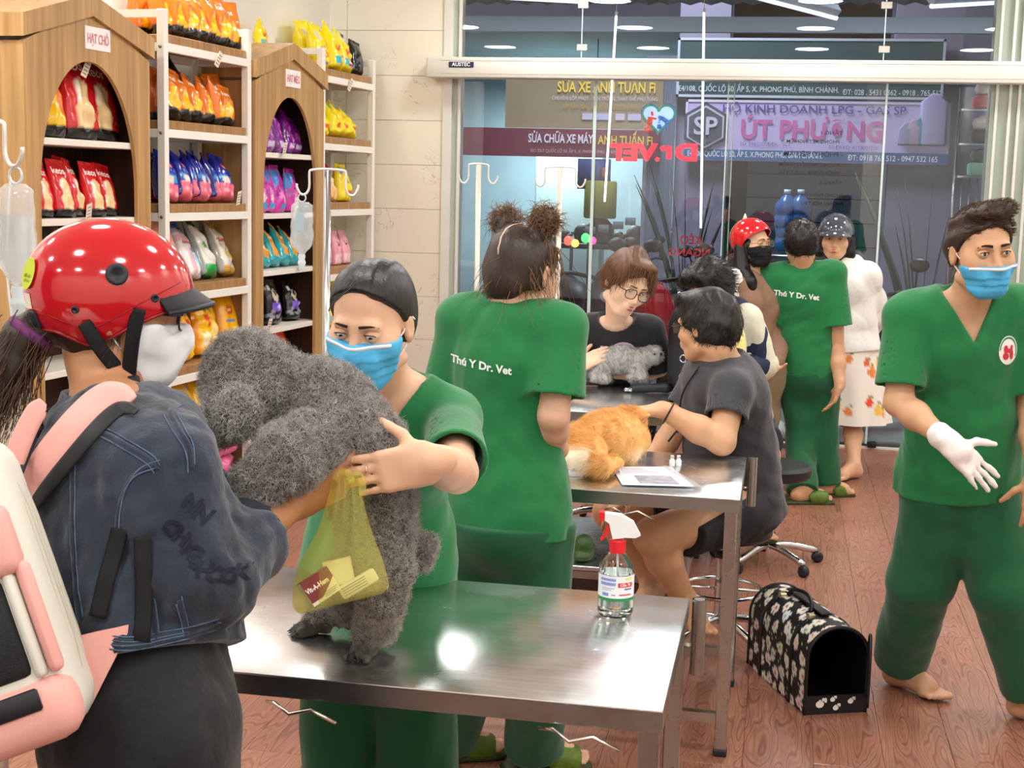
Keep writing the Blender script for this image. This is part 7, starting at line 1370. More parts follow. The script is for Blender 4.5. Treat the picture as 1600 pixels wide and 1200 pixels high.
    V.cap(J['nek']-J['U']*.055, J['nek']+J['U']*.2, .06, .075, .008, 's'); V.cut(J['pel']+J['U']*.055, -J['U']); jk = V.out('denim_jacket', M_denim, t)
    b = ray_bvh(jk)
    def trace(P, dirv, off=.0015):
        o = []
        for p in P:
            h_ = b.ray_cast(Vector(np.asarray(p)-unit(dirv)*.35), Vector(unit(dirv)))
            if h_[0] is not None: o.append(np.array(h_[0])-unit(dirv)*off)
        return o
    vw = lambda pts: [D(x, y, 2.1) for x, y in pts]
    for pts in ([(130, 665), (160, 672), (205, 690), (250, 715), (262, 730)], [(120, 672), (122, 760), (128, 840), (135, 900), (148, 960)], [(262, 722), (232, 735), (210, 770), (200, 810), (198, 850)], [(258, 640), (300, 690), (310, 730)], [(172, 980), (230, 985), (290, 978), (345, 968)], [(172, 986), (230, 992), (290, 985), (348, 974)], [(256, 930), (262, 985)], [(300, 925), (306, 978)]):
        P = spline(vw(pts), 8); d = CF
        for of in (-.006, .006):
            q = trace([p+CRH*of*.6+UP*of for p in P], d)
            if len(q) > 3: MB().tube(q, .0012, 5).out('seam_stitch', M_seam, jk)
        q = trace(P, d, .0)
        if len(q) > 3: MB().tube(q, .0045, 6, flat=.5, nrm=tuple(-CF)).out('seam_ridge', M_denim, jk)
    for s_, pts in (('CHIC', [(283, 818), (298, 832), (306, 846), (318, 856)]), ('SHOCK', [(322, 868), (336, 882), (352, 890), (368, 893), (384, 890)]), ('NN', [(312, 782), (328, 800)])):
        for ch, (x, y) in zip(s_, pts):
            v, f = text_mesh(ch, .030, .05); decal('sleeve_letter', v, f, D(x, y, 2.1), CR*.8+CU*-.6 if s_ != 'SHOCK' else CR*.95-CU*.2, CU*.8+CR*.6 if s_ != 'SHOCK' else CU*.95+CR*.2, CF, jk, M_denimd, jk, .002, .012)
    # collar, cuffs, waistband, belt tails
    nb = J['nek']-J['U']*.018
    for k, (r0, hh) in enumerate(((.068, .0),)):
        vs = []; fs = []; n = 40
        for i in range(n+1):
            a = -2.6+5.2*i/n; dirv = -J['F']*math.cos(a)+J['R']*math.sin(a); fr = max(-math.cos(a), 0)
            for (rad, z) in ((.066, -.02), (.066, .030-.02*fr), (.074, .036-.02*fr), (.098+.03*fr, -.022-.03*fr), (.092+.03*fr, -.028-.03*fr)): vs.append(nb+dirv*rad+J['U']*z)
        fs = [(i*5+k, i*5+k+1, i*5+k+6, i*5+k+5) for i in range(n) for k in range(4)]; mk('collar', vs, fs, M_denim, jk)
    for E_, W_, t_ in ((E, Wr, .52), (EL, WL, .5)):
        n = unit(W_-E_); q = E_+(W_-E_)*t_; x, _, y = ortho(n); F = lambda v, q=q, x=x, y=y, n=n: q+np.asarray(v)[:, :1]*x+np.asarray(v)[:, 1:2]*y+np.asarray(v)[:, 2:3]*n
        MB().lathe([(.052, -.055), (.064, -.055), (.067, -.03), (.065, .012), (.060, .016), (.052, .014), (.050, -.03)], n=28, M=F).out('turned_cuff', M_denimd, jk)
    for pts in ([(205, 820), (192, 880), (178, 950)], [(242, 830), (246, 930), (243, 1062)]):
        q = trace(spline(vw(pts), 8), CF, .004); MB().tube(q if len(q) > 3 else vw(pts), .013, 8, flat=.15, nrm=tuple(-CF)).out('dangling_strap', M_st, jk)
    V = Vol(*bnd([J['pel'], *hips, *an], .22), .008); trousers(V, J, [(h_, k, a, (.098, .082, .065)) for h_, k, a in zip(hips, kn, an)], .012, 14, top=-.02, amp=.008); V.out('trousers', mat('trousers_black', '#07090d', .75, sheen=.15, bump=[(12, .5, .02)]), t)
    # backpack straps belong to the pack
    return J, jk, trace
JC, JKT, TR = customer()
# --- pink and cream pet backpack on her back
def backpack():
    U_ = unit(CU*.94-CR*.33); F_ = CF*.985-CR*.16; F_ = unit(F_-U_*(F_@U_)); R_ = np.cross(F_, U_)
    c = D(-92, 955, 1.95); t = thing('backpack', 'pink and cream pet backpack with black mesh window on the denim jacket', 'backpack', c-UP*.25); S = lambda x, y, z: c+R_*x+F_*y+U_*z
    F = lambda v: c+np.asarray(v)[:, :1]*R_+np.asarray(v)[:, 1:2]*F_+np.asarray(v)[:, 2:3]*U_
    M_cr = mat('pack_cream', '#dcd9cc', .7, bump=(200, .2, .002)); M_pk = mat('pack_pink', '#e6a79d', .7, bump=(200, .2, .002)); M_ms = mat('pack_mesh', '#0b0c0f', .5, bump=(600, .6, .002)); w, d, h = .155, .105, .215
    MB().rbox((-w, -d, -h), (w, d*.9, h), .055, 5, F).out('pack_shell', M_cr, t, sharp=60)
    for y in (.028, -.02): 
        P = [(x*(w+.001), y, z*(h+.001)) for x, z in [(math.copysign(abs(math.cos(a))**.45, math.cos(a)), math.copysign(abs(math.sin(a))**.45, math.sin(a))) for a in np.linspace(0, 6.283, 49)[:-1]]]; MB().tube(list(F(np.array(P))), .006, 6, closed=True, flat=.6).out('zip_band', mat('zip_beige', '#c9c4b2', .6), t)
    MB().rbox((-w*.96, -d-.014, -h*.99), (w*.985, -d*.35, -h*.56), .035, 3, F).out('base_panel', M_pk, t, sharp=60); MB().rbox((-w*.90, -d-.016, .015), (w*.93, -d*.55, .115), .02, 3, F).out('top_flap', M_pk, t, sharp=60)
    MB().rbox((-w*.82, -d-.006, -h*.56), (w*.72, -d+.02, .02), .012, 2, F).out('mesh_window', M_ms, t, sharp=60); MB().rbox((w*.72, -d-.008, -h*.58), (w*.83, -d+.01, .02), .008, 2, F).out('window_trim', M_cr, t, sharp=60); MB().rbox((w*.84, -d-.006, -h*.58), (w*.97, -d+.02, .03), .012, 2, F).out('side_trim', M_pk, t, sharp=60)
    MB().rbox((-w*.2, -d-.0195, -h*.76), (w*.72, -d-.012, -h*.62), .003, 1, F).out('velcro_patch', M_piping, t, sharp=60)
    for i in range(7): MB().box((-w*.8+i*.02, -d-.0085, -.03), (-w*.8+i*.02+.006, -d-.0055, .012), F).out('silver_weave', mat('silver_thread', '#8f9094', .4, .5), t, smooth=False)
    MB().prism([(w*.9, -h*.92), (w*1.42, -h*.55), (w*1.45, -h*.50), (w*.9, -h*.45)], .03, .04, lambda v: F(np.stack([v[:, 0], v[:, 2], v[:, 1]], 1))).out('strap_anchor', M_pk, t, smooth=False)
    MB().tube(spline([S(-.03, .06, h), S(-.02, .05, h+.03), S(.03, .05, h+.03), S(.04, .06, h)], 5), .009, 8).out('grab_handle', M_piping, t)
    for pts, m_, r_, of, nm in (([(22, 810), (60, 745), (110, 685), (150, 640), (185, 618), (215, 635)], M_pk, .032, .010, 'shoulder_strap'), ([(36, 822), (75, 765), (125, 705), (168, 655), (200, 633), (225, 650)], M_piping, .013, .014, 'strap_edging'), ([(6, 770), (30, 700), (52, 650), (75, 620)], M_pk, .018, .0, 'shoulder_strap'), ([(12, 790), (38, 715), (62, 665), (82, 632)], M_piping, .010, .004, 'strap_edging')):
        P = []
        for q in spline([D(x, y, 2.1) for x, y in pts], 8):
            h_ = ray_hit(q); P.append((h_ if h_ is not None else q)-CF*(.004+of))
        P = [np.mean(P[max(0, i-5):i+6], axis=0) for i in range(len(P))]; MB().tube(P, list(r_*np.interp(np.linspace(0, 1, len(P)), [0, .75, 1], [1, 1, .45])), 10, flat=.18, nrm=tuple(-CF+UP*.5)).out(nm, m_, t)
_bj = ray_bvh(JKT)
def ray_hit(p):
    d = unit(p-CO); h = _bj.ray_cast(Vector(CO), Vector(d)); return np.array(h[0]) if h[0] is not None else None
backpack()
# --- girl in black T-shirt with glasses behind the kitten
def kitten_girl():
    SK = skin('girl', '#efc6a8'); t = person('girl in black shirt and round glasses bending over the kitten', V3(*D(965, 560, 6.5)[:2], 0)); s = 1.10
    J = J_(D(968, 640, 6.62), D(963, 505, 6.22), -CRH+CFH*.12, .150, (.15, .13, .15), (.10, .10, .11), True); H = Head(D(980, 441, 6.02), -CFH*.84+CRH*.36-UP*.40, UP+CRH*.26, s)
    E = D(898, 588, 6.30); Wr = D(906, 570, 6.17); EL = D(1030, 575, 6.30); WL = D(990, 588, 6.30)
    V = Vol(*bnd([H.P(0, 0, .15), J['sL'], J['sR'], E, Wr, EL, WL, J['pel']], .17), .0055); torso(V, J, 0); H.face(V); V.cap(J['nek']-J['U']*.04, H.P(0, -.03, -.07), .048, .046, .03); arm(V, J['sR'], E, Wr); arm(V, J['sL'], EL, WL)
    hand(V, Wr, CRH*.78+UP*.42-CFH*.1, -UP*.5+CFH*.75+CRH*.3, 1, .98, (.32, .34, .36, .4), (.3, .1), .12); hand(V, WL, -CRH*.9, UP, -1, .95)
    V.out('body', SK, t); H.eyes(t, SK, (.1, -.35), .0038, True, mat('brow_brown', '#6b4a33', .8)); H.lips(t); g = bpy.data.objects.new('spectacles', None); COL.objects.link(g); g.parent = t; WORLD[g.name] = WORLD[t.name]; H.glasses(g, mat('frame_dark', '#2a2422', .3), .0245, .0195)
    def ex(v): H.ell(v, (.066, .028, .04), (.022, .036, .055), .02); H.ell(v, (-.066, .028, .04), (.022, .036, .055), .02); H.ell(v, (0, .06, .098), (.06, .034, .022), .02); H.ell(v, (0, -.03, .115), (.03, .03, .02), .03)
    hv = hair_vol(H, .0055, .013, .070, -.055, ex, (0, .80, -.60), 3, .003, 110, (1, .4, .3)); H.ell(hv, (.0, .13, -.004), (.060, .062, .074), .01, 's'); hv.out('hair', M_hairb, t); v, q = hv.mesh(); Pp, N_ = scatter(v, q, 900, 3, lambda c, n: ((c-H.c)@H.u > -.02)*1.0); strands('hair_strands', Pp, np.array([unit(n*.2-H.u*.9+H.f*.3+np.random.RandomState(i).randn(3)*.12) for i, n in enumerate(N_)]), np.full(len(Pp), .045), .0012, M_strb, t, 4, .003, .5)
    V = Vol(*bnd([J['sL'], J['sR'], J['pel'], E, EL, J['nek']], .2), .0065); scrub_top(V, J, [(J['sR'], E, .95, .060, .078), (J['sL'], EL, 1.0, .060, .078)], J['pel']-J['U']*.05, 0, .016, 31, nk=.064); sh = V.out('black_shirt', M_black, t)
    o = D(972, 545, 6.25)
    for i, (x, w) in enumerate(((-.085, .038), (-.04, .03), (.045, .03), (.088, .036))):
        v, f = poly2([(-w/2, -.017), (-w/2+.006, .017), (w/2, .014), (w/2-.004, .004), (w/2, -.017)]); decal('chest_print', v+np.array([x, 0, 0]), f, o, CRH, UP, CFH, sh, mat('print_pink', '#e3b3cf', .7), sh, .003, .02)
    v, f = disc2(.052, .034, 20); decal('chest_print', v+np.array([0, .004, 0]), f, o, CRH, UP, CFH, sh, mat('print_mauve', '#c9a9c6', .7), sh, .003, .02)
    hp = [J['pel']+J['R']*x*.08 for x in (-1, 1)]; kn = [h-UP*.02-CFH*.05 for h in hp]; an = [V3(k[0], k[1], .30) for k in kn]; V = Vol(*bnd([J['pel'], *an], .2), .01); trousers(V, J, [(h, k, a, (.075, .07, .06)) for h, k, a in zip(hp, kn, an)], .012, 3, top=-.02); V.out('trousers', M_denimd, t)
kitten_girl()
# --- man in grey shirt seated beside the orange cat
def seated_man():
    SK = skin('man', '#d2a27c'); t = person('man in dark grey shirt seated at the table, stroking the orange cat', V3(-.16, 5.13, 0)); F_ = unit(-CRH*.85+CFH*.42); R_ = np.cross(F_, UP)
    J = J_(D(1148, 770, 5.05), D(1128, 560, 4.88), R_, .165, (.165, .165, .175), (.13, .145, .135)); J['sL'] = D(1142, 612, 4.74); J['sR'] = D(1098, 590, 5.02); H = Head(D(1104, 508, 4.86), -CRH*.80+CFH*.62-UP*.12, UP, 1.02)
    E = D(1128, 690, 4.66); Wr = D(1034, 640, 4.68); ER = D(1042, 690, 5.0); WR = D(985, 772, 4.86)
    hips = [D(1135, 785, 5.0), D(1148, 800, 4.88)]; kn = [D(955, 800, 4.98), D(1020, 838, 4.62)]; an = [D(1020, 905, 5.02), D(1068, 935, 4.80)]
    V = Vol(*bnd([H.P(0, 0, .14), J['sL'], J['sR'], E, Wr-CRH*.18, ER, WR, J['pel'], *kn, *an], .19), .0055); torso(V, J, 0); H.face(V, False); V.cap(J['nek']-J['U']*.05, H.P(0, -.03, -.07), .062, .056, .03); V.cap(H.P(.02, -.055, -.09), H.P(-.02, -.055, -.09), .03, .03, .03)
    arm(V, J['sL'], E, Wr, (.055, .047, .045, .029)); arm(V, J['sR'], ER, WR, (.055, .045, .042, .029)); hand(V, Wr, -CRH*.95-UP*.12+CFH*.1, -UP+CFH*.1, -1, 1.02, (.2, .22, .25, .3), (.35, .2), .08); hand(V, WR, -CRH*.6-UP*.5-CFH*.2, -UP+CRH*.3, 1, .98, (.3, .3, .35, .4), (.3, .2))
    for h, k, a in zip(hips, kn, an): leg(V, h, k, a, (.092, .062, .060, .038))
    foot(V, an[1], unit(CRH*.3-CFH*.9), 1.0); foot(V, an[0], unit(-CRH*.3-CFH*.8), 1.0); V.out('body', SK, t); g = bpy.data.objects.new('spectacles', None); COL.objects.link(g); g.parent = t; WORLD[g.name] = WORLD[t.name]; H.glasses(g, mat('frame_black', '#141416'))
    def ex(v): H.ell(v, (0, .045, .095), (.062, .05, .028), .02); H.ell(v, (0, -.05, .0), (.072, .058, .065), .03)
    hv = hair_vol(H, .005, .010, .072, -.055, ex, (0, .85, -.5), 9, .003, 120, (1, .6, .6)); hv.out('hair', M_hairk, t); v, q = hv.mesh(); Pp, N_ = scatter(v, q, 1600, 5); strands('hair_strands', Pp, np.array([unit(n*.18-UP*.6+H.f*.2+np.random.RandomState(i).randn(3)*.2) for i, n in enumerate(N_)]), np.full(len(Pp), .018), .0011, M_strk, t, 3, .002, .5)
    V = Vol(*bnd([J['sL'], J['sR'], J['pel'], E, ER, J['nek']], .22), .006); scrub_top(V, J, [(J['sL'], E, .55, .070, .074), (J['sR'], ER, .5, .068, .072)], J['pel']-J['U']*.06, 0, .018, 41, amp=.006, nk=.066); V.out('grey_shirt', mat('shirt_grey', '#35353a', .75, sheen=.2, bump=[(10, .5, .02), (400, .15, .001)]), t)
    V = Vol(*bnd([J['pel'], *hips, *kn], .24), .007); trousers(V, J, [(h, k*.62+h*.38, k*.66+h*.34, (.100, .088, .086)) for h, k in zip(hips, kn)], .008, 9, top=-.05, amp=.004); V.out('shorts', mat('shorts_charcoal', '#26272b', .8, bump=(300, .2, .002)), t)
    n = unit(Wr-E); x, _, y = ortho(n); c = Wr-n*.025; MB().tube([c+(x*math.cos(a)+y*math.sin(a))*.0315 for a in np.linspace(0, 6.283, 29)[:-1]], .011, 8, closed=True, flat=.3, nrm=None).out('wrist_band', M_pad, t); MB().rbox(c+UP*.026-V3(.012, .012, .004), c+UP*.026+V3(.012, .012, .008), .004).out('watch_case', M_piping, t, sharp=40)
    P = spline([J['nek']+J['F']*.10-J['R']*.05, J['nek']+J['F']*.155-J['U']*.10, J['nek']+J['F']*.19-J['U']*.22-J['R']*.02, D(1058, 672, 4.80), D(1044, 690, 4.78)], 6); MB().tube(P, .0035, 6).out('sling_cord', M_drk, t)
seated_man()
# --- person in navy and cream jacket beside the yellow cat backpack
def jacket_person():
    SK = skin('jack', '#cfa07c'); t = person('person with wavy black hair in navy and cream jacket seated behind the cat backpack', V3(*D(1138, 560, 6.6)[:2], 0)); F_ = unit(-CRH*.75-CFH*.65); R_ = np.cross(F_, UP)
    J = J_(D(1150, 655, 6.7), D(1122, 488, 6.55), R_, .165, (.165, .15, .165), (.11, .11, .12)); H = Head(D(1106, 452, 6.42), -CRH*.75-CFH*.5-UP*.42, UP, 1.04); EL = D(1190, 570, 6.45); WL = D(1120, 590, 6.3); E = D(1085, 560, 6.65); Wr = D(1075, 580, 6.5)
    hips = [D(1140, 665, 6.65), D(1165, 665, 6.6)]; kn = [D(1120, 690, 6.4), D(1198, 712, 6.35)]; an = [D(1130, 800, 6.5), D(1180, 805, 6.45)]
    V = Vol(*bnd([H.P(0, 0, .14), J['sL'], J['sR'], E, EL, WL, J['pel'], *an], .2), .007); torso(V, J, 0); H.face(V, False); V.cap(J['nek']-J['U']*.05, H.P(0, -.03, -.07), .055, .05, .03); arm(V, J['sL'], EL, WL); arm(V, J['sR'], E, Wr); hand(V, WL, -CRH, UP, -1)
    for h, k, a in zip(hips, kn, an): leg(V, h, k, a, (.085, .058, .055, .037))
    foot(V, an[1], unit(CRH*.2-CFH*.95)); foot(V, an[0], unit(-CRH*.3-CFH*.9)); V.out('body', SK, t)
    def ex(v): H.ell(v, (0, .06, .085), (.07, .05, .04), .02); H.ell(v, (0, -.03, .1), (.06, .06, .03), .03)
    hv = hair_vol(H, .0065, .018, .085, -.05, ex, (0, .8, -.6), 19, .006, 75, (1, .6, .7)); hv.out('hair', M_hairk, t); v, q = hv.mesh(); Pp, N_ = scatter(v, q, 900, 5); strands('hair_strands', Pp, np.array([unit(n*.4+CRH*.6-UP*.3+np.random.RandomState(i).randn(3)*.2) for i, n in enumerate(N_)]), np.full(len(Pp), .03), .0013, M_strk, t, 3, .004, .6)
    M_nv = mat('jacket_navy', '#1c2840', .7, bump=(14, .5, .02)); M_crm = mat('jacket_cream', '#d8d6c0', .7, bump=(14, .5, .02))
    V = Vol(*bnd([J['sL'], J['sR'], J['pel'], EL, WL, J['nek'], E], .2), .007); torso(V, J, .022); V.cap(J['sL'], EL, .07, .066, .04).cap(EL, EL*.25+WL*.75, .064, .052, .03); V.cap(J['sR'], E, .07, .064, .04).cap(E, Wr, .062, .05, .03); V.noise(.008, 30, 4, ridge=True); V.cap(J['nek'], J['nek']+J['U']*.2, .058, .07, .01, 's'); V.cut(J['pel']-J['U']*.06, -J['U'])
    jk = V.out('jacket', M_crm, t); b = ray_bvh(jk)
    for nm, a, b_, rr, m in (('navy_sleeve', J['sL'], EL, (.0745, .069), M_nv), ('navy_forearm', EL, EL*.25+WL*.75, (.067, .055), M_nv)):
        V = Vol(*bnd([a, b_], .13), .007); V.cap(a, b_, rr[0], rr[1], .02); V.noise(.006, 40, 3, ridge=True); V.cut(a+(b_-a)*.18 if nm == 'navy_sleeve' else a, a-b_); V.out(nm, m, jk)
    V = Vol(*bnd([J['nek']], .2), .007); V.cap(J['nek']+J['R']*.08-J['F']*.05, J['nek']-J['R']*.09-J['F']*.04, .045, .05, .03); V.cap(J['nek']-J['R']*.09-J['F']*.04, J['nek']-J['R']*.13+J['F']*.05-J['U']*.03, .045, .035, .03); V.noise(.007, 45, 5, ridge=True); V.out('hood', M_nv, jk)
    V = Vol(*bnd([J['pel'], *hips, *kn], .24), .008); trousers(V, J, [(h, k*.6+h*.4, k*.7+h*.3, (.095, .085, .083)) for h, k in zip(hips, kn)], .012, 9, top=-.04); V.out('shorts', mat('shorts_slate', '#3b4048', .8), t)
    slipper(an[1], unit(CRH*.2-CFH*.95), 1.0, 's', 'black sandal with green sole worn by the person in the navy jacket', 'black sandals', M_pad); slipper(an[0], unit(-CRH*.3-CFH*.9), 1.0, 's', 'second black sandal of the navy jacket person, hidden under the table', 'black sandals', M_pad)
jacket_person()
def cat_backpack():
    c = D(1082, 552, 6.12); b = atz(1092, 615, TZ); c = V3(b[0]+.02, b[1], c[2]); t = thing('cat_backpack', 'pale yellow hard cat backpack with black edges standing on the kitten\'s table', 'backpack', V3(c[0], c[1], TZ)); X = unit(CRH*.72-CFH*.69); Y = np.cross(UP, X); h = (c[2]-TZ)
    F = lambda v: V3(c[0], c[1], TZ)+np.asarray(v)[:, :1]*X+np.asarray(v)[:, 1:2]*Y+np.asarray(v)[:, 2:3]*(UP*.97-CRH*.0)
    V = Vol(V3(c[0], c[1], TZ+.2)-.34, V3(c[0], c[1], TZ+.2)+.34, .006); R = [X, Y, UP]; ct = V3(c[0], c[1], TZ+.2); V.box(ct, (.13, .155, .195), R, .09, .01); V.out('black_shell', mat('pack_black', '#17181b', .55), t)
    W_ = Vol(ct-.34, ct+.34, .006); W_.ell(ct+X*.08, (.10, .128, .168), R); W_.cut(ct+X*.10, -X); W_.out('yellow_cover', mat('pack_yellow', '#ece58e', .35, coat=.4), t)
    for z in (.09, .17, .25): MB().tube([F(np.array([(.0+.016*math.cos(a), -.157, z+.016*math.sin(a))]))[0] for a in np.linspace(0, 6.28, 15)[:-1]], .004, 6, closed=True).out('eyelet', M_chrome, t)
    MB().tube(list(F(np.array([(.06, -.155, .05), (.07, -.165, .2), (.03, -.15, .36), (-.02, 0, .405), (.03, .15, .36), (.06, .155, .05)]))), .008, 6).out('edge_piping', M_piping, t); MB().tube(spline(list(F(np.array([(-.02, -.05, .39), (-.02, -.03, .43), (-.02, .03, .43), (-.02, .05, .39)]))), 5), .008, 6).out('handle', M_piping, t)
cat_backpack()
# --- woman in red helmet and black mask
def red_helmet_woman():
    SK = skin('rhw', '#dcb391'); t = person('woman with long black hair, open red helmet and black mask by the glass doors', V3(*D(1180, 560, 7.7)[:2], 0)); F_ = unit(CRH*.62-CFH*.78); R_ = np.cross(F_, UP)
    J = J_(D(1182, 580, 7.7), D(1176, 432, 7.7), R_, .15, (.15, .13, .155), (.10, .1, .11), True); H = Head(D(1176, 381, 7.66), CRH*.66-CFH*.75+UP*.08, UP-CRH*.08, 1.0); E = D(1152, 525, 7.66); EL = D(1215, 535, 7.75); Wr = D(1172, 600, 7.66); WL = D(1210, 575, 7.55)
    hips = [J['pel']-J['R']*.07, J['pel']+J['R']*.07]; kn = [V3(h[0], h[1], .45) for h in hips]; an = [V3(h[0], h[1], .09) for h in hips]
    V = Vol(*bnd([H.P(0, 0, .14), J['sL'], J['sR'], E, EL, Wr, J['pel'], *an], .2), .0065); torso(V, J, 0); H.face(V); V.cap(J['nek']-J['U']*.05, H.P(0, -.02, -.07), .046, .044, .03); arm(V, J['sR'], E, Wr); arm(V, J['sL'], EL, WL); hand(V, Wr, -UP, CRH, 1); hand(V, WL, -CRH*.5-CFH, UP, -1)
    for h, k, a in zip(hips, kn, an): leg(V, h, k, a); foot(V, a, F_)
    V.out('body', SK, t); H.eyes(t, SK, (.2, .1), .005); H.mask(t, M_maskk, .005, band=False, drop=.0); g = bpy.data.objects.new('spectacles', None); COL.objects.link(g); g.parent = t; WORLD[g.name] = WORLD[t.name]; H.glasses(g, mat('frame_gold', '#b08d4a', .3, .8))
    rr = (.098, .125, .112); h = helmet(H, t, '#d4141f', rr, lambda a: -.01+.085*max(math.cos(a), 0)**.7-.04*max(-math.cos(a), 0)**.5*0-.03*math.exp(-((abs((a+math.pi) % (2*math.pi)-math.pi)-1.9)/.5)**2)); MB().lathe([(.016, 0), (.008, .025), (.002, .04)], H.P(-.03, -.07, .125), 10).out('ear_knob', M_tag, h); MB().tube(spline([H.P(.09, .02, .0), H.P(.08, .02, -.06), H.P(.03, .03, -.125)], 4), .010, 6, flat=.2, nrm=tuple(H.r)).out('chin_strap', M_drk, h)
    hv = Vol(H.P(0, -.03, -.12)-.3, H.P(0, -.03, -.12)+.3, .0065); H.ell(hv, (0, -.02, .0), (.084, .09, .09)); hv.cut(H.P(0, .045, 0), H.f*.9-H.u*.2); hv.cut(H.P(0, 0, .04), H.u)
    for x in (-1, 1): hv.path([H.P(x*.065, -.03, -.03), H.P(x*.085, -.02, -.12), H.P(x*.095, .04, -.20), H.P(x*.085, .07, -.30)], [.04, .042, .04, .015], .03)
    hv.noise(.003, 120, 3, scale=(1, 1, .2)); hv.out('hair', M_hairk, t)
    M_br = mat('jacket_brown', '#8a6a55', .75, bump=(14, .5, .02)); V = Vol(*bnd([J['sL'], J['sR'], J['pel'], E, EL, J['nek'], Wr], .2), .007); torso(V, J, .010); V.cap(J['sR'], E, .056, .052, .03).cap(E, E*.2+Wr*.8, .052, .044, .03); V.cap(J['sL'], EL, .056, .052, .03).cap(EL, EL*.2+WL*.8, .058, .05, .03); V.noise(.006, 30, 4, ridge=True); V.cap(J['nek'], J['nek']+J['U']*.2, .055, .07, .01, 's'); V.cut(J['pel']-J['U']*.08, -J['U']); jk = V.out('jacket', M_br, t)
    V = Vol(*bnd([J['sR']], .14), .007); V.cap(J['sR']+J['U']*.02, J['sR']*.6+E*.4, .069, .066, .01); V.cut(J['sR']+J['F']*.0, J['R']*-1); V.out('pale_yoke', mat('yoke_pale', '#e3e2da', .7), jk)
    V = Vol(*bnd([J['pel'], *hips, *an], .2), .01); trousers(V, J, [(h, k, a, (.085, .07, .06)) for h, k, a in zip(hips, kn, an)], .012, 3, top=-.02); V.out('trousers', mat('trousers_khaki', '#8a7a5c', .8), t)
red_helmet_woman()
# --- vet seen from behind near the doors
def back_vet():
    SK = skin('bkv', '#c99a76'); t = person('vet in green scrubs seen from behind, facing two women in helmets', V3(*D(1262, 600, 7.75)[:2], 0)); F_ = unit(CFH+CRH*.12); R_ = np.cross(F_, UP); s = 1
    J = J_(D(1262, 572, 7.78), D(1252, 418, 7.66), R_, .17, (.155, .14, .15), (.105, .1, .11)); H = Head(D(1252, 380, 7.62), CFH+CRH*.10-UP*.05, UP-CRH*.03, 1.0); E = D(1308, 548, 7.68); Wr = D(1312, 603, 7.62); EL = D(1195, 520, 7.75); WL = D(1225, 560, 7.95)
    hips = [D(1240, 600, 7.8), D(1285, 600, 7.78)]; kn = [D(1250, 685, 7.82), D(1286, 685, 7.80)]; an = [atz(1254, 762, .085), atz(1290, 752, .085)]
    V = Vol(*bnd([H.P(0, 0, .14), J['sL'], J['sR'], E, EL, Wr, WL, J['pel'], *an], .2), .0065); torso(V, J, 0); H.face(V, False); V.cap(J['nek']-J['U']*.05, H.P(0, -.03, -.07), .055, .052, .03); arm(V, J['sR'], E, Wr, (.048, .042, .04, .028)); arm(V, J['sL'], EL, WL); hand(V, Wr, -UP-CRH*.35, -CRH, 1, 1.0, (.25, .3, .35, .4)); hand(V, WL, CFH, UP, -1)
    for h, k, a in zip(hips, kn, an): leg(V, h, k, a, (.075, .055, .05, .034)); foot(V, a, CRH*.9+CFH*.2)
    V.out('body', SK, t)
    for x in (-1, 1): MB().tube(spline([H.P(x*.084, -.02, .012), H.P(x*.09, -.024, -.01), H.P(x*.084, -.015, -.035)], 4), .0018, 6).out('ear_loop', M_loop, t)
    H.mask(t, M_maskw, .006, False, False); hv = hair_vol(H, .0058, .011, .08, -.045, lambda v: (H.ell(v, (0, .03, .10), (.06, .06, .03), .02), H.ell(v, (0, -.05, .02), (.07, .055, .06), .03)), (0, .85, -.5), 9, .0035, 110); hv.out('hair', M_hairk, t); v, q = hv.mesh(); Pp, N_ = scatter(v, q, 700, 5); strands('hair_strands', Pp, np.array([unit(n*.6-UP*.3+np.random.RandomState(i).randn(3)*.25) for i, n in enumerate(N_)]), np.full(len(Pp), .018), .0013, M_strk, t, 3, .002, .5)
    V = Vol(*bnd([J['sL'], J['sR'], J['pel'], E, EL, J['nek']], .22), .0065); scrub_top(V, J, [(J['sR'], E, .68, .064, .088), (J['sL'], EL, .80, .064, .088)], J['pel']-J['U']*.045, 0, .02, 51, amp=.006, nk=.058); sh = V.out('scrub_top', M_scrub, t); back_text(sh, D(1241, 460, 7.66), D(1275, 464, 7.6)-D(1208, 457, 7.6), UP, .06, .232)
    V = Vol(*bnd([J['pel'], *hips, *an], .22), .007); trousers(V, J, [(h, k, a-UP*.02, (.080, .068, .064)) for h, k, a in zip(hips, kn, an)], .010, 6, top=-.14, amp=.007); V.out('trousers', M_scrubd, t)
    slipper(an[0], CRH*.85+CFH*.1, 1.0, 'l', 'olive green slipper on the heelward foot of the vet by the doors', 'olive slippers by the doors'); slipper(an[1], CRH*.95+CFH*.3, 1.0, 'r', 'olive green slipper on the forward foot of the vet by the doors, bare toes showing', 'olive slippers by the doors')
back_vet()
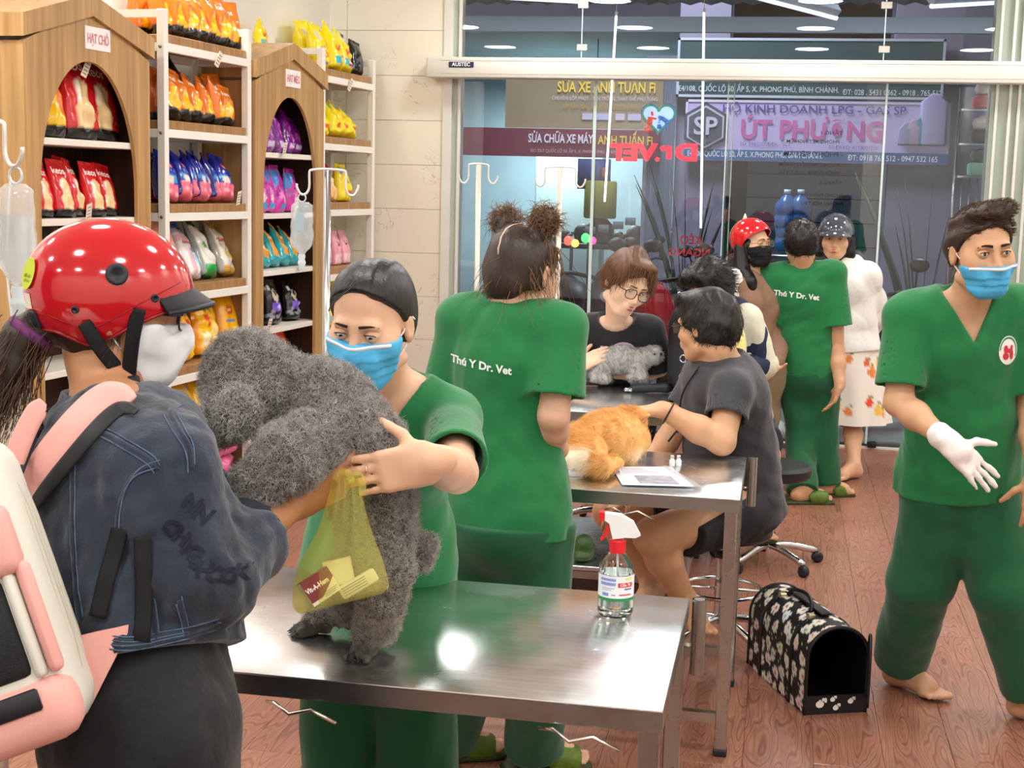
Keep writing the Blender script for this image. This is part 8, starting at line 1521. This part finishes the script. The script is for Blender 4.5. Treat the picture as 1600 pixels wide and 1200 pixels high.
# --- woman in white hooded jacket, dark helmet and fruit skirt
def hoodie_woman():
    SK = skin('hood', '#deb08c'); t = person('woman in white hooded jacket, dark grey helmet and fruit patterned skirt, barefoot', V3(*D(1322, 560, 8.45)[:2], 0)); F_ = unit(-CRH*.55-CFH*.83); R_ = np.cross(F_, UP)
    J = J_(D(1325, 548, 8.45), D(1316, 412, 8.42), R_, .155, (.165, .155, .17), (.12, .12, .125), True); J['sL'] = J['sL']-UP*.035; J['sR'] = J['sR']-UP*.035; H = Head(D(1306, 372, 8.36), -CRH*.28-CFH*.95-UP*.06, UP, 1.03); EL = D(1374, 490, 8.50); WL = D(1352, 528, 8.62); E = D(1290, 490, 8.62); Wr = D(1330, 530, 8.68)
    hips = [D(1312, 590, 8.46), D(1336, 590, 8.46)]; an = [atz(1262, 722, .085), atz(1334, 726, .085)]; kn = [D(1290, 655, 8.5), D(1332, 655, 8.46)]
    V = Vol(*bnd([H.P(0, 0, .14), J['sL'], J['sR'], E, EL, Wr, WL, J['pel'], *an], .2), .0065); torso(V, J, 0); H.face(V); V.cap(J['nek']-J['U']*.05, H.P(0, -.02, -.07), .05, .048, .03); arm(V, J['sL'], EL, WL); arm(V, J['sR'], E, Wr); hand(V, WL, -CRH*.3-UP*.5+CRH*.2, CRH, -1, .95, (.5, .5, .5, .5)); hand(V, Wr, CRH, -CFH, 1, .95)
    for h, k, a in zip(hips, kn, an): leg(V, h, k, a, (.08, .055, .056, .035)); 
    foot(V, an[1], -CRH*.75-CFH*.65); foot(V, an[0], -CRH*.9-CFH*.4); V.out('body', SK, t); H.eyes(t, SK, (-.1, 0), .0045); H.lips(t)
    hv = Vol(H.P(0, -.02, -.03)-.2, H.P(0, -.02, -.03)+.2, .006); H.ell(hv, (0, -.02, .0), (.092, .09, .09)); [hv.cap(H.P(x*.075, -.02, -.02), H.P(x*.085, -.0, -.09), .035, .03, .03) for x in (-1, 1)]; hv.cut(H.P(0, .045, 0), H.f*.9-H.u*.2); hv.cut(H.P(0, 0, .05), H.u); hv.noise(.003, 100, 3); hv.out('hair', M_hairk, t)
    rr = (.102, .126, .112); h = helmet(H, t, '#39434d', rr, lambda a: .012+.03*max(math.cos(a), 0)-.015*max(-math.cos(a), 0)); 
    vz = [(on_helmet(H, rr, -1.1+2.2*i/12, .034+.012*(1-((i-6)/6)**2))+V3(0, .05*q*(1-.5*((i-6)/6)**2), -.018*q)) for i in range(13) for q in (0, 1)]; vz = vz+[p-V3(0, 0, .005) for p in vz]; fs = [(2*i, 2*i+1, 2*i+3, 2*i+2) for i in range(12)]; mk('visor', H.M(np.array(vz)), fs+[tuple(26+k for k in f[::-1]) for f in fs]+[(2*i+1, 27+2*i, 29+2*i, 2*i+3) for i in range(12)], mat('helmet#39434d'), h)
    MB().tube(spline([H.P(.088, .02, .0), H.P(.078, .02, -.06), H.P(.0, .05, -.135), H.P(-.078, .02, -.06), H.P(-.088, .02, .0)], 5), .009, 6, flat=.25, nrm=tuple(H.f)).out('chin_strap', M_drk, h)
    M_wh = mat('hoodie_white', '#eceae6', .8, sheen=.3, bump=[(11, .5, .02), (300, .2, .001)]); V = Vol(*bnd([J['sL'], J['sR'], J['pel'], E, EL, J['nek'], WL], .22), .0065); torso(V, J, .022)
    for S, E_, W_ in ((J['sL'], EL, WL), (J['sR'], E, Wr)): V.cap(S, E_, .07, .066, .04).cap(E_, E_*.15+W_*.85, .064, .05, .03)
    V.noise(.007, 26, 4, ridge=True); V.cap(J['nek'], J['nek']+J['U']*.2, .055, .075, .01, 's'); V.cut(J['pel']-J['U']*.005, -J['U']); V.cap(J['nek']-J['F']*.05-J['U']*.0+J['R']*.06, J['nek']-J['F']*.05-J['R']*.06, .05, .05, .02); V.cap(J['nek']+J['R']*.07-J['U']*.01, J['nek']+J['F']*.08+J['R']*.03-J['U']*.05, .03, .02, .02); V.cap(J['nek']-J['R']*.07-J['U']*.01, J['nek']+J['F']*.08-J['R']*.03-J['U']*.05, .03, .02, .02); jk = V.out('hooded_jacket', M_wh, t)
    MB().tube(spline([J['nek']+J['F']*.135-J['U']*.05, J['nek']+J['F']*.16-J['U']*.14], 4), .007, 6, flat=.4, nrm=tuple(J['F'])).out('dark_ribbon', mat('ribbon_green', '#1e3a2e', .7), jk)
    n = 60; nv = 26; top = J['pel']+UP*.02; r = np.random.RandomState(3); vs = []; cs = []; spots = [(r.rand()*6.283, r.rand(), .030+.014*r.rand(), r.choice(4)) for _ in range(46)]; cl = [lin(c) for c in ('#e2522a', '#e98a4a', '#eec45a', '#d9694a')]
    for j in range(nv+1):
        v = j/nv
        for i in range(n*2):
            a = math.pi*i/n; rad = (.175+.085*v+.012*v*math.sin(a*9+1)+.004*math.sin(a*4)); p = top+V3(math.cos(a)*rad*1.05, math.sin(a)*rad*.85, -.44*v); vs.append(p); c = np.array(lin('#f1e9e0'))
            for (sa, sv, sr, k) in spots:
                du = (((a-sa+math.pi) % (2*math.pi))-math.pi)*rad; dv = (v-sv)*.44
                if du*du+dv*dv < sr*sr*.55: c = np.array(cl[k])
                elif (du-.012)**2/.0003+(dv+sr*.9)**2/.00008 < 1: c = np.array(lin('#7f9a55'))
            cs.append(c)
    N2 = n*2; mk('fruit_skirt', vs, [(j*N2+i, (j+1)*N2+i, (j+1)*N2+(i+1) % N2, j*N2+(i+1) % N2) for j in range(nv) for i in range(N2)], mat('skirt_cloth', '#ffffff', .8, vcol=True, bump=(200, .15, .001)), t, cols=np.array(cs))
hoodie_woman()
# ------------------------------------------------------------------ animals
def fur_mat(name, c, rough=.7): return mat(name, c, rough, spec=.25, vcol=c is None, bump=(150, .3, .004))
# grey poodle standing on its hind legs on the table
def poodle():
    t = thing('dog', 'curly grey poodle standing on its hind legs, held up by customer and vet', 'dog', atz(570, 1032, TZ))
    V = Vol(D(480, 760, 2.45)-V3(.32, .25, .38), D(480, 760, 2.45)+V3(.32, .25, .38), .0048); P = lambda x, y, d=2.45: D(x, y, d)
    V.cap(P(590, 838, 2.50), P(584, 790, 2.49), .056, .058, .05).cap(P(584, 790, 2.49), P(566, 705, 2.47), .058, .066, .05).cap(P(566, 705, 2.47), P(508, 640, 2.45), .066, .076, .05).cap(P(508, 648, 2.45), P(448, 606, 2.44), .074, .054, .04)
    V.ell(P(392, 592, 2.42), (.074, .068, .066), k=.03); V.ell(P(384, 566, 2.42), (.058, .056, .048), k=.03); V.cap(P(366, 628, 2.40), P(342, 660, 2.38), .046, .034, .025)
    V.ell(P(372, 645, 2.345), (.033, .026, .044), k=.008); V.ell(P(362, 648, 2.49), (.036, .03, .045), k=.012)
    V.cap(P(510, 680, 2.38), P(450, 715, 2.29), .054, .050, .015).cap(P(450, 715, 2.29), P(400, 757, 2.27), .050, .038, .015)
    V.cap(P(548, 668, 2.39), P(590, 706, 2.385), .044, .034, .012); V.cap(P(520, 660, 2.52), P(470, 745, 2.55), .05, .035, .03)
    V.cap(P(602, 835, 2.47), P(604, 890, 2.45), .044, .038, .02); V.cap(P(604, 890, 2.45), P(596, 935, 2.46), .038, .032, .02); hk = P(596, 935, 2.46); pw = atz(574, 1020, TZ); V.cap(hk, pw+V3(.014, .01, .045), .032, .036, .02)
    V.cap(P(575, 830, 2.57), P(545, 915, 2.62), .044, .034, .02); pf = atz(506, 990, TZ); V.cap(P(545, 915, 2.62), pf+V3(.05, .01, .045), .038, .036, .03)
    V.ell(P(660, 862, 2.53), (.024, .024, .032), k=.012); V.cap(P(635, 830, 2.52), P(655, 855, 2.53), .016, .016, .012)
    for q, d in ((pw, unit(-CFH*1-CRH*.25)), (pf, unit(-CRH*.9-CFH*.3))):
        V.cap(q+UP*.025, q+d*.035+UP*.015, .022, .018, .02); r = np.cross(d, UP)
        for k in (-1.3, -.45, .45, 1.3): V.cap(q+d*.025+r*k*.011+UP*.013, q+d*.052+r*k*.013+UP*.010, .0085, .0065, .004)
    V.noise(.0045, 150, 5, 6); V.noise(.003, 300, 6, 5); V.cut((0, 0, TZ+.001), -UP); v, q = V.mesh(); V = None
    M_b = mat('poodle_skin', '#5d5955', .9, var=(40, .25), bump=(220, .6, .005)); b = mk('body', v, q, M_b, t)
    M_f = mat('poodle_fur', '#77736d', .75, spec=.2, vcol=True); Pp, N_ = scatter(v, q, 76000, 1, lambda c, n: 1.0*(c[:, 2] > TZ+.03)); r = np.random.RandomState(2)
    up_ = (Pp@CU-P(400, 600)@CU); hd = np.exp(-(np.linalg.norm(Pp-P(352, 640, 2.36), axis=1)/.065)**2); pa = np.clip(1-(Pp[:, 2]-TZ)/.3, 0, 1)
    base = np.array(lin('#a39f9a')); br = np.array(lin('#b3a797')); lt = np.array(lin('#d3d0ca')); cl = base[None]*(1-pa[:, None]*.6)+br[None]*pa[:, None]*.6; cl = cl*(1-hd[:, None]*.75)+lt[None]*hd[:, None]*.75; wv = np.sin(Pp[:, 0]*330+2*np.sin(Pp[:, 2]*210))*np.sin(Pp[:, 2]*350+2*np.sin(Pp[:, 1]*260))*np.sin(Pp[:, 1]*300+Pp[:, 0]*150); cl *= (.62+.75*r.rand(len(cl))+.55*wv)[:, None].clip(.2, 2)
    strands('fur', Pp-N_*.002, np.array([unit(n) for n in N_+r.randn(*N_.shape)*.45]), (.008+.008*r.rand(len(Pp)))*(1+.5*hd), .0005, M_f, t, 5, .0042, 1.0, 0, 3, 'stuff', cols=cl)
    M_c = mat('dog_claw', '#3a3633', .4)
    for q, d in ((pw, unit(-CFH*1-CRH*.25)), (pf, unit(-CRH*.9-CFH*.3))):
        r_ = np.cross(d, UP)
        for k in (-1.3, -.45, .45, 1.3): MB().tube([q+d*.055+r_*k*.013+UP*.010, q+d*.068+r_*k*.014+UP*.004], [.004, .001], 6).out('claw', M_c, t)
    MB().ball(P(330, 650, 2.36), (.009, .009, .008), 12).out('nose', M_c, t)
poodle()
# yellow plastic bag with medicine, hanging from the customer's fingers
def medicine_bag():
    top = D(540, 748, 2.335); t = thing('plastic_bag', 'translucent yellow plastic bag holding a medicine box, hanging under the poodle', 'plastic bag', D(535, 950, 2.33))
    L_ = [(518, 742), (513, 775), (495, 830), (466, 885), (457, 930), (460, 952), (470, 959)]; R_ = [(562, 748), (570, 790), (583, 835), (598, 875), (606, 905), (607, 918), (596, 928)]; nv, nu = 30, 26
    l = spline([V3(x, y, 0) for x, y in L_], 5)[:nv+1]; r = spline([V3(x, y, 0) for x, y in R_], 5)[:nv+1]; nv = min(len(l), len(r))-1; vs = []; fs = []
    for s in (-1, 1):
        for j in range(nv+1):
            v = j/nv; th = .006+.036*math.sin(min(v*1.15, 1)*math.pi*.62)*(1-.9*max(v-.88, 0)/.12)
            for i in range(nu+1):
                u = i/nu; p = l[j]*(1-u)+r[j]*u; cr = .0035*math.sin(u*26+v*3+s)*(1-v*.75)+.003*math.sin(u*11+v*9); vs.append(D(p[0], p[1], 2.335+s*(th*math.sqrt(max(1-(2*u-1)**2, 0))+.0)+cr))
    K = (nv+1)*(nu+1)
    for q in range(2):
        for j in range(nv):
            for i in range(nu): a = q*K+j*(nu+1)+i; f = (a, a+1, a+nu+2, a+nu+1); fs.append(f if q else f[::-1])
    m = mat('bag_yellow_film', '#fbf8a2', .2, alpha=.42, spec=.6); N, L, p = nodes_of(m)
    tr = N.new('ShaderNodeBsdfTranslucent'); tr.inputs[0].default_value = (*lin('#f8f6a0'), 1); mx = N.new('ShaderNodeMixShader'); mx.inputs[0].default_value = .35; L.new(p.outputs[0], mx.inputs[1]); L.new(tr.outputs[0], mx.inputs[2])
    tp = N.new('ShaderNodeBsdfTransparent'); tp.inputs[0].default_value = (*lin('#fcfad0'), 1); m2 = N.new('ShaderNodeMixShader'); m2.inputs[0].default_value = .22; L.new(tp.outputs[0], m2.inputs[1]); L.new(mx.outputs[0], m2.inputs[2]); L.new(m2.outputs[0], N['Material Output'].inputs[0]); p.inputs['Alpha'].default_value = 1
    mk('film', vs, fs, m, t)
    for pts in ([(522, 750), (530, 738), (545, 740), (550, 756)], [(545, 752), (556, 742), (566, 750), (566, 775)]): MB().tube(spline([D(x, y, 2.325) for x, y in pts], 5), .006, 8, flat=.4, nrm=tuple(-CF)).out('handle_loop', m, t)
    b = thing('medicine_box', 'dark red and white medicine box inside the yellow plastic bag', 'box', D(500, 940, 2.335)); a = math.radians(-33); X = unit(CR*math.cos(a)-CU*math.sin(a)); Yv = unit(CU*math.cos(a)+CR*math.sin(a)); Z = -CF; X2 = unit(X*.93+CF*.3); Z2 = unit(np.cross(X2, Yv)); c = D(499, 917, 2.318); F = frame(c, X2, Yv, Z2)
    bx = MB().box((-.026, -.022, -.03), (.026, .022, .016), F).out('carton', mat('med_white', '#e9e2d0', .5), b, smooth=False); MB().prism([(-.0262, .022), (-.0262, -.016), (-.006, -.0165), (.012, -.006), (.0262, .004), (.0262, .022)], .0160, .0168, F).out('red_panel', mat('med_red', '#7a2018', .45), b, smooth=False); MB().box((-.0262, .0221, -.03), (.0262, .0226, .0166), F).out('red_edge', mat('med_red'), b, smooth=False)
    text_on('box_lettering', 'Vit-A-Hem', F(np.array([[-.004, .004, .0174]]))[0], X2, Yv, .012, M_wprint, b, bold=.03, fit=.042)
    for k in range(3): MB().box((-.002, -.0125-.003*k, .0161), (.024-.003*k, -.0115-.003*k, .0166), F).out('print_line', mat('ink_grey', '#77716a', .6), b, smooth=False)
    w = thing('white_packet', 'white printed packet beside the medicine box in the yellow bag', 'packet', D(560, 925, 2.34)); F2 = frame(D(560, 912, 2.335), unit(CR*.86+CU*.5), unit(CU*.86-CR*.5), -CF); MB().rbox((-.034, -.012, -.006), (.034, .012, .006), .005, 2, F2).out('carton', mat('packet_white', '#e6e4dc', .5), w, sharp=40)
    for k in range(4): MB().box((-.028, -.007+.0042*k, .006), (.016, -.0058+.0042*k, .0065), F2).out('print_line', mat('ink_grey'), w, smooth=False)
    F3 = frame(D(528, 895, 2.35), unit(CR*.9+CU*.2), unit(CU*.95-CR*.2), -CF); x = thing('white_carton', 'plain white carton standing behind the medicine box in the yellow bag', 'carton', D(528, 915, 2.35)); MB().box((-.022, -.02, -.012), (.024, .022, .004), F3).out('carton', mat('med_white'), x, smooth=False)
medicine_bag()
# grey tabby kitten
def kitten():
    f1, f2 = atz(948, 600, TZ), atz(1003, 604, TZ); t = thing('kitten', 'grey tabby kitten standing on the steel table under the girl\'s hand', 'cat', (f1+f2)/2); dd = 6.20; P = lambda x, y, d=dd: D(x, y, d); k = 1.0
    V = Vol(P(970, 570)-V3(.24, .2, .17), P(970, 570)+V3(.24, .2, .2), .005)
    V.cap(P(940, 566), P(968, 560), .056, .058, .03).cap(P(968, 560), P(1000, 562), .056, .045, .03); V.cap(P(1000, 560), P(1014, 556), .036, .034, .02)
    V.ell(P(1019, 554), (.048, .045, .044), k=.012); V.ell(P(1030, 560, dd-.02), (.018, .018, .015), k=.012)
    for x, y in ((1012, 541), (1027, 540)): V.cap(P(x, y+4, dd-.0), P(x, y-3, dd-.0), .014, .004, .008)
    for (a, b, c) in (((936, 572), (930, 588), f1+UP*.014), ((944, 575, ), (944, 590), f1+V3(.03, .08, .014)), ((994, 572), (988, 588), f2+UP*.014-CRH*.02), ((1000, 572), (1003, 588), f2+UP*.012+CRH*.005)):
        V.cap(P(*a, dd-.02), P(*b, dd-.03), .030, .020, .02).cap(P(*b, dd-.03), c, .019, .017, .015); V.cap(c, c-CFH*.03+CRH*.008, .017, .014, .01)
    V.path([P(925, 570, dd+.02), P(914, 582, dd+.03), P(912, 594, dd+.04)], [.02, .015, .012]); V.cut((0, 0, TZ+.0005), -UP); V.noise(.002, 160, 3); v, q = V.mesh()
    xx = (v@CR)*1.0; yy = v@CU; st = np.sin(xx*190+3*np.sin(yy*75+4*np.sin(xx*40))+yy*70+2*np.sin(xx*90)); g = np.where(st > .35, .50, .62)+.05*np.sin(v[:, 0]*400)*np.sin(v[:, 2]*380); lo = np.clip((v[:, 2]-TZ)/.05, 0, 1); g = g*lo+.70*(1-lo); c = np.stack([g, g*.98, g*.95], 1)**1.6
    mk('body', v, q, mat('kitten_coat', '#ffffff', .8, vcol=True, bump=(160, .4, .004)), t, cols=c); Pp, N_ = scatter(v, q, 9000, 4); from_i = np.array([np.argmin(((v-p)**2).sum(1)) for p in Pp[:0]])
    s2 = np.sin((Pp@CR)*190+3*np.sin((Pp@CU)*75+4*np.sin((Pp@CR)*40))+(Pp@CU)*70+2*np.sin((Pp@CR)*90)); gg = (np.where(s2 > .35, .53, .68))**1.6; r = np.random.RandomState(5); gg = gg*(.8+.4*r.rand(len(gg))); strands('fur', Pp-N_*.001, np.array([unit(n-CRH*.6-UP*.3) for n in N_]), np.full(len(Pp), .011), .0006, mat('kitten_fur', '#ffffff', .8, vcol=True, spec=.2), t, 3, .001, .5, 0, 2, 'stuff', cols=np.stack([gg, gg*.98, gg*.95], 1))
    for x in (1023, 1033): MB().ball(P(x, 553.5, dd-.04), .0065, 10).out('eye', M_iris, t)
    MB().ball(P(1031, 560, dd-.038), (.005, .004, .004), 8).out('nose', mat('nose_pink', '#a06a66', .5), t)
kitten()
# long haired orange cat lying on the middle table
def orange_cat():
    z = TZ; t = thing('orange_cat', 'long haired orange cat lying on its side on the steel table', 'cat', atz(940, 722, z)); A = lambda x, y, d: D(x, y, d)
    V = Vol(A(940, 690, 4.55)-V3(.3, .5, .16), A(940, 690, 4.55)+V3(.3, .34, .2), .006)
    V.cap(A(905, 694, 4.40), A(950, 686, 4.48), .058, .070, .05).cap(A(950, 686, 4.48), A(982, 678, 4.62), .070, .060, .05); V.cap(A(945, 668, 4.58), A(980, 664, 4.68), .050, .046, .04); V.ell(A(922, 704, 4.34), (.058, .05, .048), k=.03)
    V.ell(A(990, 658, 4.66), (.046, .044, .042), k=.02); V.cap(A(999, 654, 4.62), A(1015, 649, 4.60), .018, .004, .006); V.cap(A(975, 640, 4.68), A(970, 634, 4.68), .016, .005, .008); V.cap(A(1000, 690, 4.60), A(985, 712, 4.52), .032, .024, .03)
    V.cap(A(922, 712, 4.28), A(890, 719, 4.23), .036, .026, .02).cap(A(890, 719, 4.23), A(856, 727, 4.20), .026, .017, .015); V.cap(A(905, 700, 4.34), A(862, 709, 4.32), .030, .020, .03)
    V.path([A(925, 726, 4.25), A(948, 728, 4.26), A(966, 722, 4.34)], [.018, .022, .016]); V.cut((0, 0, z+.001), -UP); V.noise(.003, 90, 3); v, q = V.mesh()
    def colr(p):
        x = (p@CR-A(940, 700, 4.4)@CR); y = p@CU-A(940, 700, 4.4)@CU; o = np.array(lin('#efbc76')); w = np.array(lin('#f3e2c2')); dk = np.array(lin('#d8984c')); k = np.clip((-.035-x)/.02, 0, 1)*np.clip((.012-y)/.015, 0, 1); s = np.clip(np.sin(x*70+y*50)*.5+.3, 0, 1)[:, None]*.5; c = o*(1-s)+dk*s; k2 = np.clip((x-.07)/.05, 0, 1)*np.clip((.0-y)/.03, 0, 1); k = np.clip(k+k2*.7, 0, 1)[:, None]; return c*(1-k)+w*k
    mk('body', v, q, mat('cat_coat', '#ffffff', .8, vcol=True, bump=(120, .4, .004)), t, cols=colr(v)); Pp, N_ = scatter(v, q, 26000, 4, lambda c, n: np.where((c@CR-A(903, 700, 4.35)@CR < 0) & (c@CU-A(903, 708, 4.35)@CU < 0), .12, 1.0)); r = np.random.RandomState(5); d = np.array([unit(n*.55-CRH*.9+UP*.05+r.randn(3)*.22) for n in N_]); le = .012+.024*r.rand(len(Pp)); le *= np.where((Pp@CR < A(912, 700, 4.30)@CR) & (Pp@CU < A(900, 702, 4.3)@CU), .25, 1)
    strands('fur', Pp-N_*.002, d, le, .0006, mat('cat_fur', '#ffffff', .6, vcol=True, spec=.3), t, 4, .0025, .6, .25, 2, 'stuff', cols=colr(Pp)*(.7+.6*r.rand(len(Pp), 1)))
    mk('inner_ear', [A(1001, 659, 4.60), A(1014, 650, 4.594), A(1007, 662, 4.60)], [(0, 1, 2)], mat('ear_pink', '#c98a72', .6), t, smooth=False)
orange_cat()
